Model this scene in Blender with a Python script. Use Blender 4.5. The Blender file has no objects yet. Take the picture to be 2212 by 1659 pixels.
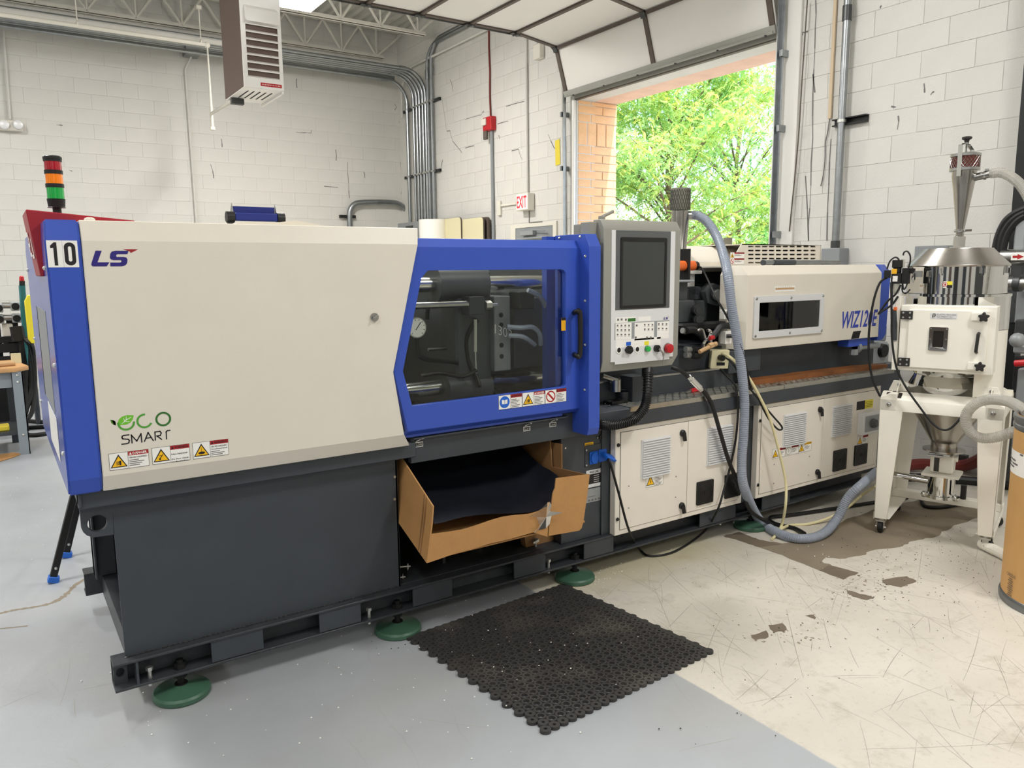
import bpy, bmesh, math, random
from mathutils import Vector, Matrix
from mathutils.geometry import tessellate_polygon
import numpy as np
random.seed(7); np.random.seed(7)
S = bpy.context.scene
COL = S.collection
# ---------------------------------------------------------------- camera
CAM_R = ((0.8288423, -0.5593973, -0.0097539), (-0.0902837, -0.1165246, -0.9890758), (0.5521497, 0.8206684, -0.147085))
CAM_P = (0.0, 0.0, 1.6)
FPX = 1660.0
cd = bpy.data.cameras.new('camera'); cam = bpy.data.objects.new('camera', cd); COL.objects.link(cam)
cd.sensor_width = 36.0; cd.lens = FPX / 2212 * 36; cd.clip_start = 0.05; cd.clip_end = 300
_r, _d, _f = (Vector(v) for v in CAM_R)
_m = Matrix((_r, -_d, -_f)).transposed().to_4x4(); _m.translation = Vector(CAM_P)
cam.matrix_world = _m
S.camera = cam
# ---------------------------------------------------------------- world, sun, lamps, exposure
S.view_settings.view_transform = 'Standard'; S.view_settings.look = 'None'
S.view_settings.gamma = 1.0; S.view_settings.use_curve_mapping = False
S.view_settings.exposure = 0.0
S.cycles.max_bounces = 8; S.cycles.diffuse_bounces = 4; S.cycles.glossy_bounces = 5
S.cycles.transparent_max_bounces = 16; S.cycles.sample_clamp_indirect = 8.0
W = bpy.data.worlds.new('sky'); S.world = W; W.use_nodes = True
nt = W.node_tree; nt.nodes.clear()
sk = nt.nodes.new('ShaderNodeTexSky'); sk.sky_type = 'NISHITA'; sk.sun_disc = False
sk.sun_elevation = math.radians(52); sk.sun_rotation = math.radians(200); sk.dust_density = 3.0; sk.ozone_density = 1.0
bg = nt.nodes.new('ShaderNodeBackground'); wo = nt.nodes.new('ShaderNodeOutputWorld')
bg.inputs['Strength'].default_value = 0.9
nt.links.new(sk.outputs[0], bg.inputs['Color']); nt.links.new(bg.outputs[0], wo.inputs['Surface'])

def light(kind, name, loc, energy, color, **k):
    l = bpy.data.lights.new(name, kind); l.energy = energy; l.color = color
    o = bpy.data.objects.new(name, l); COL.objects.link(o); o.location = loc
    for a, b in k.items(): setattr(l, a, b)
    return o
so = light('SUN', 'sun', (9, -5, 12), 7.0, (1.0, .95, .86), angle=math.radians(1.0))
so.rotation_euler = Vector((-.12, .62, -.80)).to_track_quat('-Z', 'Y').to_euler()
LAMP_C = (1.0, .985, .962)
LAMPS = {(-5.2, -4.0): 60, (-5.2, .3): 60, (-5.2, 4.6): 100, (-5.2, 9.1): 75, (-.9, -4.0): 50, (-.9, .3): 60, (-.9, 4.6): 100, (-.9, 9.1): 100,
         (3.35, -4.0): 70, (3.35, .3): 105, (3.35, 4.6): 105, (3.35, 9.1): 150}
for (lx, ly), e in LAMPS.items():
    light('AREA', 'high_bay', (lx, ly, 4.70), e*.86, LAMP_C, shape='RECTANGLE', size=.45, size_y=1.1)
    light('POINT', 'high_bay_side', (lx, ly, 4.64), e*.42, LAMP_C, shadow_soft_size=.25)

# ---------------------------------------------------------------- helpers
def ray(px, py):
    a = (px - 1106) / FPX; b = (py - 829.5) / FPX
    return _r * a + _d * b + _f
def at(px, py, ax, v):
    d = ray(px, py); t = (v - CAM_P[ax]) / d[ax]
    return Vector(CAM_P) + d * t
def fx(px, py, x): return at(px, py, 0, x)
def fy(px, py, y): return at(px, py, 1, y)
def fz(px, py, z): return at(px, py, 2, z)

def srgb(c):
    out = []
    for v in c:
        v = v / 255.0
        out.append(v / 12.92 if v <= .04045 else ((v + .055) / 1.055) ** 2.4)
    return tuple(out) + (1.0,)
MATS = {}
def mat(name, rgb, rough=.5, metal=0.0, noise=None, bump=None, spec=.5, trans=0.0, ior=1.45, emit=0, coat=0, alpha=1, aniso=0):
    """noise=(scale, amount): value variation; bump=(scale, strength)"""
    m = bpy.data.materials.new(name); m.use_nodes = True; MATS[name] = m
    t = m.node_tree; b = t.nodes['Principled BSDF']
    b.inputs['Base Color'].default_value = srgb(rgb); b.inputs['Roughness'].default_value = rough
    b.inputs['Metallic'].default_value = metal; b.inputs['Specular IOR Level'].default_value = spec
    b.inputs['Transmission Weight'].default_value = trans; b.inputs['IOR'].default_value = ior
    b.inputs['Coat Weight'].default_value = coat; b.inputs['Alpha'].default_value = alpha
    if emit:
        b.inputs['Emission Color'].default_value = srgb(rgb); b.inputs['Emission Strength'].default_value = emit
    if noise or bump:
        tc = t.nodes.new('ShaderNodeTexCoord')
    if noise:
        n = t.nodes.new('ShaderNodeTexNoise'); n.inputs['Scale'].default_value = noise[0]; n.inputs['Detail'].default_value = 6
        n.inputs['Roughness'].default_value = .6
        t.links.new(tc.outputs['Object'], n.inputs['Vector'])
        r = t.nodes.new('ShaderNodeMapRange'); r.inputs[1].default_value = .3; r.inputs[2].default_value = .7
        r.inputs[3].default_value = 1 - noise[1]; r.inputs[4].default_value = 1 + noise[1] * .5
        t.links.new(n.outputs['Fac'], r.inputs[0])
        h = t.nodes.new('ShaderNodeHueSaturation'); h.inputs['Color'].default_value = srgb(rgb)
        t.links.new(r.outputs[0], h.inputs['Value']); t.links.new(h.outputs[0], b.inputs['Base Color'])
    if bump:
        n = t.nodes.new('ShaderNodeTexNoise'); n.inputs['Scale'].default_value = bump[0]; n.inputs['Detail'].default_value = 4
        t.links.new(tc.outputs['Object'], n.inputs['Vector'])
        u = t.nodes.new('ShaderNodeBump'); u.inputs['Strength'].default_value = bump[1]; u.inputs['Distance'].default_value = .01
        t.links.new(n.outputs['Fac'], u.inputs['Height']); t.links.new(u.outputs[0], b.inputs['Normal'])
    return m

class MB:
    def __init__(s): s.v = []; s.f = []; s.mi = []; s.m = 0
    def add(s, vs, fs):
        o = len(s.v); s.v += [tuple(v) for v in vs]
        for f in fs: s.f.append(tuple(i + o for i in f)); s.mi.append(s.m)
        return s
    def box(s, x0, x1, y0, y1, z0, z1):
        if x0 > x1: x0, x1 = x1, x0
        if y0 > y1: y0, y1 = y1, y0
        if z0 > z1: z0, z1 = z1, z0
        return s.add([(x0,y0,z0),(x1,y0,z0),(x1,y1,z0),(x0,y1,z0),(x0,y0,z1),(x1,y0,z1),(x1,y1,z1),(x0,y1,z1)],
              [(3,2,1,0),(4,5,6,7),(0,1,5,4),(1,2,6,5),(2,3,7,6),(3,0,4,7)])
    def obox(s, c, u, v, w):
        c, u, v, w = Vector(c), Vector(u), Vector(v), Vector(w)
        P = [c + u*a + v*b + w*d for d in (-1,1) for a, b in ((-1,-1),(1,-1),(1,1),(-1,1))]
        return s.add(P, [(3,2,1,0),(4,5,6,7),(0,1,5,4),(1,2,6,5),(2,3,7,6),(3,0,4,7)])
    def prism(s, pts, vec, holes=()):
        """polygon (3d points) with holes, extruded by vec"""
        loops = [[Vector(p) for p in pts]] + [[Vector(p) for p in h] for h in holes]
        allp = [p for l in loops for p in l]; n = len(allp); vec = Vector(vec)
        tri = tessellate_polygon(loops) if (holes or len(pts) > 4) else [tuple(range(len(pts)))]
        fs = [tuple(t) for t in tri] + [tuple(i + n for i in reversed(t)) for t in tri]
        o = 0
        for l in loops:
            k = len(l)
            for i in range(k): fs.append((o + i, o + (i + 1) % k, o + (i + 1) % k + n, o + i + n))
            o += k
        return s.add(allp + [p + vec for p in allp], fs)
    def quad(s, *p): return s.add(p, [tuple(range(len(p)))])
    def tube(s, path, r, n=8, caps=True, closed=False):
        P = [Vector(p) for p in path]; k = len(P)
        rr = r if isinstance(r, (list, tuple)) else [r] * k
        vs = []; up = None
        for i, p in enumerate(P):
            if closed: t = P[(i + 1) % k] - P[i - 1]
            else: t = P[min(i + 1, k - 1)] - P[max(i - 1, 0)]
            if t.length < 1e-9: t = Vector((0, 0, 1))
            t.normalize()
            if up is None:
                up = Vector((0, 0, 1)) if abs(t.z) < .9 else Vector((1, 0, 0))
            a = up - t * up.dot(t)
            if a.length < 1e-6: a = t.orthogonal()
            a.normalize(); up = a; b = t.cross(a)
            for j in range(n):
                th = 2 * math.pi * j / n
                vs.append(p + (a * math.cos(th) + b * math.sin(th)) * rr[i])
        fs = []
        for i in range(k if closed else k - 1):
            i2 = (i + 1) % k
            for j in range(n):
                j2 = (j + 1) % n
                fs.append((i*n + j, i*n + j2, i2*n + j2, i2*n + j))
        if caps and not closed:
            fs.append(tuple(reversed(range(n)))); fs.append(tuple((k-1)*n + j for j in range(n)))
        return s.add(vs, fs)
    def cyl(s, p0, p1, r, n=16, r1=None): return s.tube([p0, p1], [r, r if r1 is None else r1], n)
    def lathe(s, prof, o=(0,0,0), axis=(0,0,1), n=24, a0=0, a1=2*math.pi, close=True):
        ax = Vector(axis).normalized(); u = ax.orthogonal().normalized()
        if abs(ax.z) > .99: u = Vector((1, 0, 0))
        w = ax.cross(u); o = Vector(o); full = abs(a1 - a0 - 2*math.pi) < 1e-6
        m = n if full else n + 1; vs = []
        for r, h in prof:
            for j in range(m):
                th = a0 + (a1 - a0) * j / n
                vs.append(o + ax*h + (u*math.cos(th) + w*math.sin(th)) * max(r, 1e-5))
        fs = []
        for i in range(len(prof) - 1):
            for j in range(n):
                j2 = (j + 1) % m
                fs.append((i*m + j, i*m + j2, (i+1)*m + j2, (i+1)*m + j))
        if close and full:
            fs.append(tuple(reversed(range(m)))); fs.append(tuple((len(prof)-1)*m + j for j in range(m)))
        return s.add(vs, fs)
    def ball(s, c, r, n=10, sq=(1,1,1)):
        vs = []; fs = []; k = n // 2
        for i in range(k + 1):
            ph = math.pi * i / k
            for j in range(n):
                th = 2*math.pi*j/n
                vs.append((c[0] + r*sq[0]*math.sin(ph)*math.cos(th), c[1] + r*sq[1]*math.sin(ph)*math.sin(th), c[2] + r*sq[2]*math.cos(ph)))
        for i in range(k):
            for j in range(n): fs.append((i*n+j, (i+1)*n+j, (i+1)*n+(j+1)%n, i*n+(j+1)%n))
        return s.add(vs, fs)
    def text(s, body, o, ux, uz, h, w=None, depth=.0006, shear=0, bold=0, space=1.0, align='LEFT', res=3):
        """flat lettering: lower left corner o, along ux, up uz, capital height h, fitted to width w"""
        c = bpy.data.curves.new('t', 'FONT'); c.body = body; c.size = 1; c.resolution_u = res
        c.shear = shear; c.offset = bold; c.space_character = space; c.fill_mode = 'FRONT'
        ob = bpy.data.objects.new('t', c); me = bpy.data.meshes.new_from_object(ob)
        if len(me.vertices):
            co = np.empty(len(me.vertices)*3); me.vertices.foreach_get('co', co); co = co.reshape(-1, 3)
            mn = co.min(0); mx = co.max(0); sz = mx - mn
            sy = h / max(sz[1], 1e-6); sx = (w / max(sz[0], 1e-6)) if w else sy
            ux = Vector(ux).normalized(); uz = Vector(uz).normalized(); nn = ux.cross(uz); o = Vector(o)
            off = {'LEFT': 0, 'CENTER': -.5 * sz[0] * sx}[align]
            vs = [o + ux * ((p[0]-mn[0])*sx + off) + uz * ((p[1]-mn[1])*sy) + nn * depth for p in co]
            s.add(vs, [tuple(p.vertices) for p in me.polygons])
        bpy.data.objects.remove(ob); bpy.data.curves.remove(c); bpy.data.meshes.remove(me)
        return s

def sm(pts, n=6, closed=False):
    """Catmull-Rom through points"""
    P = [Vector(p) for p in pts]; out = []; k = len(P)
    for i in range(k if closed else k - 1):
        a, b, c, d = (P[(i-1) % k], P[i], P[(i+1) % k], P[(i+2) % k]) if closed else (P[max(i-1,0)], P[i], P[i+1], P[min(i+2,k-1)])
        for j in range(n):
            t = j / n
            out.append(.5*((2*b) + (c-a)*t + (2*a-5*b+4*c-d)*t*t + (3*b-a-3*c+d)*t**3))
    if not closed: out.append(P[-1])
    return out
def rrect(x0, x1, z0, z1, r, n=4):
    """rounded rectangle as (a, b) pairs"""
    o = []
    for cx, cz, a in ((x1-r, z1-r, 0), (x0+r, z1-r, 90), (x0+r, z0+r, 180), (x1-r, z0+r, 270)):
        for i in range(n + 1):
            t = math.radians(a + 90*i/n); o.append((cx + r*math.cos(t), cz + r*math.sin(t)))
    return o
def circ(cx, cz, r, n=20): return [(cx + r*math.cos(2*math.pi*i/n), cz + r*math.sin(2*math.pi*i/n)) for i in range(n)]
def xz(pp, y): return [(a, y, b) for a, b in pp]
def yz(pp, x): return [(x, a, b) for a, b in pp]
def xy(pp, z): return [(a, b, z) for a, b in pp]
def pxy(pp, y): return [fy(a, b, y) for a, b in pp]
def pxx(pp, x): return [fx(a, b, x) for a, b in pp]
def pxz(pp, z): return [fz(a, b, z) for a, b in pp]

ROOT = {}
def mesh(name, mb, mats, off=(0,0,0), bevel=0, smooth=35, seg=1, fixn=True):
    me = bpy.data.meshes.new(name)
    ox, oy, oz = off
    me.from_pydata([(x-ox, y-oy, z-oz) for x, y, z in mb.v], [], mb.f)
    if not isinstance(mats, (list, tuple)): mats = [mats]
    for m in mats: me.materials.append(MATS[m])
    if len(mats) > 1: me.polygons.foreach_set('material_index', mb.mi)
    if fixn and len(mb.f) < 60000:
        b = bmesh.new(); b.from_mesh(me)
        bmesh.ops.recalc_face_normals(b, faces=b.faces[:])
        if bevel:
            ed = [e for e in b.edges if len(e.link_faces) == 2 and e.calc_face_angle(0) > math.radians(30)]
            bmesh.ops.bevel(b, geom=ed, offset=bevel, segments=seg, affect='EDGES', clamp_overlap=True)
        b.to_mesh(me); b.free()
    if smooth:
        me.polygons.foreach_set('use_smooth', [True]*len(me.polygons))
        me.set_sharp_from_angle(angle=math.radians(smooth))
    me.update()
    return me
def tag(o, label=None, cat=None, group=None, kind=None):
    if label: o['label'] = label
    if cat: o['category'] = cat
    if group: o['group'] = group
    if kind: o['kind'] = kind
    return o
def link(name, me, parent=None, loc=None):
    o = bpy.data.objects.new(name, me); COL.objects.link(o)
    if parent is not None:
        o.parent = parent; ROOT[o.name] = ROOT[parent.name]
        if loc is not None: o.location = Vector(loc) - Vector(ROOT[parent.name])
    elif loc is not None: o.location = loc
    return o
def part(name, mb, mats, parent, **k):
    """a part (or sub-part): its mesh in the world's coordinates, parented to a thing"""
    return link(name, mesh(name, mb, mats, ROOT[parent.name], **k), parent)
def thing(name, loc, label, cat, group=None):
    o = bpy.data.objects.new(name, None); COL.objects.link(o); o.location = loc; o.empty_display_size = .1
    ROOT[o.name] = tuple(loc)
    return tag(o, label, cat, group)
def solo(name, mb, mats, loc, label, cat, group=None, kind=None, **k):
    """a thing that is one mesh"""
    o = link(name, mesh(name, mb, mats, loc, **k), None, loc); ROOT[o.name] = tuple(loc)
    return tag(o, label, cat, group, kind)
def struct(name, mb, mats, loc=(0,0,0), **k):
    o = link(name, mesh(name, mb, mats, loc, **k), None, loc); ROOT[o.name] = tuple(loc); o['kind'] = 'structure'
    return o
def copy_tree(src, loc, label=None):
    r = src.copy(); COL.objects.link(r); r.location = loc; ROOT[r.name] = tuple(loc)
    if label: r['label'] = label
    for ch in src.children:
        c = ch.copy(); COL.objects.link(c); c.parent = r
        for g in ch.children:
            d = g.copy(); COL.objects.link(d); d.parent = c
    return r

# ---------------------------------------------------------------- materials
mat('white_cover', (226, 219, 205), .42, noise=(3, .03), bump=(220, .04))
mat('cabinet_cream', (238, 231, 219), .42, noise=(4, .04), bump=(260, .04))
mat('machine_blue_end', (50, 76, 170), .22)
mat('machine_blue', (54, 84, 182), .36, bump=(260, .05))
mat('dark_paint', (62, 67, 72), .45, noise=(5, .08), bump=(200, .05))
mat('dark_paint_worn', (58, 61, 65), .42, noise=(14, .2), bump=(60, .1))
mat('black_plastic', (24, 24, 24), .42)
mat('black_matte', (20, 20, 21), .7)
mat('black_rubber', (26, 26, 26), .6)
mat('machine_red', (160, 32, 44), .42)
mat('steel', (176, 176, 174), .28, 1.0, noise=(30, .1))
mat('chrome', (214, 214, 212), .06, 1.0)
mat('tie_chrome', (220, 220, 218), .18, 1.0)
mat('brushed', (176, 172, 166), .24, 1.0, noise=(9, .12))
mat('galv', (156, 160, 162), .36, 1.0, noise=(12, .15))
mat('zinc_bolt', (205, 205, 200), .3, .8)
mat('hmi_grey', (148, 147, 138), .5)
mat('hmi_silver', (226, 227, 228), .38, .15)
mat('hmi_dark', (92, 94, 94), .45)
mat('screen', (58, 62, 60), .25, noise=(2, .1))
mat('sticker_white', (244, 242, 236), .4)
mat('sticker_red', (172, 30, 34), .45)
mat('sticker_yellow', (246, 190, 24), .45)
mat('sticker_orange', (238, 176, 30), .45)
mat('ink', (28, 26, 28), .5)
mat('ink_grey', (110, 108, 106), .5)
mat('ink_navy', (44, 34, 120), .45)
mat('ink_blue', (52, 70, 170), .45)
mat('logo_green_light', (112, 190, 48), .45)
mat('logo_green', (84, 158, 58), .45)
mat('logo_green_dark', (50, 110, 44), .45)
mat('socket_blue', (30, 100, 206), .4)
mat('foot_green', (66, 102, 82), .4, noise=(20, .1))
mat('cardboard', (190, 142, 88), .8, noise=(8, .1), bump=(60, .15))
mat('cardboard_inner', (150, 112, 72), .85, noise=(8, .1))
mat('liner_black', (30, 32, 40), .36, noise=(6, .3))
mat('wall_paint', (214, 212, 206), .62, noise=(1.2, .05), bump=(90, .25))
mat('mortar_paint', (205, 203, 197), .7, noise=(3, .08), bump=(50, .3))
mat('deck_white', (196, 194, 186), .55, noise=(3, .06))
mat('joist_white', (220, 217, 206), .5, noise=(3, .05))
mat('door_white', (232, 230, 224), .45, noise=(2, .02))
mat('door_grey', (160, 160, 152), .5, noise=(4, .06))
mat('rail_brown', (92, 82, 74), .5, noise=(6, .15))
mat('brick', (232, 186, 138), .8, noise=(6, .12), bump=(40, .4))
mat('brick_pink', (222, 188, 168), .85, noise=(4, .12), bump=(30, .3))
mat('brick_mortar', (196, 180, 160), .9)
mat('wood_pale', (206, 186, 156), .6)
mat('wood_tan', (196, 160, 116), .6, noise=(12, .12))
mat('plywood', (206, 158, 106), .55, noise=(7, .15))
mat('plank_brown', (140, 86, 44), .6, noise=(10, .25), bump=(40, .2))
mat('bench_grey', (142, 150, 156), .45)
mat('hose_grey', (150, 158, 172), .35, noise=(30, .05))
mat('hose_clear', (206, 204, 192), .22, noise=(30, .05), alpha=1)
mat('hose_cream', (232, 222, 176), .4)
mat('cable_black', (22, 22, 22), .5)
mat('box_cream', (222, 214, 176), .45)
mat('heater_white', (246, 243, 238), .35)
mat('heater_brown', (106, 88, 80), .45)
mat('heater_louver', (120, 112, 104), .45)
mat('exit_red', (226, 40, 50), .4, emit=1.2)
mat('exit_face', (246, 226, 216), .4, emit=.5)
mat('device_white', (222, 218, 206), .5)
mat('alarm_red', (186, 28, 36), .4)
mat('tape_yellow', (226, 206, 66), .5)
mat('panel_grey', (140, 144, 146), .45)
mat('strut_black', (34, 36, 36), .4, .3)
mat('teal', (34, 104, 108), .45)
mat('yellow_paint', (238, 224, 60), .45)
mat('drum_fibre', (204, 158, 98), .6, noise=(5, .06), bump=(120, .1))
mat('drum_band', (128, 132, 134), .35, .8)
mat('dryer_white', (245, 241, 229), .35)
mat('dryer_knob', (40, 38, 36), .5)
mat('filter_brown', (98, 44, 36), .55)
mat('filter_mesh', (124, 121, 108), .45, .3)
mat('sight_dark', (38, 34, 32), .15)
mat('orange_plastic', (236, 112, 48), .4)
mat('plier_red', (206, 36, 44), .35)
mat('lens_red', (170, 14, 36), .12, coat=.6)
mat('lens_orange', (255, 138, 10), .12, coat=.6)
mat('lens_green', (22, 176, 74), .12, coat=.6)
mat('roller_navy', (28, 44, 124), .4)
mat('tread', (190, 190, 184), .3, 1.0, noise=(30, .1))
mat('hose_red', (112, 40, 34), .5)
mat('machine_far_red', (120, 50, 44), .5)
mat('far_grey', (156, 160, 162), .45, .2)
mat('concrete_out', (170, 168, 160), .9, noise=(2, .1))
mat('foot_blue', (44, 108, 206), .45)
mat('lamp_glow', (255, 246, 226), .4, emit=14)
mat('stain_brown', (142, 130, 112), .75, noise=(3, .16))
mat('scratch_grey', (166, 160, 149), .7)
mat('tape_floor', (120, 108, 92), .6, noise=(6, .15))
mat('speck_dark', (40, 38, 34), .6)
mat('speck_white', (250, 248, 240), .4)
mat('metal_dark', (84, 86, 86), .4, .7, noise=(12, .2))
mat('mold_steel', (138, 140, 142), .4, .3, noise=(12, .15))
mat('casting', (72, 76, 78), .42, noise=(8, .15))
mat('bark', (106, 90, 74), .9, noise=(10, .2))
def glassy(name, rgb, alpha, rough=.02):
    """thin clear pane: mostly transparent with a mirror coat"""
    m = bpy.data.materials.new(name); m.use_nodes = True; MATS[name] = m; t = m.node_tree; t.nodes.clear()
    tr = t.nodes.new('ShaderNodeBsdfTransparent'); tr.inputs[0].default_value = srgb(rgb)
    gl = t.nodes.new('ShaderNodeBsdfGlossy'); gl.inputs['Roughness'].default_value = rough
    fr = t.nodes.new('ShaderNodeFresnel'); fr.inputs[0].default_value = 1.5
    mx = t.nodes.new('ShaderNodeMixShader'); ou = t.nodes.new('ShaderNodeOutputMaterial')
    ad = t.nodes.new('ShaderNodeMath'); ad.operation = 'MULTIPLY'; ad.inputs[1].default_value = alpha
    t.links.new(fr.outputs[0], ad.inputs[0]); t.links.new(ad.outputs[0], mx.inputs[0])
    t.links.new(tr.outputs[0], mx.inputs[1]); t.links.new(gl.outputs[0], mx.inputs[2]); t.links.new(mx.outputs[0], ou.inputs[0])
glassy('clear_pane', (244, 246, 243), .45)
glassy('tint_pane', (190, 196, 192), 1.2)
glassy('wrap_film', (226, 220, 206), 2.5, .12)
def clearhose(name, rgb, a):
    m = bpy.data.materials.new(name); m.use_nodes = True; MATS[name] = m; t = m.node_tree
    b = t.nodes['Principled BSDF']; b.inputs['Base Color'].default_value = srgb(rgb); b.inputs['Roughness'].default_value = .18
    b.inputs['Alpha'].default_value = a
clearhose('hose_translucent', (196, 194, 184), .5)
clearhose('bowl_clear', (200, 196, 180), .6)
def leafmat(name, rgb, tr):
    m = bpy.data.materials.new(name); m.use_nodes = True; MATS[name] = m; t = m.node_tree; t.nodes.clear()
    d = t.nodes.new('ShaderNodeBsdfDiffuse'); d.inputs[0].default_value = srgb(rgb)
    q = t.nodes.new('ShaderNodeBsdfTranslucent'); q.inputs[0].default_value = srgb(tr)
    mx = t.nodes.new('ShaderNodeMixShader'); mx.inputs[0].default_value = .5; ou = t.nodes.new('ShaderNodeOutputMaterial')
    t.links.new(d.outputs[0], mx.inputs[1]); t.links.new(q.outputs[0], mx.inputs[2]); t.links.new(mx.outputs[0], ou.inputs[0])
leafmat('leaf_lime', (176, 206, 130), (184, 216, 122))
leafmat('leaf_green', (144, 188, 124), (160, 204, 124))
leafmat('leaf_dark', (92, 146, 88), (120, 176, 96))
leafmat('leaf_yellow', (206, 212, 122), (212, 216, 106))
# ================================================================ ROOM
WX, WY = 6.193, 12.65          # right wall plane, back wall plane
CEIL = 5.62
LX0, LY0 = -7.5, -6.0          # the room's far sides behind the camera
# floor ------------------------------------------------------------
def floor_mat():
    m = bpy.data.materials.new('floor_paint'); m.use_nodes = True; MATS['floor_paint'] = m
    t = m.node_tree; N = t.nodes; L = t.links; b = N['Principled BSDF']
    tc = N.new('ShaderNodeTexCoord'); sp = N.new('ShaderNodeSeparateXYZ'); L.new(tc.outputs['Object'], sp.inputs[0])
    def noise(sc, det=6, ro=.6, dist=0):
        n = N.new('ShaderNodeTexNoise'); n.inputs['Scale'].default_value = sc; n.inputs['Detail'].default_value = det
        n.inputs['Roughness'].default_value = ro; n.inputs['Distortion'].default_value = dist
        L.new(tc.outputs['Object'], n.inputs['Vector']); return n.outputs['Fac']
    def mrange(x, a, b_, c=0, d=1):
        r = N.new('ShaderNodeMapRange'); L.new(x, r.inputs[0]); r.inputs[1].default_value = a; r.inputs[2].default_value = b_
        r.inputs[3].default_value = c; r.inputs[4].default_value = d; return r.outputs[0]
    def mix(f, a, c):
        x = N.new('ShaderNodeMix'); x.data_type = 'RGBA'
        if isinstance(f, float): x.inputs[0].default_value = f
        else: L.new(f, x.inputs[0])
        for i, q in ((6, a), (7, c)):
            if isinstance(q, tuple): x.inputs[i].default_value = srgb(q)
            else: L.new(q, x.inputs[i])
        return x.outputs[2]
    def math_(op, a, c):
        x = N.new('ShaderNodeMath'); x.operation = op
        for i, q in ((0, a), (1, c)):
            if isinstance(q, (int, float)): x.inputs[i].default_value = q
            else: L.new(q, x.inputs[i])
        return x.outputs[0]
    grey = mix(mrange(noise(1.1), .3, .7), (160, 164, 169), (175, 179, 183))
    grey = mix(mrange(noise(.45, 3), .52, .62, 0, .45), grey, (172, 170, 162))
    cream = mix(mrange(noise(1.7), .3, .7), (204, 198, 186), (220, 214, 202))
    cream = mix(mrange(noise(6, 8, .7), .54, .66, 0, .5), cream, (178, 171, 156))
    cream = mix(mrange(noise(38, 6, .75), .55, .72, 0, .35), cream, (160, 153, 140))
    # the paint edge runs away from the camera at x = 2.13, slightly wavering; nearer the back wall all is bare
    e = math_('ADD', sp.outputs['X'], mrange(noise(7, 3), 0, 1, -.012, .012))
    side = mrange(e, 2.125, 2.135)
    col = mix(side, grey, cream)
    # chipped spots on the bare side
    chip = mrange(noise(26, 3, .6, .6), .70, .715)
    zone = mrange(noise(2.3, 2), .52, .6)
    f = math_('MULTIPLY', math_('MULTIPLY', chip, zone), side)
    col = mix(f, col, (150, 136, 116))
    # warm yellow light along the machine's base, painted into the floor colour
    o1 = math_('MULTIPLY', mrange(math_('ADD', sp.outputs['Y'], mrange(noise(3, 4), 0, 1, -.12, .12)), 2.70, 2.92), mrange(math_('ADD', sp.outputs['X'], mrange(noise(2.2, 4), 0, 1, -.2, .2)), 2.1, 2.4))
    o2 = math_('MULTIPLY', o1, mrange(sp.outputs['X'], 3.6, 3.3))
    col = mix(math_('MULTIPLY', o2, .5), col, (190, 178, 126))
    # fine scuffs and scratches everywhere
    w = N.new('ShaderNodeTexWave'); w.wave_type = 'BANDS'; w.inputs['Scale'].default_value = 1.6; w.inputs['Distortion'].default_value = 9
    w.inputs['Detail'].default_value = 4; w.inputs['Detail Scale'].default_value = .7
    L.new(tc.outputs['Object'], w.inputs['Vector'])
    scr = math_('MULTIPLY', mrange(w.outputs['Fac'], .994, .999), mrange(noise(1.4, 2), .55, .64))
    col = mix(math_('MULTIPLY', scr, .18), col, (140, 136, 128))
    col = mix(mrange(noise(55, 2), .73, .76, 0, .35), col, (126, 120, 110))
    L.new(col, b.inputs['Base Color'])
    L.new(mrange(noise(2.5, 5), .3, .7, .32, .5), b.inputs['Roughness'])
    u = N.new('ShaderNodeBump'); u.inputs['Strength'].default_value = .12; u.inputs['Distance'].default_value = .01
    L.new(noise(18, 6), u.inputs['Height']); L.new(u.outputs[0], b.inputs['Normal'])
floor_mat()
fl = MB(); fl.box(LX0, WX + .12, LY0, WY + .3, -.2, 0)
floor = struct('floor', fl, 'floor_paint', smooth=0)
def jag(px, amp, n=5, z=0):
    """a ragged outline on the floor through photo points"""
    P = [fz(a, b, z) for a, b in px]; out = []; rnd = random.Random(len(px))
    for i, p in enumerate(P):
        q = P[(i + 1) % len(P)]
        for j in range(n):
            t = j / n; r = p.lerp(q, t)
            if j: r = r + Vector((rnd.uniform(-amp, amp), rnd.uniform(-amp, amp), 0))
            out.append(r)
    return out
pm = MB(); pm.prism(jag([(1563,1158),(1597,1149),(1640,1166),(1690,1174),(1760,1165),(1830,1120),(1900,1098),(1990,1078),(2120,1088),(2132,1115),(2060,1135),(2020,1160),(1975,1168),(1950,1180),(1880,1190),(1860,1200),(1812,1207),(1782,1203),(1776,1212),(1800,1224),(1770,1232),(1690,1199),(1610,1172)], .012, 5, .0004), (0, 0, .0005))
part('bare_patch', pm, 'stain_brown', floor, smooth=0)
pm = MB()
for ring in ([(1563,1158),(1597,1149),(1640,1166),(1690,1176),(1640,1182),(1610,1172)], [(1769,1232),(1790,1221),(1855,1237),(1822,1252)],
             [(1905,1253),(1960,1245),(1980,1256),(1945,1268),(1912,1262)], [(1828,1275),(1850,1280),(1888,1291),(1870,1296),(1840,1288)],
             [(1660,1350),(1690,1346),(1700,1360),(1670,1368)], [(1622,1372),(1655,1362),(1660,1376),(1630,1384)], [(1740,1330),(1762,1326),(1760,1338)]):
    pm.prism(jag(ring, .006, 4, .0009), (0, 0, .0005))
part('worn_spot', pm, 'tape_floor', floor, smooth=0)
sm_ = MB(); rnd = random.Random(77)
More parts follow.
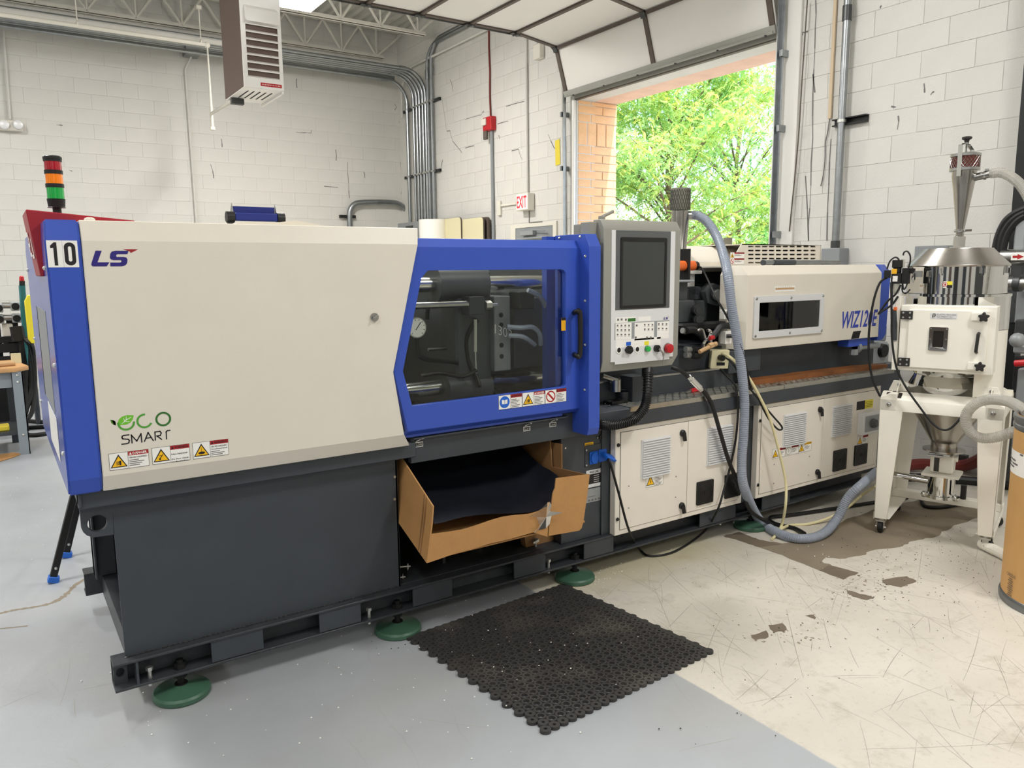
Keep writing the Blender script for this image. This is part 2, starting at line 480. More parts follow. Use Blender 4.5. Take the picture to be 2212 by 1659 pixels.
def scr_(mb, x, y, th, L_, w, cur, z):
    P = []
    for i in range(7): P.append(Vector((x, y, z))); x += math.cos(th)*L_/6; y += math.sin(th)*L_/6; th += cur/6
    for i in range(6):
        d = (P[i+1] - P[i]).normalized(); n = Vector((-d.y, d.x, 0))*w*(.4 + .6*math.sin(math.pi*(i + .5)/6)); mb.quad(P[i] - n, P[i+1] - n, P[i+1] + n, P[i] + n)
for i in range(230):
    x, y = rnd.uniform(2.16, 4.4), rnd.uniform(.9, 2.7); th = rnd.choice((rnd.gauss(.55, .25), rnd.gauss(1.2, .3), rnd.uniform(0, 3.1)))
    scr_(sm_, x, y, th, rnd.uniform(.05, .4)*(1 if rnd.random() < .85 else 2), rnd.uniform(.0006, .0015), rnd.uniform(-.15, .15), .0003)
for i in range(60): scr_(sm_, rnd.uniform(-.9, 2.1), rnd.uniform(1.1, 5), rnd.uniform(0, 3.1), rnd.uniform(.05, .4), rnd.uniform(.0005, .001), rnd.uniform(-.2, .2), .0003)
o = part('scratches', sm_, 'scratch_grey', floor, smooth=0, fixn=False); o['kind'] = 'stuff'
sm_ = MB()
for cx_, cy_, sx_, sy_, n_, r_ in ((1880, 1260, 70, 26, 150, .010), (1680, 1372, 60, 14, 40, .010), (1930, 1100, 60, 16, 40, .010), (1560, 1240, 60, 20, 40, .005), (1760, 1310, 60, 20, 40, .007), (1700, 1500, 60, 30, 14, .006), (1970, 1370, 140, 60, 40, .005)):
    for i in range(n_):
        p = fz(rnd.gauss(cx_, sx_), rnd.gauss(cy_, sy_), .0004); r2 = r_*rnd.uniform(.25, 1.1); a0 = rnd.uniform(0, 3); el = rnd.uniform(.25, .8)
        sm_.add([p + Vector((math.cos(a0)*math.cos(t)*r2 - math.sin(a0)*math.sin(t)*r2*el, math.sin(a0)*math.cos(t)*r2 + math.cos(a0)*math.sin(t)*r2*el, 0))*rnd.uniform(.6, 1.2) if False else p + Vector((math.cos(a0)*math.cos(t) - math.sin(a0)*math.sin(t)*el, math.sin(a0)*math.cos(t) + math.cos(a0)*math.sin(t)*el, 0))*r2*rnd.uniform(.6, 1.2) for t in (0, 1.05, 2.1, 3.14, 4.2, 5.25)], [tuple(range(6))])
o = part('paint_chips', sm_, 'stain_brown', floor, smooth=0, fixn=False); o['kind'] = 'stuff'
cm = MB()
for path, wd in (([(0,1325),(30,1318),(75,1311),(110,1303),(135,1290),(152,1275),(165,1262),(200,1242)], .012), ([(0,1358),(60,1352)], .006)):
    P = [fz(a, b, .0004) for a, b in path]; P = sm(P, 5)
    for i in range(len(P) - 1):
        d = (P[i+1] - P[i]).normalized(); nrm = Vector((-d.y, d.x, 0)) * (wd * (.6 + .8*random.random()))
        cm.quad(P[i] - nrm, P[i+1] - nrm, P[i+1] + nrm, P[i] + nrm)
part('crack', cm, 'stain_brown', floor, smooth=0, fixn=False)

# painted block walls ----------------------------------------------
BH, BL = .2032, .4064
def block_mesh(lx, axis, face):
    """one block showing to the room; local: centre of its front face; axis along the wall"""
    mb = MB(); g = .0006; d = .0035; h = BH/2 - g; l = lx/2 - g; c = .002
    f = [(-l, 0, -h), (l, 0, -h), (l, 0, h), (-l, 0, h)]
    fr = [(-l + c, -d, -h + c), (l - c, -d, -h + c), (l - c, -d, h - c), (-l + c, -d, h - c)]
    vs = f + fr; fs = [(4,5,6,7),(0,1,5,4),(1,2,6,5),(2,3,7,6),(3,0,4,7)]
    if axis == 'y': vs = [(y, -x, z) for x, y, z in vs]
    mb.add(vs, fs)
    return mesh('block', mb, 'wall_paint', smooth=0)
def seen(p):
    q = Vector(p) - Vector(CAM_P); z = q.dot(_f)
    if z < .2: return None
    u = 1106 + FPX*q.dot(_r)/z; v = 829.5 + FPX*q.dot(_d)/z
    return (u, v, z) if -60 < u < 2272 and -60 < v < 1719 else None
def lay(wall, axis, lo, hi, zlo, zhi, fixed, phase, cut=None, behind=None):
    """courses of blocks on a wall; up to 300 that show largest are parts, the rest one joined part"""
    items = []; full = block_mesh(BL, axis, 0)
    k0 = int(zlo / BH)
    for k in range(k0, int(zhi/BH) + 1):
        z = (k + .5) * BH + phase
        s0 = lo + (0 if k % 2 else -BL/2); n = int((hi - s0)/BL) + 1
        for i in range(n):
            a, b = s0 + i*BL, s0 + (i + 1)*BL
            a, b = max(a, lo), min(b, hi)
            segs = [(a, b)]
            if cut:
                c0, c1, zc = cut
                if z < zc: segs = [(a, min(b, c0)), (max(a, c1), b)]
            for a2, b2 in segs:
                if b2 - a2 > .04: items.append((a2, b2, z))
    vis = []; rest = []
    for a, b, z in items:
        c = ((a + b)/2, fixed, z) if axis == 'x' else (fixed, (a + b)/2, z)
        s = seen(c)
        hid = s and behind and behind(s[0], s[1])
        (vis if s and not hid else rest).append((s[2] if s else 99, a, b, c))
    vis.sort(); rest += vis[300:]; vis = vis[:300]; cache = {}
    for _, a, b, c in vis:
        w = round(b - a, 3)
        if w not in cache: cache[w] = full if abs(w - BL) < .002 else block_mesh(w, axis, 0)
        o = link('block', cache[w], wall)
        j = random.uniform(-.0012, .0012)
        o.location = Vector(c) - Vector(ROOT[wall.name]) + (Vector((0, j, 0)) if axis == 'x' else Vector((j, 0, 0)))
    if rest:
        mb = MB(); g = .0006
        for _, a, b, c in rest:
            h = BH/2 - g; a += g; b -= g
            if axis == 'x': mb.box(a, b, fixed - .0035, fixed, c[2] - h, c[2] + h)
            else: mb.box(fixed - .0035, fixed, a, b, c[2] - h, c[2] + h)
        o = part('far_blocks', mb, 'wall_paint', wall, smooth=0); o['kind'] = 'stuff'
hide = lambda u, v: (60 < u < 900 and v > 560) or (900 < u < 1250 and v > 575)
DY0, DY1, DZ = 4.78, 7.725, 3.672        # door opening
mb = MB(); mb.box(LX0, WX + .3, WY, WY + .3, 0, CEIL)
wb = struct('wall_back', mb, 'mortar_paint', (0, WY, 0), smooth=0)
lay(wb, 'x', -.2, WX, .0, CEIL, WY, .03, None, hide)
mb = MB()
for y0, y1, z0, z1 in ((LY0, DY0, 0, CEIL), (DY1, WY, 0, CEIL), (DY0, DY1, DZ, CEIL)): mb.box(WX, WX + .3, y0, y1, z0, z1)
wr = struct('wall_right', mb, 'mortar_paint', (WX, 0, 0), smooth=0)
lay(wr, 'y', 1.4, WY, 0, CEIL, WX, .002, (DY0 - .01, DY1 + .01, DZ), hide)
mb = MB(); mb.box(LX0 - .2, LX0, LY0, WY + .3, 0, CEIL); struct('wall_left', mb, 'wall_paint', (LX0, 0, 0), smooth=0)
mb = MB(); mb.box(LX0, WX + .3, LY0 - .2, LY0, 0, CEIL); struct('wall_front', mb, 'wall_paint', (0, LY0, 0), smooth=0)

# unseen doors added behind the camera, dark stripes for the chrome to reflect
for k_, (a_, b_, h_) in enumerate(((-4.6, -2.2, 3.4), (-.8, .5, 2.4), (1.7, 3.1, 3.0), (4.4, 5.2, 2.2), (6.6, 9.4, 3.6))):
    struct('door_%d' % (k_ + 3), MB().box(LX0 + .001, LX0 + .05, a_, b_, 0, h_), ('metal_dark', 'rail_brown', 'dark_paint', 'panel_grey', 'dark_paint')[k_], (LX0, a_, 0), smooth=0)  # added unseen doors, for reflections only
for k_, (a_, b_, h_) in enumerate(((-5.5, -3.2, 3.2), (-1.6, -.6, 2.2), (1.2, 4.2, 3.6))):
    struct('door_%d' % (k_ + 8), MB().box(a_, b_, LY0 + .001, LY0 + .05, 0, h_), ('dark_paint', 'rail_brown', 'metal_dark')[k_], (a_, LY0, 0), smooth=0)  # added unseen doors, for reflections only
def marks(wall, fixed, axis, paths, wd, nm='scuff_marks', m='ink_grey'):
    mb = MB(); rnd = random.Random(len(paths))
    for path in paths:
        P = [at(a, b, axis, fixed) for a, b in path]; P = [q for i in range(len(P) - 1) for q in (P[i], P[i].lerp(P[i+1], .5) + Vector((rnd.uniform(-.01, .01) if axis else 0, 0 if axis else rnd.uniform(-.01, .01), rnd.uniform(-.008, .008))))] + [P[-1]]
        for i in range(len(P) - 1):
            d = (P[i+1] - P[i]).normalized(); n = (Vector((-d.z, 0, d.x)) if axis else Vector((0, -d.z, d.y)))*wd*rnd.uniform(.4, 1.2); mb.quad(P[i] - n, P[i+1] - n, P[i+1] + n, P[i] + n)
    o = part(nm, mb, m, wall, smooth=0, fixn=False); o['kind'] = 'stuff'
marks(wb, WY - .0062, 1, [[(640,286),(650,287),(672,288),(673,281)], [(862,262),(866,278),(864,290)], [(868,300),(866,330),(869,360),(868,390),(871,420)], [(786,372),(788,384)], [(852,225),(857,232),(853,238)], [(700,402),(730,405)], [(751,350),(753,395),(755,428)], [(725,323),(726,347)], [(640,170),(642,190)], [(478,300),(480,318)], [(455,355),(462,385)], [(122,270),(135,271)], [(150,368),(156,370)]], .006)
marks(wb, WY - .0062, 1, [[(868,240),(869,300),(867,350),(870,400),(869,440)], [(866,280),(868,340)], [(871,310),(872,390)]], .022, 'corner_grime', 'stain_brown')
marks(wr, WX - .0062, 0, [[(972,172),(976,182),(979,198)], [(965,283),(972,282),(978,305),(998,330)], [(1005,258),(1040,248),(1045,240)], [(1093,230),(1132,219)], [(1075,268),(1098,262)], [(1105,326),(1120,322),(1128,345)], [(1184,290),(1196,318),(1200,322)], [(1077,292),(1079,300)], [(955,215),(964,280)], [(950,375),(956,345)], [(1005,320),(1024,315)], [(2010,205),(2018,198)], [(1904,12),(1902,18)], [(1996,180),(1997,200)], [(1925,230),(1935,231)], [(1940,250),(1938,280)], [(1745,68),(1730,70),(1734,76)], [(1756,160),(1760,200)]], .006)
marks(wr, WX - .0062, 0, [[(1762,0),(1761,60),(1758,150),(1755,250),(1752,350),(1749,450),(1746,520)], [(1740,380),(1746,520)], [(1795,300),(1790,400),(1786,520)]], .005, 'control_joint')
# ceiling: corrugated deck on bar joists -----------------------------
mb = MB(); pitch = .16; x = LX0; prof = []
while x < WX + .3:
    prof += [(x, CEIL + .0), (x + .06, CEIL + .0), (x + .08, CEIL + .045), (x + .14, CEIL + .045)]; x += pitch
vs = []; fs = []
for a, b in prof: vs += [(a, LY0, b), (a, WY + .3, b)]
for i in range(len(prof) - 1): fs.append((2*i, 2*i + 1, 2*i + 3, 2*i + 2))
mb.add(vs, fs); mb.box(LX0, WX + .3, LY0 - .2, WY + .3, CEIL + .06, CEIL + .2)
ceil = struct('ceiling', mb, 'deck_white', (0, 0, CEIL), smooth=0, fixn=False)
JB = 5.13
def joist(y):
    j = part('bar_joist', MB().box(LX0, WX + .02, y - .045, y - .008, CEIL - .04, CEIL - .002).box(LX0, WX + .02, y + .008, y + .045, CEIL - .04, CEIL - .002), 'joist_white', ceil, smooth=0)
    end = WX - .36
    part('bottom_chord', MB().box(LX0, end, y - .060, y - .010, JB, JB + .006).box(LX0, end, y - .016, y - .010, JB, JB + .052).box(LX0, end, y + .010, y + .060, JB, JB + .006).box(LX0, end, y + .010, y + .016, JB, JB + .052), 'joist_white', j, smooth=0)
    step = .61; x = end - .12
    part('web_bar', MB().cyl((x, y, JB + .02), (WX - .02, y, CEIL - .06), .022, 6), 'joist_white', j)
    while x > -1.4:
        for a, b in ((x, x - step/2), (x - step, x - step/2)):
            part('web_bar', MB().cyl((a, y, JB + .02), (b, y, CEIL - .03), .020, 6), 'joist_white', j)
        part('web_bar', MB().cyl((x, y, JB + .02), (x, y, CEIL - .03), .015, 6), 'joist_white', j)
        x -= step
for y in (12.45, 10.95, 9.43, 7.92, 6.4): joist(y)

# sectional overhead door ---------------------------------------------
dr = bpy.data.objects.new('door_1', None); COL.objects.link(dr); dr.location = (WX, (DY0 + DY1)/2, DZ); ROOT['door_1'] = tuple(dr.location); dr['kind'] = 'structure'
DL, DR_ = DY1 + .08, DY0 - .06
TX = WX - .10                       # plane of the vertical track
RAD = .42; TZ = 4.33                # horizontal track height
def track(s):
    """point and inward normal on the door's path, s metres above the opening's lintel"""
    z1 = TZ - RAD
    if s < z1 - DZ: return Vector((TX, 0, DZ + s)), Vector((-1, 0, 0)), Vector((0, 0, 1))
    s2 = s - (z1 - DZ); q = RAD*math.pi/2
    if s2 < q:
        t = s2/RAD; return Vector((TX - RAD + RAD*math.cos(t), 0, z1 + RAD*math.sin(t))), Vector((-math.cos(t), 0, -math.sin(t))), Vector((-math.sin(t), 0, math.cos(t)))
    return Vector((TX - RAD - (s2 - q), 0, TZ)), Vector((0, 0, -1)), Vector((-1, 0, 0))
PH = .62; s = .02; k = 0
while k < 6:
    a, na, _ = track(s); b, nb, _ = track(s + PH - .012)
    up = (b - a).normalized(); nn = up.cross(Vector((0, 1, 0))).normalized()
    if nn.dot(na + nb) < 0: nn = -nn
    cy = (DL + DR_)/2; hw = (DL - DR_)/2; mid = (a + b)/2; L2 = (b - a).length/2
    mb = MB(); mb.obox(mid + Vector((0, cy, 0)) - nn*.012, Vector((0, hw, 0)), up*L2, nn*.012)
    p = part('door_panel', mb, 'door_white', dr, smooth=0, bevel=.003)
    mb = MB()                                    # dark rails along the section joint, stiles and hinges
    mb.obox(b + Vector((0, cy, 0)) + nn*.012 - up*.012, Vector((0, hw, 0)), up*.02, nn*.012)
    if k == 0: mb.v = []; mb.f = []; mb.mi = []; mb.obox(b + Vector((0, cy, 0)) + nn*.012 - up*.012, Vector((0, hw, 0)), up*.02, nn*.012)
    part('joint_rail', mb, 'rail_brown', p, smooth=0)
    for yy in (DR_ + .03, cy, DL - .03):
        mb = MB(); mb.obox(mid + Vector((0, yy, 0)) + nn*.008, Vector((0, .028, 0)), up*L2, nn*.008); part('stile', mb, 'rail_brown', p, smooth=0)
        mb = MB(); mb.obox(b + Vector((0, yy, 0)) + nn*.028, Vector((0, .035, 0)), up*.055, nn*.006)
        mb.cyl(b + Vector((0, yy - .035, 0)) + nn*.036, b + Vector((0, yy + .035, 0)) + nn*.036, .009, 8); part('hinge', mb, 'metal_dark', p)
    if k == 0:
        mb = MB(); mb.obox(a + Vector((0, cy, 0)) + nn*.010 + up*.035, Vector((0, hw, 0)), up*.035, nn*.012)
        mb.cyl((a.x - .03, DR_ + .02, a.z + .005), (a.x - .03, DL - .02, a.z + .005), .012, 8); part('bottom_rail', mb, 'door_grey', p, smooth=0)
        for q in range(6): part('bolt', MB().ball((a.x - .03, DR_ + .1 + q*.56, a.z - .01), .014, 8), 'metal_dark', p)
    s += PH; k += 1
for yy in (DL + .035, DR_ - .035):
    path = [Vector((TX, yy, 0)), ] + [track(q)[0] + Vector((0, yy, 0)) for q in np.linspace(0, 4.4, 40)]
    path[0].z = 0
    mb = MB(); pr = [(-.022, -.012), (.022, -.012), (.022, -.008), (-.018, -.008), (-.018, .03), (-.022, .03)]
    n = len(pr); vs = []
    for i, p in enumerate(path):
        t = (path[min(i+1, len(path)-1)] - path[max(i-1, 0)]).normalized(); nn = t.cross(Vector((0, 1, 0))).normalized()
        for a, b in pr: vs.append(p + nn*a + Vector((0, b*(1 if yy > 6 else -1), 0)))
    fs = [(i*n + j, i*n + (j+1) % n, (i+1)*n + (j+1) % n, (i+1)*n + j) for i in range(len(path) - 1) for j in range(n)]
    mb.add(vs, fs); part('track', mb, 'galv', dr, smooth=0)
    # horizontal angle beside the track, and brackets to the wall
    mb = MB(); mb.box(TX - RAD - 3.0, TX - .36, yy - .03, yy - .026, TZ - .03, TZ + .06).box(TX - RAD - 3.0, TX - .36, yy - .03, yy + .03, TZ + .055, TZ + .06); part('track_angle', mb, 'galv', dr, smooth=0)
    for z in (.5, 1.15, 1.9, 2.85, 3.5):
        mb = MB(); mb.box(TX - .03, WX, yy + (.02 if yy > 6 else -.05), yy + (.05 if yy > 6 else -.02), z - .03, z + .03); part('track_bracket', mb, 'galv', dr, bevel=.003)
# steel jamb angles and painted jamb boards round the opening
for nm, y0, y1, z0, z1 in (('jamb_board', DY0 - .26, DY0 - .002, 0, DZ + 1.0), ('jamb_board', DY1 + .002, DY1 + .05, 0, DZ)):
    part(nm, MB().box(WX - .035, WX - .002, y0, y1, z0, z1), 'door_white', dr, bevel=.004)
part('header_seal', MB().box(WX - .03, WX - .005, DY0, DY1, DZ - .005, DZ + .09), 'door_grey', dr, smooth=0)
part('weather_seal', MB().box(WX - .028, WX + .02, DY0, DY1, DZ - .018, DZ + .006), 'rail_brown', dr, smooth=0)
# brick reveal of the outer wall: far jamb, near jamb and soffit
OX0, OX1 = WX + .30, WX + .66
part('brick_backing', MB().box(WX + .02, OX1 - .004, DY1 + .006, DY1 + .5, 0, DZ + .4), 'brick_mortar', wr, smooth=0)
part('brick_backing', MB().box(WX + .02, OX1 - .004, DY0 - .5, DY0 - .006, 0, DZ + .4), 'brick_mortar', wr, smooth=0)
def brick_mesh(l, h):
    mb = MB(); mb.box(-l/2, l/2, 0, .05, -h/2, h/2); return mesh('brick', mb, 'brick', bevel=.003, smooth=0)
bc = {}
def brick(x0, x1, z0, z1, y=DY1):
    k = (round(x1 - x0, 3), round(z1 - z0, 3))
    if k not in bc: bc[k] = brick_mesh(*k)
    o = link('brick', bc[k], wr); o.location = Vector(((x0 + x1)/2, y - .004, (z0 + z1)/2)) - Vector(ROOT[wr.name])
k = 0; z = 1.4
while z < DZ - .05:
    sold = 3.05 < z < 3.25
    h = .27 if sold else .092
    h = min(h, DZ - z - .01)
    if sold:
        for i in range(4): brick(WX + .03 + i*.152, WX + .17 + i*.152, z, z + h)
    elif k % 2: brick(WX + .03, WX + .42, z, z + h); brick(WX + .43, OX1, z, z + h)
    else: brick(WX + .03, WX + .23, z, z + h); brick(WX + .24, OX1, z, z + h)
    z += h + .01; k += 1
part('soffit', MB().box(WX + .02, OX1, DY0 - .2, DY1 + .2, DZ + .002, DZ + .3), 'brick_pink', wr, smooth=0)
# personnel door in the right wall beyond, with its closer ------------
d2 = bpy.data.objects.new('door_2', None); COL.objects.link(d2); d2.location = (WX, 8.62, 0); ROOT['door_2'] = tuple(d2.location); d2['kind'] = 'structure'
part('door_frame', MB().prism(yz([(8.1, 0), (9.16, 0), (9.16, 2.22), (8.1, 2.22)], WX - .03), (.028, 0, 0), [yz([(8.17, .01), (9.04, .01), (9.04, 2.17), (8.17, 2.17)], WX - .03)]), 'device_white', d2, smooth=0)
part('door_leaf', MB().box(WX - .022, WX - .012, 8.17, 9.04, .01, 2.17), 'panel_grey', d2, smooth=0)
mb = MB(); mb.box(WX - .085, WX - .024, 8.55, 8.85, 2.06, 2.12); mb.obox((WX - .07, 8.45, 2.12), (0, .16, .012), (.008, 0, 0), (0, 0, .006)); part('door_closer', mb, 'far_grey', d2, bevel=.004)
part('door_bar', MB().cyl((WX - .06, 8.25, 2.02), (WX - .06, 8.95, 2.02), .014, 10), 'far_grey', d2)
# ================================================================ INJECTION MOLDING MACHINE
XL, YF, YD, YB = .157, 2.88, 2.90, 2.985
M_ = thing('injection_molding_machine', (2.6, 3.5, 0), 'long injection molding machine with cream covers, blue window door and charcoal base', 'machine')
UX, UZ = Vector((1, 0, 0)), Vector((0, 0, 1))
def qx(px, py, y): return fy(px, py, y).x
def qz(px, py, y): return fy(px, py, y).z
def rc(tl, br, y):
    """x0, x1, z0, z1 of an upright rectangle from two photo corners"""
    a, b = fy(*tl, y), fy(*br, y); return a.x, b.x, b.z, a.z
def shell(mb, lv, yb):
    vs = []; fs = []
    for z, y, a, b in lv: vs += [(a, y, z), (b, y, z), (b, yb, z), (a, yb, z)]
    for i in range(len(lv) - 1):
        o = 4*i
        for j in range(4): fs.append((o + j, o + (j+1) % 4, o + 4 + (j+1) % 4, o + 4 + j))
    fs.append((3, 2, 1, 0)); o = 4*(len(lv) - 1); fs.append((o, o+1, o+2, o+3))
    return mb.add(vs, fs)

# --- stickers -------------------------------------------------------
STK = ['sticker_white', 'sticker_red', 'sticker_yellow', 'ink', 'ink_grey', 'sticker_white', 'socket_blue']
def sticker(parent, x0, x1, z0, z1, y, kind, head='WARNING', lines=(), body=3, name='warning_sticker', headcol=1, txtcol=3):
    """pictogram square at left, red headed text block at right"""
    w, h = x1 - x0, z1 - z0; s = min(h, w*.52); mb = MB()
    mb.m = 0; mb.box(x0, x1, y - .0006, y, z0, z1)
    y1, y2, y3 = y - .0009, y - .0012, y - .0015
    b = h*.018
    mb.m = 3
    for a0, a1, c0, c1 in ((x0, x1, z0, z0+b), (x0, x1, z1-b, z1), (x0, x0+b, z0, z1), (x1-b, x1, z0, z1), (x0+s-b/2, x0+s+b/2, z0, z1)): mb.quad((a0,y1,c0),(a1,y1,c0),(a1,y1,c1),(a0,y1,c1))
    cx, cz, r = x0 + s/2, z0 + h*.5, s*.42
    if kind in ('tri_hand', 'tri_fall', 'tri_load', 'tri_bolt'):
        zb = z0 + h*.13; zt = z0 + h*.90; q = s*.45
        mb.m = 3; mb.quad((cx-q, y1, zb), (cx+q, y1, zb), (cx, y1, zt))
        mb.m = 2; mb.quad((cx-q*.80, y2, zb+h*.055), (cx+q*.80, y2, zb+h*.055), (cx, y2, zt-h*.12))
        mb.m = 3; u = s*.1; zc = zb + h*.26
        if kind == 'tri_bolt': mb.quad((cx+u*.4,y3,zc+u*2),(cx-u*.7,y3,zc),(cx,y3,zc),(cx-u*.4,y3,zc-u*1.9),(cx+u*.7,y3,zc+u*.4),(cx,y3,zc+u*.4))
        elif kind == 'tri_hand':
            mb.quad((cx+u*.3,y3,zc-u*1.4),(cx+u*1.2,y3,zc-u*1.4),(cx+u*1.2,y3,zc+u*1.2),(cx+u*.3,y3,zc+u*1.2))
            for q2 in range(4): mb.quad((cx-u*1.4,y3,zc-u*1.2+q2*u*.6),(cx+u*.3,y3,zc-u*.9+q2*u*.5),(cx+u*.3,y3,zc-u*.6+q2*u*.5),(cx-u*1.3,y3,zc-u*.9+q2*u*.6))
        elif kind == 'tri_fall':
            mb.quad((cx-u*1.3,y3,zc-u*1.5),(cx-u*.4,y3,zc-u*1.5),(cx-u*.4,y3,zc-u*.4),(cx-u*1.3,y3,zc-u*.4))
            mb.quad((cx-u*.8,y3,zc-u*.3),(cx-u*.4,y3,zc-u*.5),(cx+u*1.2,y3,zc+u*1.7),(cx+u*.9,y3,zc+u*1.9)); mb.quad((cx-u,y3,zc+u*.9),(cx+u*.6,y3,zc+u*.7),(cx+u*.6,y3,zc+u),(cx-u,y3,zc+u*1.2))
        else:
            mb.add([(cx + u*2*math.cos(t*.52), y3, zc - u*.6 + u*.8*math.sin(t*.52)) for t in range(12)], [tuple(range(12))])
            mb.quad((cx-u*.1,y3,zc),(cx+u*.1,y3,zc),(cx+u*.1,y3,zc+u*2.6),(cx-u*.1,y3,zc+u*2.6))
    elif kind in ('ring_book', 'ring_no', 'ring_earth'):
        ring = [(cx + r*math.cos(2*math.pi*i/24), cz + r*math.sin(2*math.pi*i/24)) for i in range(24)]
        mb.m = {'ring_book': 6, 'ring_no': 1, 'ring_earth': 3}[kind]; mb.add([(a, y1, b2) for a, b2 in ring], [tuple(range(24))])
        if kind != 'ring_book':
            k = .78 if kind == 'ring_no' else .9
            mb.m = 0; mb.add([(cx + (a-cx)*k, y2, cz + (b2-cz)*k) for a, b2 in ring], [tuple(range(24))])
        if kind == 'ring_no':
            mb.m = 1; q = r*.6; t = r*.12; mb.quad((cx-q-t,y3,cz+q-t),(cx+q-t,y3,cz-q-t),(cx+q+t,y3,cz-q+t),(cx-q+t,y3,cz+q+t))
        elif kind == 'ring_book':
            mb.m = 0
            for sg in (-1, 1): mb.quad((cx,y2,cz-r*.35),(cx+sg*r*.55,y2,cz-r*.28),(cx+sg*r*.55,y2,cz+r*.42),(cx,y2,cz+r*.34))
            mb.m = 6; mb.quad((cx-r*.04,y3,cz-r*.4),(cx+r*.04,y3,cz-r*.4),(cx+r*.04,y3,cz+r*.4),(cx-r*.04,y3,cz+r*.4))
        else:
            mb.m = 3
            for q2 in range(3): mb.quad((cx-r*(.5-.16*q2),y3,cz-r*.2*q2),(cx+r*(.5-.16*q2),y3,cz-r*.2*q2),(cx+r*(.5-.16*q2),y3,cz-r*(.2*q2-.06)),(cx-r*(.5-.16*q2),y3,cz-r*(.2*q2-.06)))
            mb.quad((cx-r*.04,y3,cz),(cx+r*.04,y3,cz),(cx+r*.04,y3,cz+r*.5),(cx-r*.04,y3,cz+r*.5))
    hx0 = x0 + s + b; hh = h*.25
    mb.m = headcol; mb.quad((hx0,y1,z1-hh),(x1-b,y1,z1-hh),(x1-b,y1,z1-b),(hx0,y1,z1-b))
    if head:
        mb.m = 0 if head == 'DANGER' else 3; mb.text(head, (hx0 + (x1-hx0)*.22, y2, z1 - hh*.82), UX, UZ, hh*.6, (x1-hx0)*.70, .0002, bold=.02, res=1)
        q = hh*.3; c2 = hx0 + (x1-hx0)*.11; mb.quad((c2-q,y2,z1-hh*.82),(c2+q,y2,z1-hh*.82),(c2,y2,z1-hh*.2))
    z = z1 - hh - h*.17; mb.m = 3
    for t in lines:
        if t: mb.text(t, (hx0 + w*.015, y2, z), UX, UZ, h*.088, min((x1-hx0)*.9, len(t)*h*.079), .0002, bold=.015, res=1)
        z -= h*.15
    mb.m = 4
    for q in range(body):
        if z < z0 + h*.05: break
        e = (x1 - hx0)*(.55 + .4*((q*37 % 10)/10)); mb.quad((hx0+w*.015,y1,z+h*.02),(hx0+e*.92,y1,z+h*.02),(hx0+e*.92,y1,z+h*.065),(hx0+w*.015,y1,z+h*.065)); z -= h*.105
    return part(name, mb, STK, parent, smooth=0, fixn=False)

# --- base frame -----------------------------------------------------
XR = 5.03
def channel(mb, x0, x1, yf, yw, z0=.10, z1=.208, t=.010):
    s = 1 if yw > yf else -1
    mb.box(x0, x1, yf, yw, z0, z0 + t); mb.box(x0, x1, yf, yw, z1 - t, z1); mb.box(x0, x1, yw - s*t, yw, z0 + t, z1 - t)
bf = part('base_frame', MB(), 'dark_paint_worn', M_)
BYF = 2.945
mb = MB(); channel(mb, .245, XR, BYF, 3.035); part('channel_beam', mb, 'dark_paint_worn', bf, bevel=.0015)
mb = MB(); channel(mb, .245, XR, 4.06, 3.97); part('channel_beam', mb, 'dark_paint_worn', bf, bevel=.0015)
for x in (.36, 2.32, 4.9):
    mb = MB(); mb.box(x - .045, x + .045, 3.035, 3.97, .196, .206).box(x - .045, x - .035, 3.035, 3.97, .11, .196).box(x - .045, x + .045, 3.035, 3.97, .10, .11); part('cross_member', mb, 'dark_paint_worn', bf, bevel=.0015)
for a, b in ((450, 562), (689, 778), (894, 978), (1113, 1180), (1263, 1326), (1509, 1586), (1640, 1700)):
    part('web_plate', MB().box(qx(a, 1300, BYF), qx(b, 1250, BYF), BYF + .006, BYF + .014, .112, .197), 'dark_paint', bf, bevel=.001)
for a in (294,): part('web_plate', MB().box(qx(a, 1440, BYF), qx(a, 1440, BYF) + .008, BYF + .004, 3.03, .11, .198), 'dark_paint', bf)
# hole plates at the beam ends
for yy in (2.99, 4.02):
    a = circ(.272, .158, .021, 16)
    part('end_plate', MB().prism(xz([(.247, .11), (.293, .11), (.293, .198), (.247, .198)], yy), (0, .01, 0), [xz([(.27 + .015*math.cos(t*.524), .155 + .018*math.sin(t*.524)) for t in range(12)], yy)]), 'dark_paint_worn', bf, smooth=0)
# levelling feet, shared mesh
FEET = [(.472, 2.992), (1.382, 2.992), (2.395, 2.992), (3.79, 2.992), (.472, 4.015), (2.395, 4.015), (3.79, 4.015)]
mb = MB(); mb.lathe([(.0, 0), (.098, 0), (.105, .006), (.105, .020), (.098, .028), (.030, .042), (.022, .046), (.018, .046)], (0,0,0), n=32)
pad = mesh('levelling_foot', mb, 'foot_green')
mb = MB(); mb.lathe([(.024, .0463), (.024, .049), (.013, .049), (.013, .145)], (0,0,0), n=16); mb.lathe([(.025, .075), (.025, .0995)], (0,0,0), n=6); mb.lathe([(.024, .1105), (.024, .131)], (0,0,0), n=6)
bolt = mesh('threaded_rod', mb, 'black_matte')
for x, y in FEET:
    f = link('levelling_foot', pad, M_, (x, y, 0)); ROOT[f.name] = (x, y, 0); b = link('threaded_rod', bolt, f, (x, y, 0))
# loose jack bolts standing in the flange
mb = MB(); mb.lathe([(.013, .075), (.013, .088)], n=6); mb.lathe([(.0075, .015), (.0075, .076)], n=10); jb = mesh('jack_bolt', mb, 'zinc_bolt')
for px, py in ((327, 1451), (809, 1323), (1199, 1215), (1582, 1116)):
    p = fz(px, py, .155); link('jack_bolt', jb, M_, (p.x, 2.975, .066))
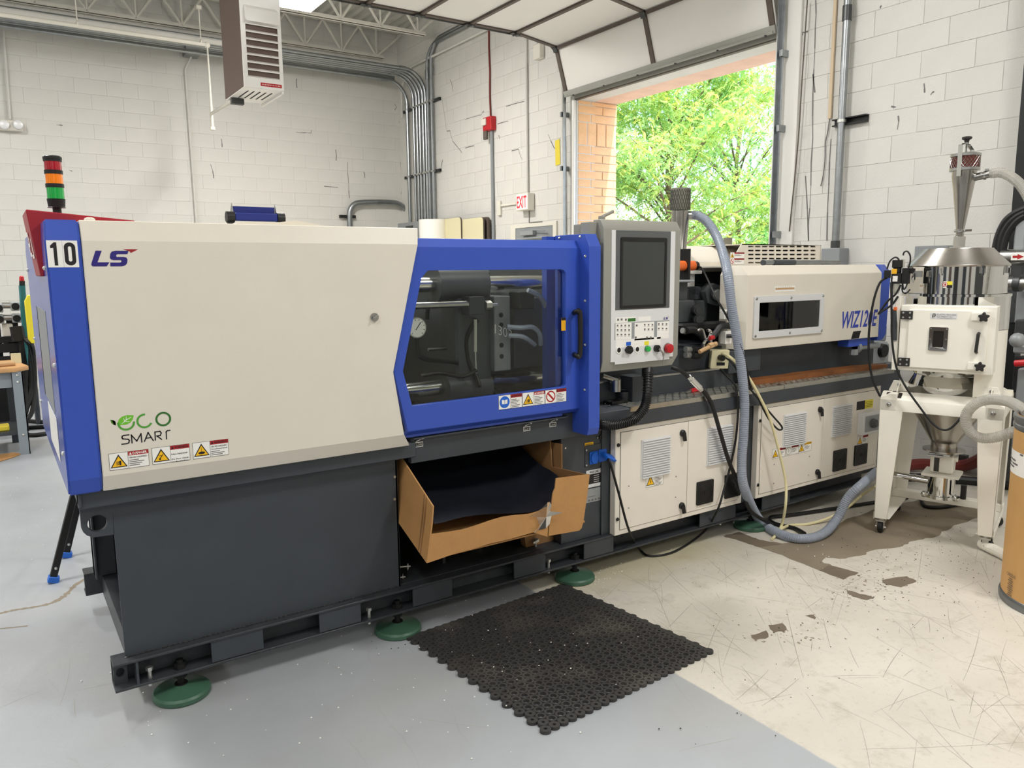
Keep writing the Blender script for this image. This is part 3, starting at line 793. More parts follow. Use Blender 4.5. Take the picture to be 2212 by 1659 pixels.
# --- base sides and structure ----------------------------------------
x1b = qx(861, 1120, YB)
bp = part('base_side_panel', MB().box(.290, x1b, YB, YB + .008, .209, .80), 'dark_paint', M_, bevel=.001)
for px, py in ((852, 1030), (852, 1078)): part('panel_screw', MB().cyl(fy(px, py, YB), fy(px, py, YB) - Vector((0, .004, 0)), .006, 10), 'zinc_bolt', bp)
mb = MB()
for i in range(60):
    x = .295 + i*(x1b - .3)/60; mb.ball((x, YB - .001, .209 + random.uniform(-.001, .002)), random.uniform(.004, .006), 6, (1.8, 1, 1))
o = part('weld_bead', mb, 'metal_dark', bp)
o['kind'] = 'stuff'
part('corner_post', MB().box(.285, .375, 3.90, 3.97, .208, .86).box(.285, .295, 3.86, 3.97, .208, .86), 'dark_paint', M_, bevel=.002)
part('inner_wall', MB().box(.42, 1.36, 3.4, 3.41, .208, .86), 'black_matte', M_)
# lifting lug: rounded plate with a hole
lp = [(.292, .80), (.292, .700), (.245, .692)]
lp = [(qx(172, 1098, YB), .80)] + [(fy(a, b, YB).x, fy(a, b, YB).z) for a, b in ((176, 1142), (180, 1150), (188, 1157), (201, 1161), (246, 1155))] + [(.292, .80)]
hc = fy(210.4, 1130.8, YB); part('lifting_lug', MB().prism(xz(lp, YB), (0, .022, 0), [xz(circ(hc.x, hc.z, .031, 24), YB)]), 'dark_paint', M_)
part('cover_rail', MB().box(.185, 1.47, 2.935, 2.99, .80, .864).box(.185, .195, 2.92, 4.2, .81, .86), 'dark_paint', M_, bevel=.003)
part('rear_base_panel', MB().box(.29, XR, 3.99, 4.0, .208, .86), 'dark_paint', M_)

# --- cream clamp cover -----------------------------------------------
xb = qx(223.5, 1060, 2.90); ZT, ZC = qz(540, 484, 2.905), qz(540, 524, YF)
ZB, ZC2 = .862, qz(560, 982.7, YF)
xr = [qx(884.8, 964.4, 2.905), qx(873, 922, YF), qx(850, 804, YF), qx(903, 530, YF), qx(903.5, 497, 2.905)]
zn = qz(850, 804, YF)
cc = part('clamp_cover', shell(MB(), [(ZB, 2.905, xb, xr[0]), (ZC2, YF, xb, xr[1]), (zn, YF, xb, xr[2]), (ZC, YF, xb, xr[3]), (ZT, 2.908, xb, xr[4])], 4.15), 'white_cover', M_, bevel=.0025, smooth=20)
p = fy(808, 685, YF); mb = MB(); mb.cyl(p, p - Vector((0, .008, 0)), .017, 20); mb.cyl(p - Vector((0, .008, 0)), p - Vector((0, .012, 0)), .011, 16); mb.obox(p - Vector((0, .016, 0)), (.011, 0, .006), (0, .006, 0), (-.0012, 0, .0022)); part('cover_lock', mb, 'steel', cc)
p = fy(195, 474, 2.93); part('cap_plug', MB().lathe([(.018, 0), (.016, .008), (.008, .012)], (p.x, 2.95, ZT), n=16), 'white_cover', cc)
# LS mark: slanted heavy letters and a red wedge
a0 = fy(200, 575.5, YF); a1 = fy(293, 575.5, YF); zt = qz(240, 541.5, YF); hL = zt - a0.z; xw = a1.x - a0.x
def logoLS(parent, x, z, w, h, y, nm='company_logo'):
    mb = MB(); mb.m = 0; sh = .22
    def pt(a, b): return (x + (a + sh*(b - .5)*.45)*w, y, z + b*h)
    mb.quad(*[pt(a, b) for a, b in ((.03,1),(.20,1),(.13,.26),(.46,.26),(.40,0),(.02,0),(-.03,.08),(-.03,.22))])
    s_ = [(.50,0),(.82,0),(.92,.06),(.96,.2),(.96,.42),(.92,.56),(.84,.6),(.64,.6),(.62,.66),(.62,.72),(.64,.78),(.93,.78),(.95,1),(.58,1),(.48,.94),(.45,.8),(.45,.56),(.49,.44),(.57,.40),(.76,.40),(.79,.36),(.79,.28),(.76,.24),(.48,.24)]
    P3 = [Vector(pt(a, b)) for a, b in s_]; mb.add(P3, [tuple(t) for t in tessellate_polygon([P3])])
    mb.m = 1; mb.quad(*[pt(a, b) for a, b in ((.78,1.10),(1.22,1.10),(1.02,.86),(.985,.96))])
    return part(nm, mb, ['ink_navy', 'machine_red'], parent, smooth=0, fixn=False)
logoLS(cc, a0.x + .004, a0.z, xw*.83, hL, YF - .0008)
# eco smart mark
def arc(mb, cx, cz, r, t, a0, a1, y, n=28, hook=None):
    P = []
    for i in range(n): 
        th = math.radians(a0 + (a1-a0)*i/n); th2 = math.radians(a0 + (a1-a0)*(i+1)/n)
        mb.quad((cx + r*math.cos(th), y, cz + r*math.sin(th)), (cx + r*math.cos(th2), y, cz + r*math.sin(th2)), (cx + (r-t)*math.cos(th2), y, cz + (r-t)*math.sin(th2)), (cx + (r-t)*math.cos(th), y, cz + (r-t)*math.sin(th)))
k = 320/2212; E = lambda a, b: fy(200 + a*k, 860 + b*k, YF)
mb = MB(); y = YF - .0008
pe, pc, po = E(500, 365), E(775, 340), E(1055, 312); R = (E(1172, 312).x - E(934, 312).x)/2
mb.m = 2; arc(mb, po.x, po.z, R, R*.26, 0, 360, y)
mb.m = 1; arc(mb, pc.x, pc.z, R, R*.26, 82, 335, y); arc(mb, pe.x, pe.z, R*1.08, R*.26, 175, 362, y)
mb.m = 0; leaf = [E(a, b) - Vector((0, .0003, 0)) for a, b in ((615,256),(598,320),(560,370),(500,398),(420,402),(400,432),(378,412),(374,372),(392,318),(440,276),(520,252))]; mb.add(leaf, [tuple(t) for t in tessellate_polygon([leaf])])
leaf = [E(a, b) for a, b in ((262,325),(310,328),(344,352),(350,406),(320,402),(282,376))]; mb.add(leaf, [tuple(range(6))])
mb.m = 3
for q in (((436,380),(500,318),(578,280),(582,284),(508,326),(442,384)), ((470,345),(462,296),(468,296),(478,340)), ((496,322),(498,272),(504,272),(506,318)), ((478,345),(552,348),(552,353),(474,352))):
    L_ = [E(*v) - Vector((0, .0006, 0)) for v in q]; mb.add(L_, [tuple(t) for t in tessellate_polygon([L_])])
part('eco_logo', mb, ['logo_green_light', 'logo_green', 'logo_green_dark', 'sticker_white'], cc, smooth=0, fixn=False)
mb = MB(); th = R*.075
def stroke(mb, pts, w, y):
    P = [Vector((q.x, y, q.z)) for q in pts]
    for i in range(len(P) - 1):
        d = (P[i+1] - P[i]).normalized(); n = Vector((-d.z, 0, d.x))*w; e = d*w
        mb.quad(P[i] - n - e, P[i+1] - n + e, P[i+1] + n + e, P[i] + n - e)
for q in ([(540,547),(470,556),(445,565),(438,590),(450,608),(530,613),(548,632),(540,668),(510,680),(438,688)], [(590,668),(578,552),(660,640),(722,530),(735,655)], [(775,645),(828,514),(905,632)], [(800,598),(872,588)],
          [(938,625),(930,505),(1005,495),(1024,520),(1012,556),(960,564),(1030,615)], [(1105,608),(1098,505),(1112,488),(1155,480)]):
    stroke(mb, [E(*v) for v in q], th, y)
part('smart_lettering', mb, 'ink', cc, smooth=0, fixn=False)
for tl, br, kd, hd, ln, bd in (((234,981),(323,1005),'tri_hand','DANGER',('CRUSH HAZARD.',),6), ((327,969),(411,991),'tri_fall','WARNING',('','FALL HAZARD.','','Do Not Climb','on the machine.'),0), ((415,958),(494.5,980),'tri_load','WARNING',('CRUSH HAZARD.','Overhead load.'),4)):
    xa, xb2 = qx(tl[0], tl[1], YF), qx(br[0], br[1], YF); za = E(250, 1085).z
    zq = qz(tl[0] + 3, {234: 1017, 327: 1004, 415: 992}[tl[0]], YF); zt2 = qz(tl[0], {234: 980.5, 327: 968, 415: 957}[tl[0]], YF)
    sticker(cc, xa, xb2, zq, zt2, YF - .0004, kd, hd, ln, bd)
# blue end cover
em_ = MB(); shell(em_, [(ZB, 2.905, XL, xb - .002), (ZC2, YF, XL, xb - .002), (ZC, YF, XL, xb - .002), (ZT, 2.908, XL + .004, xb - .002)], 4.36)
em_.mi = [1 if all(abs(em_.v[i][0] - XL) < .006 for i in f) else 0 for f in em_.f]
ec = part('end_cover', em_, ['machine_blue', 'machine_blue_end'], M_, bevel=.006, seg=2, smooth=20)
for yy, zz in ((2.955, 1.62), (2.955, 1.30), (2.955, 1.0), (4.28, 1.62), (4.28, 1.3), (4.28, 1.0)):
    part('cover_screw', MB().ball((XL - .001, yy, zz), .008, 8), 'zinc_bolt', ec)
part('side_window', MB().box(XL - .0015, XL + .001, 3.20, 3.75, 1.10, 1.47), 'panel_grey', ec); part('window_trim', MB().box(XL - .003, XL - .001, 3.75, 3.765, 1.1, 1.47), 'black_plastic', ec)
part('notice_sheet', MB().box(XL - .0025, XL - .001, 3.15, 3.62, .93, 1.09), 'sticker_white', ec)
za, zb2 = qz(130, 519.5, YF), qz(140, 577.5, YF); xa, xc = qx(101.5, 545, YF), qx(176, 577, YF) - .006
np_ = part('number_plate', MB().box(xa, (xa + xc)/2, YF - .0012, YF, zb2, za), 'sticker_white', ec); part('number_plate', MB().box((xa + xc)/2 + .0006, xc, YF - .0012, YF, zb2, za), 'sticker_white', ec)
hN = (za - zb2)*.86; zN = zb2 + (za - zb2)*.07; w2 = (xc - xa)/2
mb = MB(); y = YF - .0016; x = xa + w2*.30
for q in ([(x + w2*.12, zN), (x + w2*.34, zN), (x + w2*.34, zN + hN), (x + w2*.17, zN + hN), (x - w2*.07, zN + hN*.86), (x - w2*.07, zN + hN*.74), (x + w2*.12, zN + hN*.76)],):
    P3 = [Vector((a, y, b)) for a, b in q]; mb.add(P3, [tuple(t) for t in tessellate_polygon([P3])])
part('digit', mb, 'ink', np_, smooth=0, fixn=False)
cx = xa + w2*1.47; ow, iw = w2*.37, w2*.115
def stad(w, h): return rrect(cx - w, cx + w, zN + hN/2 - h/2, zN + hN/2 + h/2, w*.98, 8)
P3 = [Vector((a, y, b)) for a, b in stad(ow, hN)]; P4 = [Vector((a, y, b)) for a, b in stad(iw, hN*.66)]
mb = MB(); mb.add(P3 + P4, [tuple(t) for t in tessellate_polygon([P3, P4])]); part('digit', mb, 'ink', np_, smooth=0, fixn=False)
# red wing over the end, with white lettering on its side
YR = 3.06
rp = pxy([(55, 452), (292, 476.5), (292, 500), (103, 500), (96, 597), (87.5, 597)], YR)
rw = part('red_wing', MB().prism(rp, (0, .30, 0)), 'machine_red', M_, bevel=.003)
P0, P1 = rp[0], rp[5]; d = (P1 - P0)
mb = MB()
for t0, t1, y0, y1 in ((.42, .72, 3.10, 3.13), (.66, .72, 3.10, 3.2), (.30, .36, 3.22, 3.32), (.36, .5, 3.22, 3.25), (.47, .53, 3.22, 3.32), (.53, .66, 3.29, 3.32), (.62, .68, 3.22, 3.32)):
    n = Vector((-.003, 0, -.001)); q = [P0 + d*t0, P0 + d*t1]
    mb.quad(Vector((q[0].x, y0, q[0].z)) + n, Vector((q[1].x, y0, q[1].z)) + n, Vector((q[1].x, y1, q[1].z)) + n, Vector((q[0].x, y1, q[0].z)) + n)
part('wing_lettering', mb, 'sticker_white', rw, smooth=0, fixn=False)
# signal tower on the wing
c = fy(122, 440, 3.22); z0 = fy(122, 452, 3.22).z
tw = part('signal_tower', MB().cyl((c.x, 3.22, z0 - .08), (c.x, 3.22, z0 + .03), .014, 12), 'black_plastic', M_)
def zz_(py): return qz(120, py, 3.22)
rT = (qx(139, 400, 3.22) - qx(98, 400, 3.22))/2
part('tower_base', MB().lathe([(.03, zz_(449)), (rT*.92, zz_(447)), (rT, zz_(430))], (c.x, 3.22, 0), n=20), 'black_plastic', tw)
for a, b, m in ((400, 430, 'lens_green'), (371, 400, 'lens_orange'), (344, 371, 'lens_red')):
    part('lens', MB().lathe([(rT*.93, zz_(b)), (rT*.93, zz_(a) - .006)], (c.x, 3.22, 0), n=24), m, tw); part('ring', MB().lathe([(rT, zz_(a) - .009), (rT, zz_(a) + .004)], (c.x, 3.22, 0), n=24), 'black_plastic', tw)
part('tower_cap', MB().lathe([(rT*1.03, zz_(345)), (rT*1.03, zz_(340)), (rT*.9, zz_(337.5))], (c.x, 3.22, 0), n=24), 'black_plastic', tw)
# navy roller unit and hatch on the roof
yr = 3.75; a, b = fy(505, 462, yr), fy(598, 474, yr)
ru = part('roof_roller', MB().box(a.x, b.x, yr - .02, yr + .02, qz(550, 478, yr), qz(550, 461, yr)), 'roller_navy', M_, bevel=.004)
part('roller_flap', MB().box(a.x + .003, b.x - .003, yr + .02, yr + .03, qz(550, 462, yr), qz(550, 446, yr)), 'roller_navy', ru)
for x, s in ((a.x, -1), (b.x, 1)):
    part('roller_bracket', MB().prism([(x, yr, qz(505, 461, yr)), (x, yr + .06, qz(505, 461, yr)), (x, yr + .02, qz(505, 437, yr))], (s*.003, 0, 0)), 'steel', ru)
    part('roller_knob', MB().cyl((x, yr, qz(505, 469, yr)), (x + s*.035, yr, qz(505, 469, yr)), .026, 12).box(x + s*.006, x + s*.03, yr - .012, yr + .012, ZT - .02, qz(505, 470, yr)), 'black_plastic', ru)
part('roof_hatch', MB().prism(pxy([(500, 487), (520, 479), (604, 480), (640, 476), (705, 488), (705, 496), (500, 490)], 3.6), (0, .3, 0)), 'white_cover', M_)
# --- window door ----------------------------------------------------
Z7 = lambda a, b, y=YD: fy(820 + a/3.318, 460 + b/3.318, y)
def poly7(pp, y=YD): return [Z7(a, b, y) for a, b in pp]
outer = poly7([(225,1550),(100,1140),(282,245),(1448,245),(1448,1440),(1440,1452),(1425,1458)])
zdb = Z7(240, 1600).z; xdr = outer[3].x; zc = outer[2].z
xl0 = qx(880, 900, YD)
win = poly7([(235,1385),(168,1135),(300,470),(335,425),(350,413),(1300,405),(1322,412),(1334,430),(1335,1225),(1330,1240),(1318,1246)])
# door face: the outline below the cover's edge, window cut out
zlow = Z7(300, 1555).z; zlow2 = zlow
face = [Vector((xl0, YD, zlow)), Vector((1.36, YD, zn)), Vector((qx(903,533,YD) - .015, YD, zc)), Vector((xdr, YD, zc)), Vector((xdr, YD, zlow))]
dm = MB(); dm.prism(face, (0, .03, 0), [win])
zt2 = Z7(900, 188).z
dm.prism([(xl0, YD, zlow), (xl0, YD + .03, zdb), (xl0, YD + .06, zdb), (xl0, YD + .03, zlow)], (xdr - xl0 - .002, 0, 0))
dm.prism([(face[2].x, YD, zc), (face[2].x, YD + .03, zt2), (face[2].x, YD + .06, zt2), (face[2].x, YD + .03, zc)], (xdr - face[2].x - .006, 0, 0))
dm.box(xdr - .004, xdr, YD, YD + .09, zlow, zc)
door = part('guard_door', dm, 'machine_blue', M_, bevel=.0015, smooth=15)
part('door_window', MB().prism([p + Vector((0, .018, 0)) for p in win], (0, .004, 0)), 'clear_pane', door, smooth=0)
part('inner_frame', MB().box(qx(1202, 700, 2.96), xdr - .02, 2.95, 2.97, win[0].z - .03, 1.64), 'machine_blue', door)
hp = [Z7(1385, 715), Z7(1412, 708, YD - .045), Z7(1437, 728, YD - .055), Z7(1437, 1008, YD - .055), Z7(1412, 1022, YD - .045), Z7(1385, 1015)]
part('door_handle', MB().tube(sm([hp[0] + Vector((.008, .0, 0))] + hp[1:5] + [hp[5] + Vector((.008, 0, 0))], 4), .0125, 12), 'black_plastic', door)
a, b = Z7(1302, 752), Z7(1333, 843)
mb = MB(); mb.m = 0; mb.box(a.x, b.x, YD - .001, YD, b.z, a.z); mb.m = 1; mb.quad((a.x, YD - .0014, a.z - .012), (b.x, YD - .0014, a.z - .012), (b.x, YD - .0014, a.z), (a.x, YD - .0014, a.z)); part('door_label', mb, ['sticker_orange', 'ink'], door, smooth=0)
za, zb_ = Z7(855, 1310).z, Z7(855, 1412).z
for x0, x1, kd, hd in ((852, 1020, 'ring_book', 'WARNING'), (1022, 1184, 'tri_hand', 'DANGER'), (1186, 1338, 'ring_no', 'WARNING')):
    sticker(door, Z7(x0, 1350).x, Z7(x1, 1320).x, zb_, za, YD - .0004, kd, hd, (), 6)
part('door_sill_lip', MB().box(xl0 + .01, xdr - .09, YD + .035, YD + .075, zdb - .012, zdb), 'machine_blue', door)
# rail under the door with scale labels
yr_ = 2.955
rl = part('door_rail', MB().box(qx(888, 985, yr_), 2.40, yr_, yr_ + .03, Z7(260, 1760, yr_).z - .02, zdb - .004), 'dark_paint', M_, bevel=.002)
part('rail_strip', MB().box(qx(888, 985, yr_), 2.3, yr_ - .03, yr_, zdb - .022, zdb - .016), 'dark_paint', rl)
for px, py, t in ((905, 960, 'LS1B'), (1138, 926, 'LS1'), (1194, 917, 'LS1A')):
    p = fy(px, py, yr_); w = .02
    mb = MB(); mb.m = 0; mb.box(p.x - w, p.x + w, yr_ - .001, yr_, p.z - .011, p.z + .011); mb.m = 1; mb.quad((p.x - w*.86, yr_ - .0014, p.z - .008), (p.x + w*.86, yr_ - .0014, p.z - .008), (p.x + w*.86, yr_ - .0014, p.z + .008), (p.x - w*.86, yr_ - .0014, p.z + .008))
    mb.m = 0; mb.text(t, (p.x, yr_ - .0018, p.z - .005), UX, UZ, .010, .026, .0002, align='CENTER', res=1)
    part('switch_label', mb, ['sticker_white', 'ink'], rl, smooth=0); part('rail_clip', MB().ball((p.x + .012, yr_ - .012, p.z + .03), .010, 10).cyl((p.x - .02, yr_ - .01, p.z + .018), (p.x + .01, yr_ - .01, p.z + .026), .003, 6), 'steel', rl)
# --- blue pillar ----------------------------------------------------
px0, px1, py0 = 2.350, 2.420, 2.83
zpc, zpt, zpb, zpb2 = qz(1285, 532, py0), qz(1280, 505, py0 + .03), qz(1283, 940, py0), qz(1283, 925, py0)
pl = part('blue_pillar', shell(MB(), [(zpb, py0 + .012, px0, px1), (zpb2 + .0, py0, px0, px1), (zpc, py0, px0, px1), (zpt, py0 + .035, px0, px1)], 3.10), 'machine_blue', M_, bevel=.002, smooth=15)
part('pillar_back', MB().box(2.30, 2.42, 3.10, 3.14, .80, 1.76), 'machine_blue', pl)
for z, yy in ((1.66, 2.86), (1.45, 2.86), (1.24, 2.86), (1.02, 2.86), (1.752, 2.9), (1.752, 3.06)):
    part('pillar_screw', MB().ball((px0 - .001, yy, z), .007, 8), 'zinc_bolt', pl)
# --- clamp inside ---------------------------------------------------
part('rear_guard', MB().box(1.2, 2.75, 4.10, 4.14, .80, 1.55), 'dark_paint', M_)
part('bed_plate', MB().box(1.2, 2.6, 3.0, 4.1, .80, .88), 'black_matte', M_)
part('fixed_platen', MB().box(2.50, 2.62, 3.12, 4.05, .88, 1.70), 'casting', M_, bevel=.01)
yt = 3.26
def bar(name, pxa, pxb, pyc, r, y, m='tie_chrome'):
    a = fy(pxa, pyc, y); b = fy(pxb, pyc, y); z = fy((pxa + pxb)/2, pyc, y).z
    return part(name, MB().cyl((a.x, y, z), (b.x, y, z), r, 24), m, M_)
bar('tie_bar', 862, 1260, 612, .036, yt); bar('tie_bar', 860, 1260, 825, .036, yt + .02); bar('tie_bar', 860, 1260, 634, .034, 3.85); bar('tie_bar', 860, 1260, 790, .034, 3.85)
z1 = fy(1120, 612, yt).z
mp = part('moving_platen', MB().box(qx(985, 700, 3.20), qx(1063, 700, 3.20), 3.20, 4.0, .90, z1 + .07), 'casting', M_, bevel=.012)
part('tie_bar_boss', MB().cyl((qx(935, 612, yt), yt, z1), (qx(1040, 612, yt), yt, z1), .088, 28), 'casting', mp)
part('tie_bar_boss', MB().cyl((qx(958, 840, yt), yt, fy(1120, 825, yt).z), (qx(1050, 830, yt), yt, fy(1120, 825, yt).z), .075, 28), 'casting', mp)
p = fy(1182, 612, yt); part('tie_bar_nut', MB().cyl((p.x, yt, z1), (p.x + .09, yt, z1), .062, 24), 'casting', M_)
# mould halves, with the chalked number on the near one
a, b = fy(1067, 640, 3.16), fy(1104, 800, 3.16)
mo = part('mould_half', MB().box(a.x, b.x, 3.16, 3.75, b.z, a.z), 'mold_steel', M_, bevel=.004)
for z in (.2, .35, .62, .75): part('eye_hole', MB().cyl((a.x + .04, 3.158, b.z + (a.z - b.z)*z), (a.x + .04, 3.162, b.z + (a.z - b.z)*z), .012, 12), 'black_matte', mo)
q = fy(1071, 700, 3.156); mb = MB(); mb.text('1303', (q.x - .005, 3.158, q.z - .045), Vector((1, 0, -.35)), UZ, .045, .105, .0004, bold=-.012); part('chalk_number', mb, 'speck_white', mo, smooth=0, fixn=False)
a2, b2 = fy(1110, 645, 3.20), fy(1172, 790, 3.2)
m2 = part('mould_half', MB().box(a2.x, b2.x, 3.20, 3.75, b2.z, a2.z), 'casting', M_, bevel=.004)
a, b = fy(1014, 641, 3.13), fy(1047, 679, 3.13)
ej = part('ejector_block', MB().box(a.x, b.x, 3.13, 3.21, b.z, a.z), 'dark_paint', mp, bevel=.003)
q = fy(1055, 659, 3.15); part('proximity_nut', MB().cyl((q.x - .02, 3.15, q.z), (q.x + .012, 3.15, q.z), .022, 6).cyl((q.x + .012, 3.15, q.z), (q.x + .05, 3.15, q.z), .008, 8), 'zinc_bolt', mp)
bar('guide_rod', 872, 1016, 659, .016, 3.15, 'steel')
part('sensor_tube', MB().cyl(fy(1027, 690, 3.14), fy(1027, 760, 3.14), .008, 10).cyl(fy(1027, 760, 3.14), fy(1029, 806, 3.14), .004, 8), 'zinc_bolt', mp)
part('ejector_pin', MB().cyl(fy(925, 755, 3.3), fy(972, 752, 3.3), .008, 8), 'steel', M_)
g = fy(901, 708, 3.06)
gg = part('pressure_gauge', MB().cyl((g.x, 3.06, g.z), (g.x, 3.09, g.z), .046, 28), 'steel', M_)
mb = MB(); mb.m = 0; mb.cyl((g.x, 3.0585, g.z), (g.x, 3.06, g.z), .041, 28); mb.m = 1
for t in range(10):
    th = math.radians(-45 + t*30); d = Vector((math.cos(th), 0, math.sin(th))); n = Vector((-d.z, 0, d.x))*.0015; c = Vector((g.x, 3.058, g.z))
    mb.quad(c + d*.032 - n, c + d*.038 - n, c + d*.038 + n, c + d*.032 + n)
d = Vector((.6, 0, .8)); n = Vector((-d.z, 0, d.x))*.002; c = Vector((g.x, 3.0578, g.z)); mb.quad(c - d*.012 - n, c + d*.03 - n, c + d*.03 + n, c - d*.012 + n)
part('gauge_face', mb, ['sticker_white', 'ink'], gg, smooth=0, fixn=False)
part('gauge_hose', MB().tube(sm([fy(901, 722, 3.07), fy(902, 755, 3.08), fy(915, 775, 3.1), (1.83, 3.2, 1.16), (1.9, 3.3, 1.12), fy(985, 800, 3.4)], 6), .011, 8), 'cable_black', gg)
for pts in ([fy(1032, 690, 3.18), fy(1008, 730, 3.2), fy(1012, 780, 3.2), fy(1030, 815, 3.18), fy(1036, 835, 3.15)], [fy(908, 812, 3.1), fy(950, 806, 3.1), fy(1000, 813, 3.12), fy(1028, 800, 3.13)], [fy(930, 630, 3.35), fy(925, 660, 3.35), fy(922, 690, 3.35)]):
    part('hydraulic_hose', MB().tube(sm(pts, 6), .011, 8), 'cable_black', M_)
for pts in ([fy(1095, 706, 3.12), fy(1125, 708, 3.1), fy(1150, 707, 3.1), fy(1166, 722, 3.1), fy(1168, 745, 3.12)], [fy(1140, 627, 3.1), fy(1165, 640, 3.1), fy(1180, 665, 3.12), fy(1182, 700, 3.15)], [fy(1098, 725, 3.12), fy(1130, 728, 3.1), fy(1155, 745, 3.12)]):
    part('water_hose', MB().tube(sm(pts, 6), .012, 8), 'hose_grey', M_)
a, b = fy(1000, 838, 3.07), fy(1108, 850, 3.07)
mb = MB(); mb.box(fy(962, 845, 3.07).x, b.x, 3.07, 3.3, .88, .925); sp = part('slide_plate', mb, 'casting', M_, bevel=.004)
for px in (975, 1007, 1057): part('slide_bolt', MB().lathe([(.017, .925), (.017, .945)], (qx(px, 845, 3.1), 3.1, 0), n=6), 'zinc_bolt', sp)
part('switch_bracket', MB().box(qx(1118, 640, 3.12), qx(1150, 640, 3.12), 3.1, 3.2, qz(1130, 668, 3.12), qz(1130, 630, 3.12)), 'black_plastic', M_, bevel=.004)
# --- chute opening under the door, column with sockets ----------------
x2 = qx(1212, 1050, YB)
part('chute_side', MB().box(x1b - .008, x1b, YB, 3.9, .209, .80), 'dark_paint', M_); part('chute_back', MB().box(x1b, x2, 3.9, 3.91, .209, .80), 'black_matte', M_)
part('chute_floor', MB().box(x1b, x2, 3.0, 3.9, .206, .212), 'dark_paint_worn', M_)
part('chute_rib', MB().box(qx(957, 1230, 3.1), qx(963, 1230, 3.1), 3.1, 3.12, .212, .40), 'metal_dark', M_)
x3 = qx(1326, 1100, YB)
col = part('socket_column', MB().box(x2, x3, YB, 3.95, .209, zdb - .02), 'dark_paint', M_, bevel=.002)
for px, py in ((1221, 968), (1221, 1035)): part('column_screw', MB().cyl(fy(px, py, YB), fy(px, py, YB) - Vector((0, .003, 0)), .005, 8), 'zinc_bolt', col)
Z6 = lambda a, b, y=YB: fy(1220 + a/3.77, 780 + b/3.77, y)
def r6(a, b, c, d, y=YB):
    p, q = Z6(a, b, y), Z6(c, d, y); return p.x, q.x, q.z, p.z
sk_ = part('socket_plate', MB().box(Z6(163, 750).x, Z6(352, 750).x, YB - .004, YB, Z6(180, 862).z, Z6(165, 690).z), 'dark_paint', col, bevel=.001)
for a, b in ((176, 727), (344, 697), (176, 850), (266, 622), (328, 610)): part('plate_screw', MB().ball(Z6(a, b, YB - .004), .0055, 8), 'zinc_bolt', sk_)
for i, (a, b) in enumerate(((228, 785), (300, 765))):
    p = Z6(a, b); s = part('power_socket', MB().box(p.x - .028, p.x + .028, YB - .012, YB - .004, p.z - .034, p.z + .034), 'socket_blue', sk_, bevel=.004)
    if i == 0: part('socket_flap', MB().prism([Vector((q.x, YB - .020, q.z)) for q in [Vector((p.x + .024*math.cos(t*.393), 0, p.z + .031*math.sin(t*.393))) for t in range(16)]], (0, .008, 0)), 'socket_blue', sk_, bevel=.002)
    else: part('socket_flap', MB().obox((p.x + .012, YB - .045, p.z - .004), (.030, 0, -.012), (0, .022, .012), (.002, -.006, .006)), 'socket_blue', sk_, bevel=.003)
p = Z6(293, 620); part('blank_plug', MB().cyl((p.x, YB, p.z), (p.x, YB - .006, p.z), .014, 16), 'black_plastic', col)
x0, x1, z0, z1 = r6(163, 668, 232, 706)
mb = MB(); mb.m = 0; mb.box(x0, x1, YB - .0008, YB, z0, z1); mb.m = 1; mb.text('WARNING', (x0 + .003, YB - .0012, z0 + (z1-z0)*.55), UX, UZ, (z1-z0)*.3, (x1-x0)*.85, .0002, res=1); mb.text('AC 220V', (x0 + .006, YB - .0012, z0 + (z1-z0)*.15), UX, UZ, (z1-z0)*.25, (x1-x0)*.6, .0002, res=1); part('voltage_label', mb, ['sticker_yellow', 'ink'], col, smooth=0)
x0, x1, z0, z1 = r6(175, 895, 345, 1000)
mb = MB(); mb.m = 0; mb.box(x0, x1, YB - .0008, YB, z0, z1); mb.m = 1; mb.quad((x0+.004, YB-.0012, z0+.018), (x1-.004, YB-.0012, z0+.018), (x1-.004, YB-.0012, z1-.022), (x0+.004, YB-.0012, z1-.022)); mb.text('WIZ120E', (x0 + .02, YB - .0012, z1 - .018), UX, UZ, .013, .06, .0002, bold=.03, res=1)
mb.m = 0
for r_ in range(4): mb.quad((x0+.05, YB-.0015, z1-.034-r_*.011), (x0+.085, YB-.0015, z1-.034-r_*.011), (x0+.085, YB-.0015, z1-.031-r_*.011), (x0+.05, YB-.0015, z1-.031-r_*.011))
part('rating_plate', mb, ['hmi_silver', 'ink'], col, smooth=0)
x0, x1, z0, z1 = r6(165, 1050, 318, 1125)
mb = MB(); mb.m = 0; mb.box(x0, x1, YB - .0008, YB, z0, z1); mb.m = 1
for r_ in range(4): mb.quad((x0+.02+r_*.022, YB-.0012, z0+.006), (x0+.034+r_*.022, YB-.0012, z0+.006), (x0+.034+r_*.022, YB-.0012, z0+.016), (x0+.02+r_*.022, YB-.0012, z0+.016))
mb.quad((x0+.02, YB-.0012, z0+.028), (x0+.07, YB-.0012, z0+.028), (x0+.07, YB-.0012, z0+.032), (x0+.02, YB-.0012, z0+.032)); part('data_plate', mb, ['far_grey', 'ink_grey'], col, smooth=0)
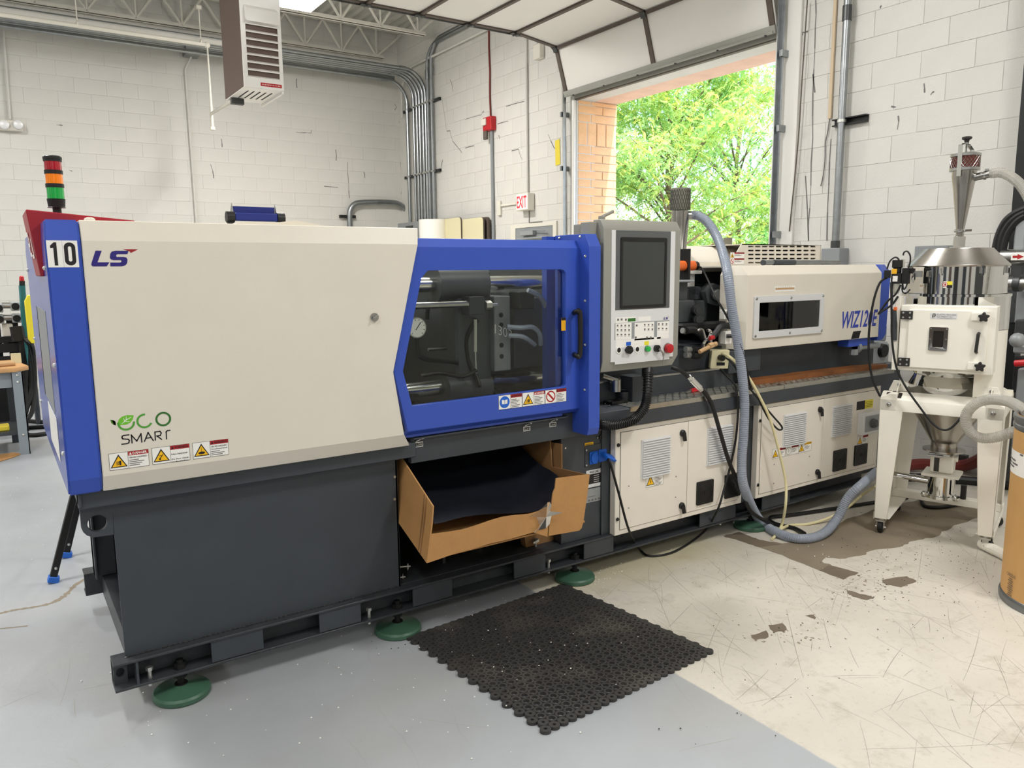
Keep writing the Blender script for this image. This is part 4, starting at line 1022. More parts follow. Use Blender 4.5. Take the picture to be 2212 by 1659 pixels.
# --- shelf along the injection side -----------------------------------
ZS = .888; yl = 2.905
xs0 = 2.43
part('injection_base', MB().box(2.56, XR, 2.975, 3.95, .209, ZS - .02), 'dark_paint', M_)
part('shelf_lip', MB().prism([(xs0, yl, .792), (xs0, yl, ZS - .004), (xs0, yl + .02, ZS), (xs0, 3.95, ZS), (xs0, 3.95, ZS - .02), (xs0, 2.96, .79)], (5.02 - xs0, 0, 0)), 'dark_paint', M_, bevel=.003)
def treadplate(x0, x1, y0, y1):
    mb = MB(); mb.box(x0, x1, y0, y1, ZS + .0005, ZS + .004).box(x0, x1, y0 - .001, y0 + .002, ZS - .022, ZS + .004)
    k = 0; x = x0 + .015
    while x < x1 - .01:
        yy = y0 + .014; j = 0
        while yy < y1 - .01:
            d = Vector((.013, .013, 0)) if (j + k) % 2 else Vector((.013, -.013, 0)); n = Vector((-d.y, d.x, 0))*.2
            mb.obox((x, yy, ZS + .0042), d, n, (0, 0, .0012)); yy += .028; j += 1
        x += .028; k += 1
    return part('tread_plate', mb, 'tread', M_, smooth=0, fixn=False)
treadplate(qx(1361, 885, yl), qx(1693, 829, yl), yl - .001, 3.13); treadplate(qx(1693, 829, yl) + .004, qx(1932, 791, yl), yl - .001, 3.13)
part('injection_bed', MB().box(2.66, qx(1884, 770, 3.16), 3.15, 3.9, ZS + .001, 1.13), 'dark_paint', M_, bevel=.004)
part('bed_rail', MB().box(2.62, 3.7, 3.09, 3.17, ZS + .001, .995), 'dark_paint', M_, bevel=.003); part('rail_top', MB().box(2.60, 3.62, 3.09, 3.16, .996, 1.006), 'steel', M_)
# --- electrical cabinets ----------------------------------------------
YC = 2.93; ZC0, ZC1 = .204, .784
def cabinet(x0, x1, seam, dl, dr_, dtop, dbot):
    c = part('electrical_cabinet', MB().box(x0, x1, YC, YC + .042, ZC0, ZC1), 'cabinet_cream', M_, bevel=.003)
    a = []
    for xa, xb_ in ((dl, seam), (seam, dr_)):
        mb = MB(); mb.box(xa + .0015, xb_ - .0015, YC - .004, YC + .001, dbot, dtop); part('cabinet_door', mb, 'cabinet_cream', c, bevel=.0015)
        mb = MB(); mb.box(xa - .001, xb_ + .001, YC - .0008, YC, dbot - .002, dtop + .002); part('door_gap', mb, 'ink', c)
    return c
YC2 = YC - .004
def louvre(c, tl, br):
    x0, x1, z0, z1 = rc(tl, br, YC2); mb = MB(); mb.box(x0, x1, YC2 - .006, YC2, z0, z1); n = 16; h = (z1 - z0)/n
    for i in range(n):
        z = z0 + i*h; mb.m = 0; mb.prism([(x0 + .006, YC2 - .004, z + h*.98), (x0 + .006, YC2 - .017, z + h*.42), (x0 + .006, YC2 - .004, z + h*.36)], (x1 - x0 - .012, 0, 0)); mb.m = 1; mb.quad((x0 + .006, YC2 - .0045, z + h*.02), (x1 - .006, YC2 - .0045, z + h*.02), (x1 - .006, YC2 - .0045, z + h*.34), (x0 + .006, YC2 - .0045, z + h*.34))  # grey strip between slats paints the shadow under each one
    part('louvre', mb, ['hmi_silver', 'panel_grey'], c, smooth=0)
def latch(c, px, py):
    p = fy(px, py, YC2); mb = MB(); mb.lathe([(.019, 0), (.019, .010), (.012, .016)], (p.x, YC2, p.z + .008), (0, -1, 0), 16); mb.obox((p.x + .002, YC2 - .018, p.z - .01), (.010, 0, 0), (0, .005, 0), (.004, 0, -.024)); part('latch', mb, 'black_plastic', c)
def dot(c, px, py, nm='hinge_plug', r=.0105, m='black_plastic', y=None):
    p = fy(px, py, YC2 if y is None else y); part(nm, MB().lathe([(r, 0), (r*.8, .004)], p, (0, -1, 0), 12), m, c)
def fan(c, tl, br):
    x0, x1, z0, z1 = rc(tl, br, YC2); f = part('fan_filter', MB().prism(xz(rrect(x0, x1, z0, z1, .006), YC2 - .010), (0, .010, 0)), 'black_plastic', c, bevel=.002)
    mb = MB(); cx, cz = (x0 + x1)/2, (z0 + z1)/2; R = (x1 - x0)*.42
    for q in range(4):
        r = R*(q + 1)/4; P = [(cx + r*math.cos(t*math.pi/12), YC2 - .0105, cz + r*math.sin(t*math.pi/12)) for t in range(24)]; mb.tube(P, .0015, 5, closed=True)
    mb.cyl((cx, YC2 - .010, cz), (cx, YC2 - .013, cz), .012, 12); part('fan_ring', mb, 'black_rubber', c)
xa0, xa1 = 2.6145, qx(1605, 980, YC)
ca = cabinet(xa0, xa1, qx(1484, 1010, YC), qx(1339, 1040, YC), xa1 - .035, ZC1 - .026, qz(1340, 1144, YC))
louvre(ca, (1385, 951), (1446, 1022)); louvre(ca, (1527.5, 925), (1581, 995))
for p in ((1473.3, 938.6), (1471.4, 1095)): latch(ca, *p)
for p in ((1336, 961.7), (1334, 1122)): dot(ca, *p)
for p in ((1358, 1050), (1357.7, 1097), (1460, 1029), (1459, 1074)): dot(ca, *p, 'door_rivet', .004, 'far_grey')
fan(ca, (1504.4, 1042), (1538, 1083)); fan(ca, (1565, 1027), (1597, 1069))
x0, x1, z0, z1 = rc((1395, 1026.5), (1432, 1045.5), YC2); sticker(ca, x0, x1, z0, z1, YC2 - .0004, 'tri_bolt', 'WARNING', (), 6)
xb0, xb1 = qx(1635.8, 980, YC), qx(1898, 920, YC)
cb = cabinet(xb0, xb1, qx(1775.5, 950, YC), qx(1642, 975, YC), qx(1895, 920, YC), ZC1 - .026, qz(1640, 1067, YC))
louvre(cb, (1692, 897), (1738, 957)); louvre(cb, (1798.5, 878), (1836.5, 936))
for p in ((1770.4, 887), (1764.3, 1022)): latch(cb, *p)
for p in ((1642.3, 909), (1637.5, 1047.8)): dot(cb, *p)
for p in ((1672, 1003), (1671, 1044), (1748, 986), (1746, 1026)): dot(cb, *p, 'door_rivet', .004, 'far_grey')
fan(cb, (1800, 974), (1825.3, 1012)); fan(cb, (1845.5, 963), (1869.5, 1000))
xs = [qx(v, 965, YC2) for v in (1668.5, 1697, 1725, 1752.5)]; za, zb_ = qz(1669, 971, YC2), qz(1669, 991.5, YC2)
for i, (kd, hc_) in enumerate((('tri_bolt', 1), ('ring_earth', 1), ('tri_bolt', 2))): sticker(cb, xs[i], xs[i+1] - .001, zb_, za, YC2 - .0004, kd, 'WARNING' if i < 2 else 'CAUTION', (), 4, headcol=hc_)
x0, x1, z0, z1 = rc((1852, 943), (1874, 957.5), YC2); sticker(cb, x0, x1, z0, z1, YC2 - .0004, 'tri_bolt', 'WARNING', (), 4)
x0, x1, z0, z1 = rc((1853, 892), (1886, 931), YC2)
sw = part('isolator_box', MB().box(x0, x1 - .01, YC2 - .045, YC2, z0, z1), 'hmi_silver', cb, bevel=.004)
part('isolator_plate', MB().box(x0 + .022, x1 - .014, YC2 - .049, YC2 - .045, z0 + .02, z1 - .02), 'far_grey', cb, bevel=.002)
q = Vector(((x0 + x1)/2 + .006, YC2 - .049, (z0 + z1)/2)); part('isolator_knob', MB().lathe([(.033, 0), (.030, .022)], q, (0, -1, 0), 20).obox(q + Vector((.010, -.030, -.004)), (.045, 0, -.008), (0, .010, 0), (.002, 0, .011)), 'hmi_dark', cb, bevel=.002)
x0, x1, z0, z1 = rc((1851, 868), (1885, 880), YC2); mb = MB(); xm = (x0 + x1)/2; mb.m = 0; mb.box(x0, xm, YC2 - .001, YC2, z0, z1); mb.m = 1; mb.box(xm, x1, YC2 - .001, YC2, z0, z1); mb.m = 0
for r_ in range(4): mb.quad((xm+.006, YC2-.0014, z0+.01+r_*.011), (x1-.006, YC2-.0014, z0+.01+r_*.011), (x1-.006, YC2-.0014, z0+.013+r_*.011), (xm+.006, YC2-.0014, z0+.013+r_*.011))
part('isolator_label', mb, ['ink', 'yellow_paint'], cb, smooth=0)
# --- injection unit ---------------------------------------------------
YI = 3.02
ZI = lambda a, b, y=YI: fy(1560 + a/4.6075, 500 + b/4.6075, y)
xL, xRr = ZI(262, 440).x, ZI(1592, 400).x
zt_, zc_ = ZI(800, 335, YI + .05).z, ZI(800, 425).z; zb_i = qz(1606.7, 756.5, YI)
xo = ZI(60, 345, YI + .10).x
bv = .10; RB = 4.0
vs = []; fs = []
mb = MB(); RB = YI + .16
lv = [(zb_i, YI), (zc_, YI), (zt_, YI + .05)]
P = []
for z, y in lv: P += [(xL, y, z), (xRr, y, z), (xRr, RB, z), (xo + (.03 if y > YI else 0), RB, z), (xo + (.03 if y > YI else 0), y + bv, z)]
for i in range(2):
    for j in range(5): fs.append((5*i + j, 5*i + (j+1) % 5, 5*i + 5 + (j+1) % 5, 5*i + 5 + j))
fs += [(4, 3, 2, 1, 0), (10, 11, 12, 13, 14)]
mb.add(P, fs); RB = 4.0; mb.box(xo + .03, xRr, YI + .16, RB, zt_ - .012, zt_); ic = part('injection_cover', mb, 'white_cover', M_, bevel=.003, smooth=20)
mb = MB(); xq = qx(1921, 650, YI); lv2 = [(qz(1905, 735, YI), YI + .01, xRr + .002, xq - .04), (qz(1905, 722, YI), YI, xRr + .002, xq - .015), (zc_, YI, xRr + .002, xq), (zt_, YI + .05, xRr + .002, xq)]
part('injection_end_cover', shell(mb, lv2, RB), 'machine_blue', M_, bevel=.003)
x0, x1 = ZI(305, 850).x, ZI(995, 800).x; z0, z1 = (ZI(293, 1075).z + ZI(985, 1000).z)/2, (ZI(318, 650).z + ZI(1005, 612).z)/2
wf = part('viewing_window', MB().prism(xz(rrect(x0, x1, z0, z1, .01), YI - .012), (0, .012, 0), [xz(rrect(x0 + .045, x1 - .04, z0 + .042, z1 - .04, .004), YI - .012)]), 'hmi_silver', ic, bevel=.002)
part('window_pane', MB().box(x0 + .044, x1 - .039, YI - .006, YI - .003, z0 + .041, z1 - .039), 'tint_pane', ic)
part('window_recess', MB().box(x0 + .03, x1 - .03, YI - .0025, YI - .001, z0 + .03, z1 - .03), 'black_matte', ic)
for a, b, w in ((.30, .97, .07), (.50, .9, .05), (.72, .8, .04)): part('window_item', MB().box(x0 + (x1-x0)*a*.9, x0 + (x1-x0)*a*.9 + w, YI - .0028, YI - .0024, z0 + .05, z0 + (z1-z0)*b*.9), 'hmi_dark', ic)
for a, b in ((x0 + .015, z0 + .015), (x1 - .015, z0 + .015), (x0 + .015, z1 - .015), (x1 - .015, z1 - .015), ((x0+x1)/2, z1 - .018), ((x0+x1)/2, z0 + .018)): part('window_screw', MB().lathe([(.009, 0), (.006, .005)], (a, YI - .012, b), (0, -1, 0), 10), 'steel', ic)
a, b = ZI(525, 545), ZI(725, 592)
mb = MB(); mb.m = 0; mb.box(a.x, b.x, YI - .001, YI, b.z - .002, a.z); mb.m = 1; mb.box(a.x + .006, b.x - .01, YI - .003, YI - .001, b.z + .012, b.z + .022); mb.m = 2
for t in range(9): mb.quad((a.x + .01 + t*.018, YI - .0014, a.z - .012), (a.x + .012 + t*.018, YI - .0014, a.z - .012), (a.x + .012 + t*.018, YI - .0014, a.z - .003), (a.x + .01 + t*.018, YI - .0014, a.z - .003))
part('stroke_scale', mb, ['sticker_white', 'wood_tan', 'ink'], ic, smooth=0)
a, b = ZI(1188, 965), ZI(1540, 945); t = ZI(1195, 790).z
mb = MB(); mb.text('WIZ120E', (a.x, YI - .001, (a.z + b.z)/2), UX, UZ, t - (a.z + b.z)/2 - .004, b.x - a.x, .0004, shear=.25, bold=.02); part('model_lettering', mb, 'ink_blue', ic, smooth=0, fixn=False)
part('cover_cutout', MB().prism([ZI(*v) + Vector((0, -.002, 0)) for v in ((1282,1070),(1305,995),(1380,988),(1358,1062))], (0, .0015, 0)), 'black_matte', ic)
part('drain_bracket', MB().box(ZI(1285, 1100).x, ZI(1500, 1100).x, YI + .02, YI + .1, ZI(1400, 1140).z, zb_i + .005), 'machine_blue', ic); p = ZI(1320, 1155, YI + .05); part('drain_pipe', MB().cyl(p, p + Vector((.28, 0, 0)), .022, 12).cyl(p, p + Vector((.03, 0, 0)), .04, 12).cyl(p + Vector((-.01, 0, -.01)), p + Vector((-.01, 0, -.05)), .03, 8), 'far_grey', ic)
# grille cover and long top cover
YG = 3.32
ZG = lambda a, b: fy(1560 + a/4.6075, 500 + b/4.6075, YG)
gp = [ZG(60, 332), ZG(195, 130), ZG(985, 130), ZG(985, 332)]; zg = (gp[1].z + gp[2].z)/2; gp[1].z = gp[2].z = zg; gp[0].z = gp[3].z = zt_ - .01
holes = []
for r_ in range(5):
    for c_ in range(10):
        if r_ == 4 and c_ > 1: continue
        cxp = 288 + c_*68.5; czp = 150 + r_*40; w = 29 - c_*.4
        a = ZG(cxp - w, czp - 8); b = ZG(cxp + w, czp + 8); holes.append(xz(rrect(a.x, b.x, b.z, a.z, (a.z - b.z)*.49, 2), YG))
gc = part('grille_cover', MB().prism(gp, (0, .006, 0), holes), 'white_cover', M_, smooth=0)
part('grille_shell', MB().box(gp[1].x, gp[2].x, YG, RB - .1, zg - .006, zg).box(gp[2].x - .006, gp[2].x, YG, RB - .1, zt_, zg), 'white_cover', gc)
part('grille_dark', MB().box(gp[1].x + .16, gp[2].x - .02, YG + .12, YG + .14, zt_, zg - .02), 'dark_paint', gc)
x0, x1, z0, z1 = rc((1577.5, 545), (1607, 571), YG); zm = (z0 + z1)/2
sticker(gc, x0, x1 - .0, zm, z1, YG - .0005, 'tri_hand', 'WARNING', (), 3); sticker(gc, x0, x1, z0, zm, YG - .0005, 'ring_no', 'WARNING', (), 3)
YT = 3.42; a, b = fy(1472, 530, YT), fy(1604, 586, YT)
part('hopper_cover', shell(MB(), [(b.z, YT, a.x, b.x + .2), (b.z + .05, YT, a.x, b.x + .2), (a.z - .10, YT, a.x, b.x + .2), (a.z, YT + .15, a.x, b.x + .2)], RB), 'white_cover', M_, bevel=.004)
p = fy(1572, 520, 3.6); part('roof_cap', MB().cyl((p.x, 3.6, p.z - .03), (p.x, 3.6, p.z + .02), .03, 16), 'filter_mesh', M_)
# castings between console and cover
Y3 = 3.40
Zc = lambda a, b, y=Y3: fy(1440 + a/5.925, 560 + b/5.925, y)
def cbox(name, a, b, c, d, y0, y1, m='casting', bv=.008, parent=M_):
    p, q = Zc(a, b, y0), Zc(c, d, y0); return part(name, MB().box(p.x, q.x, y0, y1, q.z, p.z), m, parent, bevel=bv)
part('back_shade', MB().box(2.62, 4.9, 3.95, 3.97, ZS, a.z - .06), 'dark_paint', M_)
hb = cbox('feed_housing', 180, 160, 720, 345, 3.5, 3.9, 'dark_paint')
fl_ = cbox('barrel_housing', 275, 350, 750, 800, 3.38, 3.9)
cbox('cast_plate', 275, 385, 520, 515, 3.35, 3.39, 'casting', .003, fl_)
mb = MB(); q = Zc(290, 450, 3.348); mb.text('94926', (q.x, 3.348, q.z), UX, UZ, .045, Zc(440, 450, 3.348).x - q.x, .002, bold=.02); part('cast_number', mb, 'dark_paint', fl_, smooth=0, fixn=False)
q = Zc(530, 450, 3.35); part('hex_boss', MB().lathe([(.075, 0), (.075, .10)], q, (-.35, -.93, 0), 6).lathe([(.04, .10), (.036, .13)], q, (-.35, -.93, 0), 16), 'casting', fl_, bevel=.004)
q = q + Vector((-.35, -.93, 0))*.13; part('boss_cap', MB().lathe([(.035, 0), (.03, .012)], q, (-.35, -.93, 0), 16), 'far_grey', fl_)
cbox('feed_block', 150, 530, 360, 810, 3.2, 3.5); cbox('feed_throat', 150, 265, 275, 540, 3.25, 3.5, 'casting'); cbox('throat_flange', 150, 268, 360, 292, 3.2, 3.5, 'far_grey', .003); cbox('side_block', 360, 530, 525, 800, 3.3, 3.5)
for a, b in ((360, 645), (360, 765)): q = Zc(a, b, 3.2); part('hose_port', MB().cyl(q, q + Vector((-.03, -.06, 0)), .030, 14).cyl(q + Vector((-.03, -.06, 0)), q + Vector((-.035, -.07, 0)), .022, 14), 'metal_dark', fl_)
part('cable_tray', MB().box(Zc(160, 820, 3.15).x, Zc(840, 810, 3.15).x, 3.12, 3.2, Zc(400, 905, 3.15).z, Zc(400, 812, 3.15).z), 'black_matte', M_, bevel=.01)
for a, b, c, d in ((200, 912, 250, 925), (240, 1150, 340, 1160), (240, 1225, 330, 1232)):
    p, q = Zc(a, b, 3.1), Zc(c, d, 3.1); part('hose_fitting', MB().cyl(p, q, .017, 12), 'zinc_bolt', M_)
for pts in ([(250,912),(340,905),(420,950),(480,1010)], [(340,1155),(420,1150),(480,1130)], [(330,1230),(400,1235),(450,1200),(500,1170)], [(830,860),(760,850),(690,870),(630,940),(580,1000)]):
    part('coolant_hose', MB().tube(sm([Zc(a, b, 3.08) for a, b in pts], 6), .020, 10), 'cable_black', M_)
for a, b, c, d in ((745, 650, 800, 765), (755, 925, 830, 1080)): cbox('bracket_plate', a, b, c, d, 3.06, 3.1, 'sticker_white', .002)
for a, b in ((775, 687), (770, 730), (770, 983)): q = Zc(a, b, 3.055); part('bracket_knob', MB().cyl(q, q + Vector((.03, -.02, 0)), .012, 10), 'black_plastic', M_)
cbox('bed_end', 800, 1180, 1200, 1420, 3.06, 3.15, 'dark_paint', .004)
# ejector-side clutter at the near end of the shelf
sh = part('clamp_screw', MB().cyl(fy(1300, 812, 3.05), fy(1333, 823, 3.05), .014, 12).cyl(fy(1330, 820, 3.05), fy(1330, 845, 3.05), .03, 14), 'steel', M_)
q = fy(1348, 850, 3.08); part('lock_ring', MB().lathe([(.05, ZS), (.05, .945), (.035, .95), (.05, .955)], (q.x, 3.08, 0), n=20), 'metal_dark', M_)
a, b = fy(1367, 814, 3.0), fy(1392, 855, 3.0); part('stop_block', MB().box(a.x, b.x, 3.0, 3.1, ZS, a.z), 'dark_paint', M_, bevel=.003)
# --- control console ----------------------------------------------------
YH = 2.86
H = lambda a, b, y=YH: fy(1270 + a/4.609, 460 + b/4.609, y)
hx0, hx1 = H(150, 800).x, H(915, 800).x; hz0, hz1 = (H(150, 1575).z + H(885, 1535).z)/2, (H(165, 70).z + H(920, 75).z)/2
hm = part('control_console', shell(MB(), [(hz0, YH + .02, hx0 + .002, hx1 - .025), (hz0 + .055, YH, hx0, hx1 - .004), (hz1 - .045, YH, hx0 + .004, hx1), (hz1, YH + .03, hx0 + .006, hx1)], YH + .085), 'hmi_grey', M_, bevel=.003)
hp0, hp1 = H(232, 168), H(845, 1440); pz0, pz1 = (H(225, 1475).z + H(845, 1440).z)/2, hp0.z; pxl, pxr = H(228, 800).x, H(856, 800).x
part('console_panel', MB().box(pxl, pxr, YH - .003, YH, pz0, pz1), 'hmi_silver', hm, bevel=.001)
s0, s1, s2, s3 = H(272, 500).x, H(815, 500).x, (H(270, 968).z + H(805, 945).z)/2, H(275, 170).z
part('screen_surround', MB().box(s0, s1, YH - .005, YH - .003, s2, s3), 'hmi_dark', hm, bevel=.001)
b0, b1, b2_, b3 = H(315, 500).x, H(774, 500).x, (H(312, 950).z + H(768, 935).z)/2, H(320, 241).z
part('screen_bezel', MB().prism(xz(rrect(b0, b1, b2_, b3, .008), YH - .009), (0, .004, 0), [xz(rrect(b0 + .014, b1 - .014, b2_ + .014, b3 - .02, .003), YH - .009)]), 'black_plastic', hm)
part('touch_screen', MB().box(b0 + .013, b1 - .013, YH - .0065, YH - .005, b2_ + .013, b3 - .019), 'screen', hm)
def plate(nm, a, b, c, d, m, dy=.0036, par=None):
    p, q = H(a, b), H(c, d); return part(nm, MB().box(p.x, q.x, YH - dy, YH - .003, q.z, p.z), m, par or hm, smooth=0)
kp = plate('keypad_base', 265, 1215, 805, 1455, 'hmi_silver', .0034)
part('keypad_film', MB().box(H(262, 1090).x, H(805, 1085).x, YH - .0035, YH - .003, H(262, 1265).z, H(500, 1085).z), 'far_grey', hm, smooth=0)
for a, b, c, d in ((270, 1042, 470, 1085), (497, 1034, 620, 1073), (270, 1102, 428, 1252), (460, 1094, 652, 1255), (685, 1085, 800, 1245), (275, 1268, 718, 1310)):
    plate('key_group', a, b, c, d, 'sticker_white', .0040)
mb = MB()
for c0, b0_, nx, ny in ((290, 1120, 4, 3), (560, 1112, 3, 2), (700, 1105, 3, 2)):
    for i in range(nx):
        for j in range(ny):
            p = H(c0 + i*38, b0_ + j*45); mb.box(p.x - .005, p.x + .005, YH - .0045, YH - .004, p.z - .004, p.z + .004).box(p.x - .007, p.x + .007, YH - .0045, YH - .004, p.z - .009, p.z - .0075)
for a, b in ((480, 1120), (470, 1240), (582, 1240), (620, 1240), (295, 1062), (330, 1060), (372, 1062)): p = H(a, b); mb.box(p.x - .006, p.x + .006, YH - .0045, YH - .004, p.z - .005, p.z + .005)
o = part('key_icons', mb, 'ink_grey', hm, smooth=0); o['kind'] = 'stuff'
plate('key_cell', 392, 1050, 468, 1078, 'logo_green_dark', .0045); plate('key_cell', 375, 1285, 422, 1318, 'socket_blue', .0045); plate('key_cell', 556, 1278, 600, 1312, 'yellow_paint', .0045)
a = H(750, 1062); logoLS(hm, a.x, a.z, (H(800, 1040).x - a.x)*.85, H(750, 1038).z - a.z, YH - .0040)
def button(nm, a, b, r, m, ring=None, L=.012):
    p = H(a, b, YH - .003)
    if ring: part('button_ring', MB().lathe([(r*1.25, 0), (r*1.2, .004)], p, (0, -1, 0), 20), ring, hm)
    return part(nm, MB().lathe([(r, 0), (r, L), (r*.7, L + .002)], p, (0, -1, 0), 20), m, hm), p
button('push_button', 304, 1366, .0145, 'black_plastic', 'sticker_white', .003); button('push_button', 488, 1357, .0145, 'black_plastic', 'sticker_white', .003)
button('push_button', 586, 1352, .0145, 'lens_green', 'steel', .016); _, p = button('selector_switch', 400, 1362, .020, 'black_plastic', None, .016); part('selector_lever', MB().obox(p + Vector((-.012, -.020, 0)), (.026, 0, -.002), (0, .006, 0), (0, 0, .006)), 'black_plastic', hm, bevel=.002)
_, p = button('key_switch', 677, 1348, .0185, 'black_plastic', None, .016); part('key', MB().obox(p + Vector((.012, -.024, -.012)), (.014, 0, -.012), (0, .001, 0), (.003, 0, .004)).lathe([(.010, -.001), (.010, .001)], p + Vector((.030, -.024, -.032)), (.2, -1, 0), 12).obox(p + Vector((.030, -.024, -.062)), (.003, 0, 0), (0, .001, 0), (0, 0, .022)), 'steel', hm)
button('emergency_stop', 790, 1347, .0235, 'alarm_red', 'steel', .024)
part('console_foot', MB().cyl(H(595, 1555, YH + .04), H(592, 1640, YH + .02), .030, 16), 'black_plastic', hm)
cx_ = H(592, 1600, YH + .02)
P = sm([cx_, fy(1398, 850, 2.84), fy(1392, 880, 2.84), fy(1370, 906, 2.85), fy(1340, 916, 2.86), fy(1312, 919, 2.88), fy(1290, 916, 2.92)], 8)
mb = MB(); mb.tube(P, .021, 14)
L_ = 0
for i in range(1, len(P)): 
    n = max(1, int((P[i] - P[i-1]).length/.0085))
    for j in range(n):
        c = P[i-1].lerp(P[i], j/n); d = (P[i] - P[i-1]).normalized(); mb.tube([c - d*.0025, c + d*.0025], .0255, 12)
part('console_conduit', mb, 'black_plastic', hm)
p = fy(1300, 466, YH + .08); part('console_clamp', MB().box(hx0 - .045, hx0 + .02, YH + .05, YH + .12, hz1 - .12, hz1 - .012).cyl((p.x, p.y, hz1 - .02), (p.x, p.y, hz1 + .02), .018, 10).cyl((p.x, p.y, hz1 + .015), (p.x + .075, p.y, hz1 + .045), .009, 8), 'hmi_grey', hm, bevel=.003)
part('console_arm', MB().box(px1 - .005, hx0 + .01, YH + .06, YH + .16, hz0 + .05, hz1 - .12), 'hmi_grey', hm, bevel=.006); a, b = fy(1252, 484, 3.05), fy(1277, 504, 3.05); part('mast_box', MB().box(a.x, b.x, 3.05, 3.1, b.z - .03, a.z), 'hmi_grey', M_, bevel=.003)
# ================================================================ CARDBOARD BOX IN THE CHUTE
YX = 2.69
BX = lambda a, b, y=YX: fy(860 + a/5.144, 930 + b/5.144, y)
bt = thing('cardboard_box', (1.84, 2.95, .42), 'large torn cardboard box lined with black, tilted out of the chute under the blue door', 'box')
c0 = BX(330, 1470); ey = Vector((.02, .295, .085)); ey /= ey.y     # inward, rising
def inn(p, d): return p + ey*d
lt = BX(400, 842); mb = MB(); mb.prism([c0, BX(385, 1040) + Vector((0,0,0)), lt, inn(lt, .8) + Vector((0, 0, .10)), inn(c0, .8)], (-.006, 0, 0)); part('side_panel', mb, 'cardboard', bt, smooth=0)
fr = [BX(*v) for v in ((330,1472),(372,1152),(540,1130),(700,1105),(800,1078),(900,1045),(1030,1000),(1170,960),(1300,942),(1450,930),(1560,900),(1650,850),(1690,900),(1668,1060),(1660,1180),(1500,1132),(1250,1205),(1000,1262),(830,1318),(650,1362))]
part('front_panel', MB().prism(fr, (0, .006, 0)), 'cardboard', bt, smooth=0)
YP = 2.70; rf = [BX(*v, YP) for v in ((1755,535),(1770,530),(2130,485),(2105,700),(2060,1010),(2040,1085),(2010,1113),(1670,1172),(1690,950),(1720,700),(1745,640))]
part('corner_flap', MB().prism(rf, (0, .006, 0)), 'cardboard', bt, smooth=0)
xr_ = rf[2].x; F = lambda a, b: fx(860 + a/5.144, 930 + b/5.144, xr_)
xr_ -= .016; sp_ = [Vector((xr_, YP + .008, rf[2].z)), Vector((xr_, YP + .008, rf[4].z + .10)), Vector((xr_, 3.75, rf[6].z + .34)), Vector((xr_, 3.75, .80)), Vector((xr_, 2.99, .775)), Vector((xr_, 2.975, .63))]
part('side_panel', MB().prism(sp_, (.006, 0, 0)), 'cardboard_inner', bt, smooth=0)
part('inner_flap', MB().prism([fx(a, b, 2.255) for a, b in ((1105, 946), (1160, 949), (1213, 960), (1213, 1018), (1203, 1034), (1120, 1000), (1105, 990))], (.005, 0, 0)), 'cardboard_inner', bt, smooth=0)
b0 = c0 + Vector((.004, .01, .004)); b1 = Vector((xr_ - .004, YP + .01, c0.z + .0))
part('bottom_panel', MB().prism([b0, b1, inn(b1, .8), inn(b0, .8)], (0, 0, .006)), 'cardboard', bt, smooth=0)
# creases and the taped tear
mb = MB()
for t in (.06, .08): p = inn(c0, t*1.0); q = inn(lt, t*1.0) + Vector((0, 0, .1*t/.8)); mb.obox((p + q)/2 + Vector((-.0065, 0, 0)), (.0012, 0, 0), (0, .003, 0), (q - p)/2)
part('crease', mb, 'cardboard_inner', bt, smooth=0)
tp = [BX(*v, YX - .004) for v in ((1440,955),(1560,900),(1660,800),(1690,795),(1705,830),(1700,900),(1815,905),(1700,935),(1690,1040),(1640,1085),(1560,1110),(1490,1130),(1560,1040),(1530,960))]
rnd = random.Random(5); tv = [p + Vector((0, rnd.uniform(-.012, .004), 0)) for p in tp]; cen = sum(tv, Vector())/len(tv) + Vector((0, -.012, 0))
mb = MB(); mb.add(tv + [cen], [(i, (i+1) % len(tv), len(tv)) for i in range(len(tv))]); part('packing_tape', mb, 'wrap_film', bt, smooth=0, fixn=False)
# black liner: dished sheet, near wall low
ln = MB(); nx, ny = 16, 14; vs = []
for j in range(ny + 1):
    for i in range(nx + 1):
        u, v = i/nx, j/ny; x = lt.x + .006 + u*(xr_ - lt.x - .06); d = .012 + v*.85
        s3 = min(1, v/.4); p = inn(Vector((x, YX, c0.z + .150 - .045*u - .085*s3*s3*(3 - 2*s3))), d)
        e = max(0, abs(u - .5)*2 - .72)/.28; p.z += .10*e*e*(1 if u > .5 else .5)*min(1, v*4) + .012*math.sin(u*7 + v*3)*(1 - e)
        if v > .62: p.z += (v - .62)*.55
        vs.append(p)
ln.add(vs, [(j*(nx+1)+i, j*(nx+1)+i+1, (j+1)*(nx+1)+i+1, (j+1)*(nx+1)+i) for j in range(ny) for i in range(nx)])
solo('black_liner', ln, 'liner_black', (1.84, 3.0, .45), 'glossy black plastic sheet lining the torn cardboard box', 'liner', smooth=60, fixn=False)
fp = [fy(a, b, 3.05) for a, b in ((1133,1158),(1207,1150),(1205,1188),(1190,1190),(1176,1187),(1168,1192),(1150,1198),(1138,1194))]
solo('cardboard_scrap', MB().prism(fp, (0, .05, .02)), 'cardboard_inner', (2.15, 3.05, .3), 'dark cardboard scrap hanging below the torn box', 'cardboard', smooth=0)
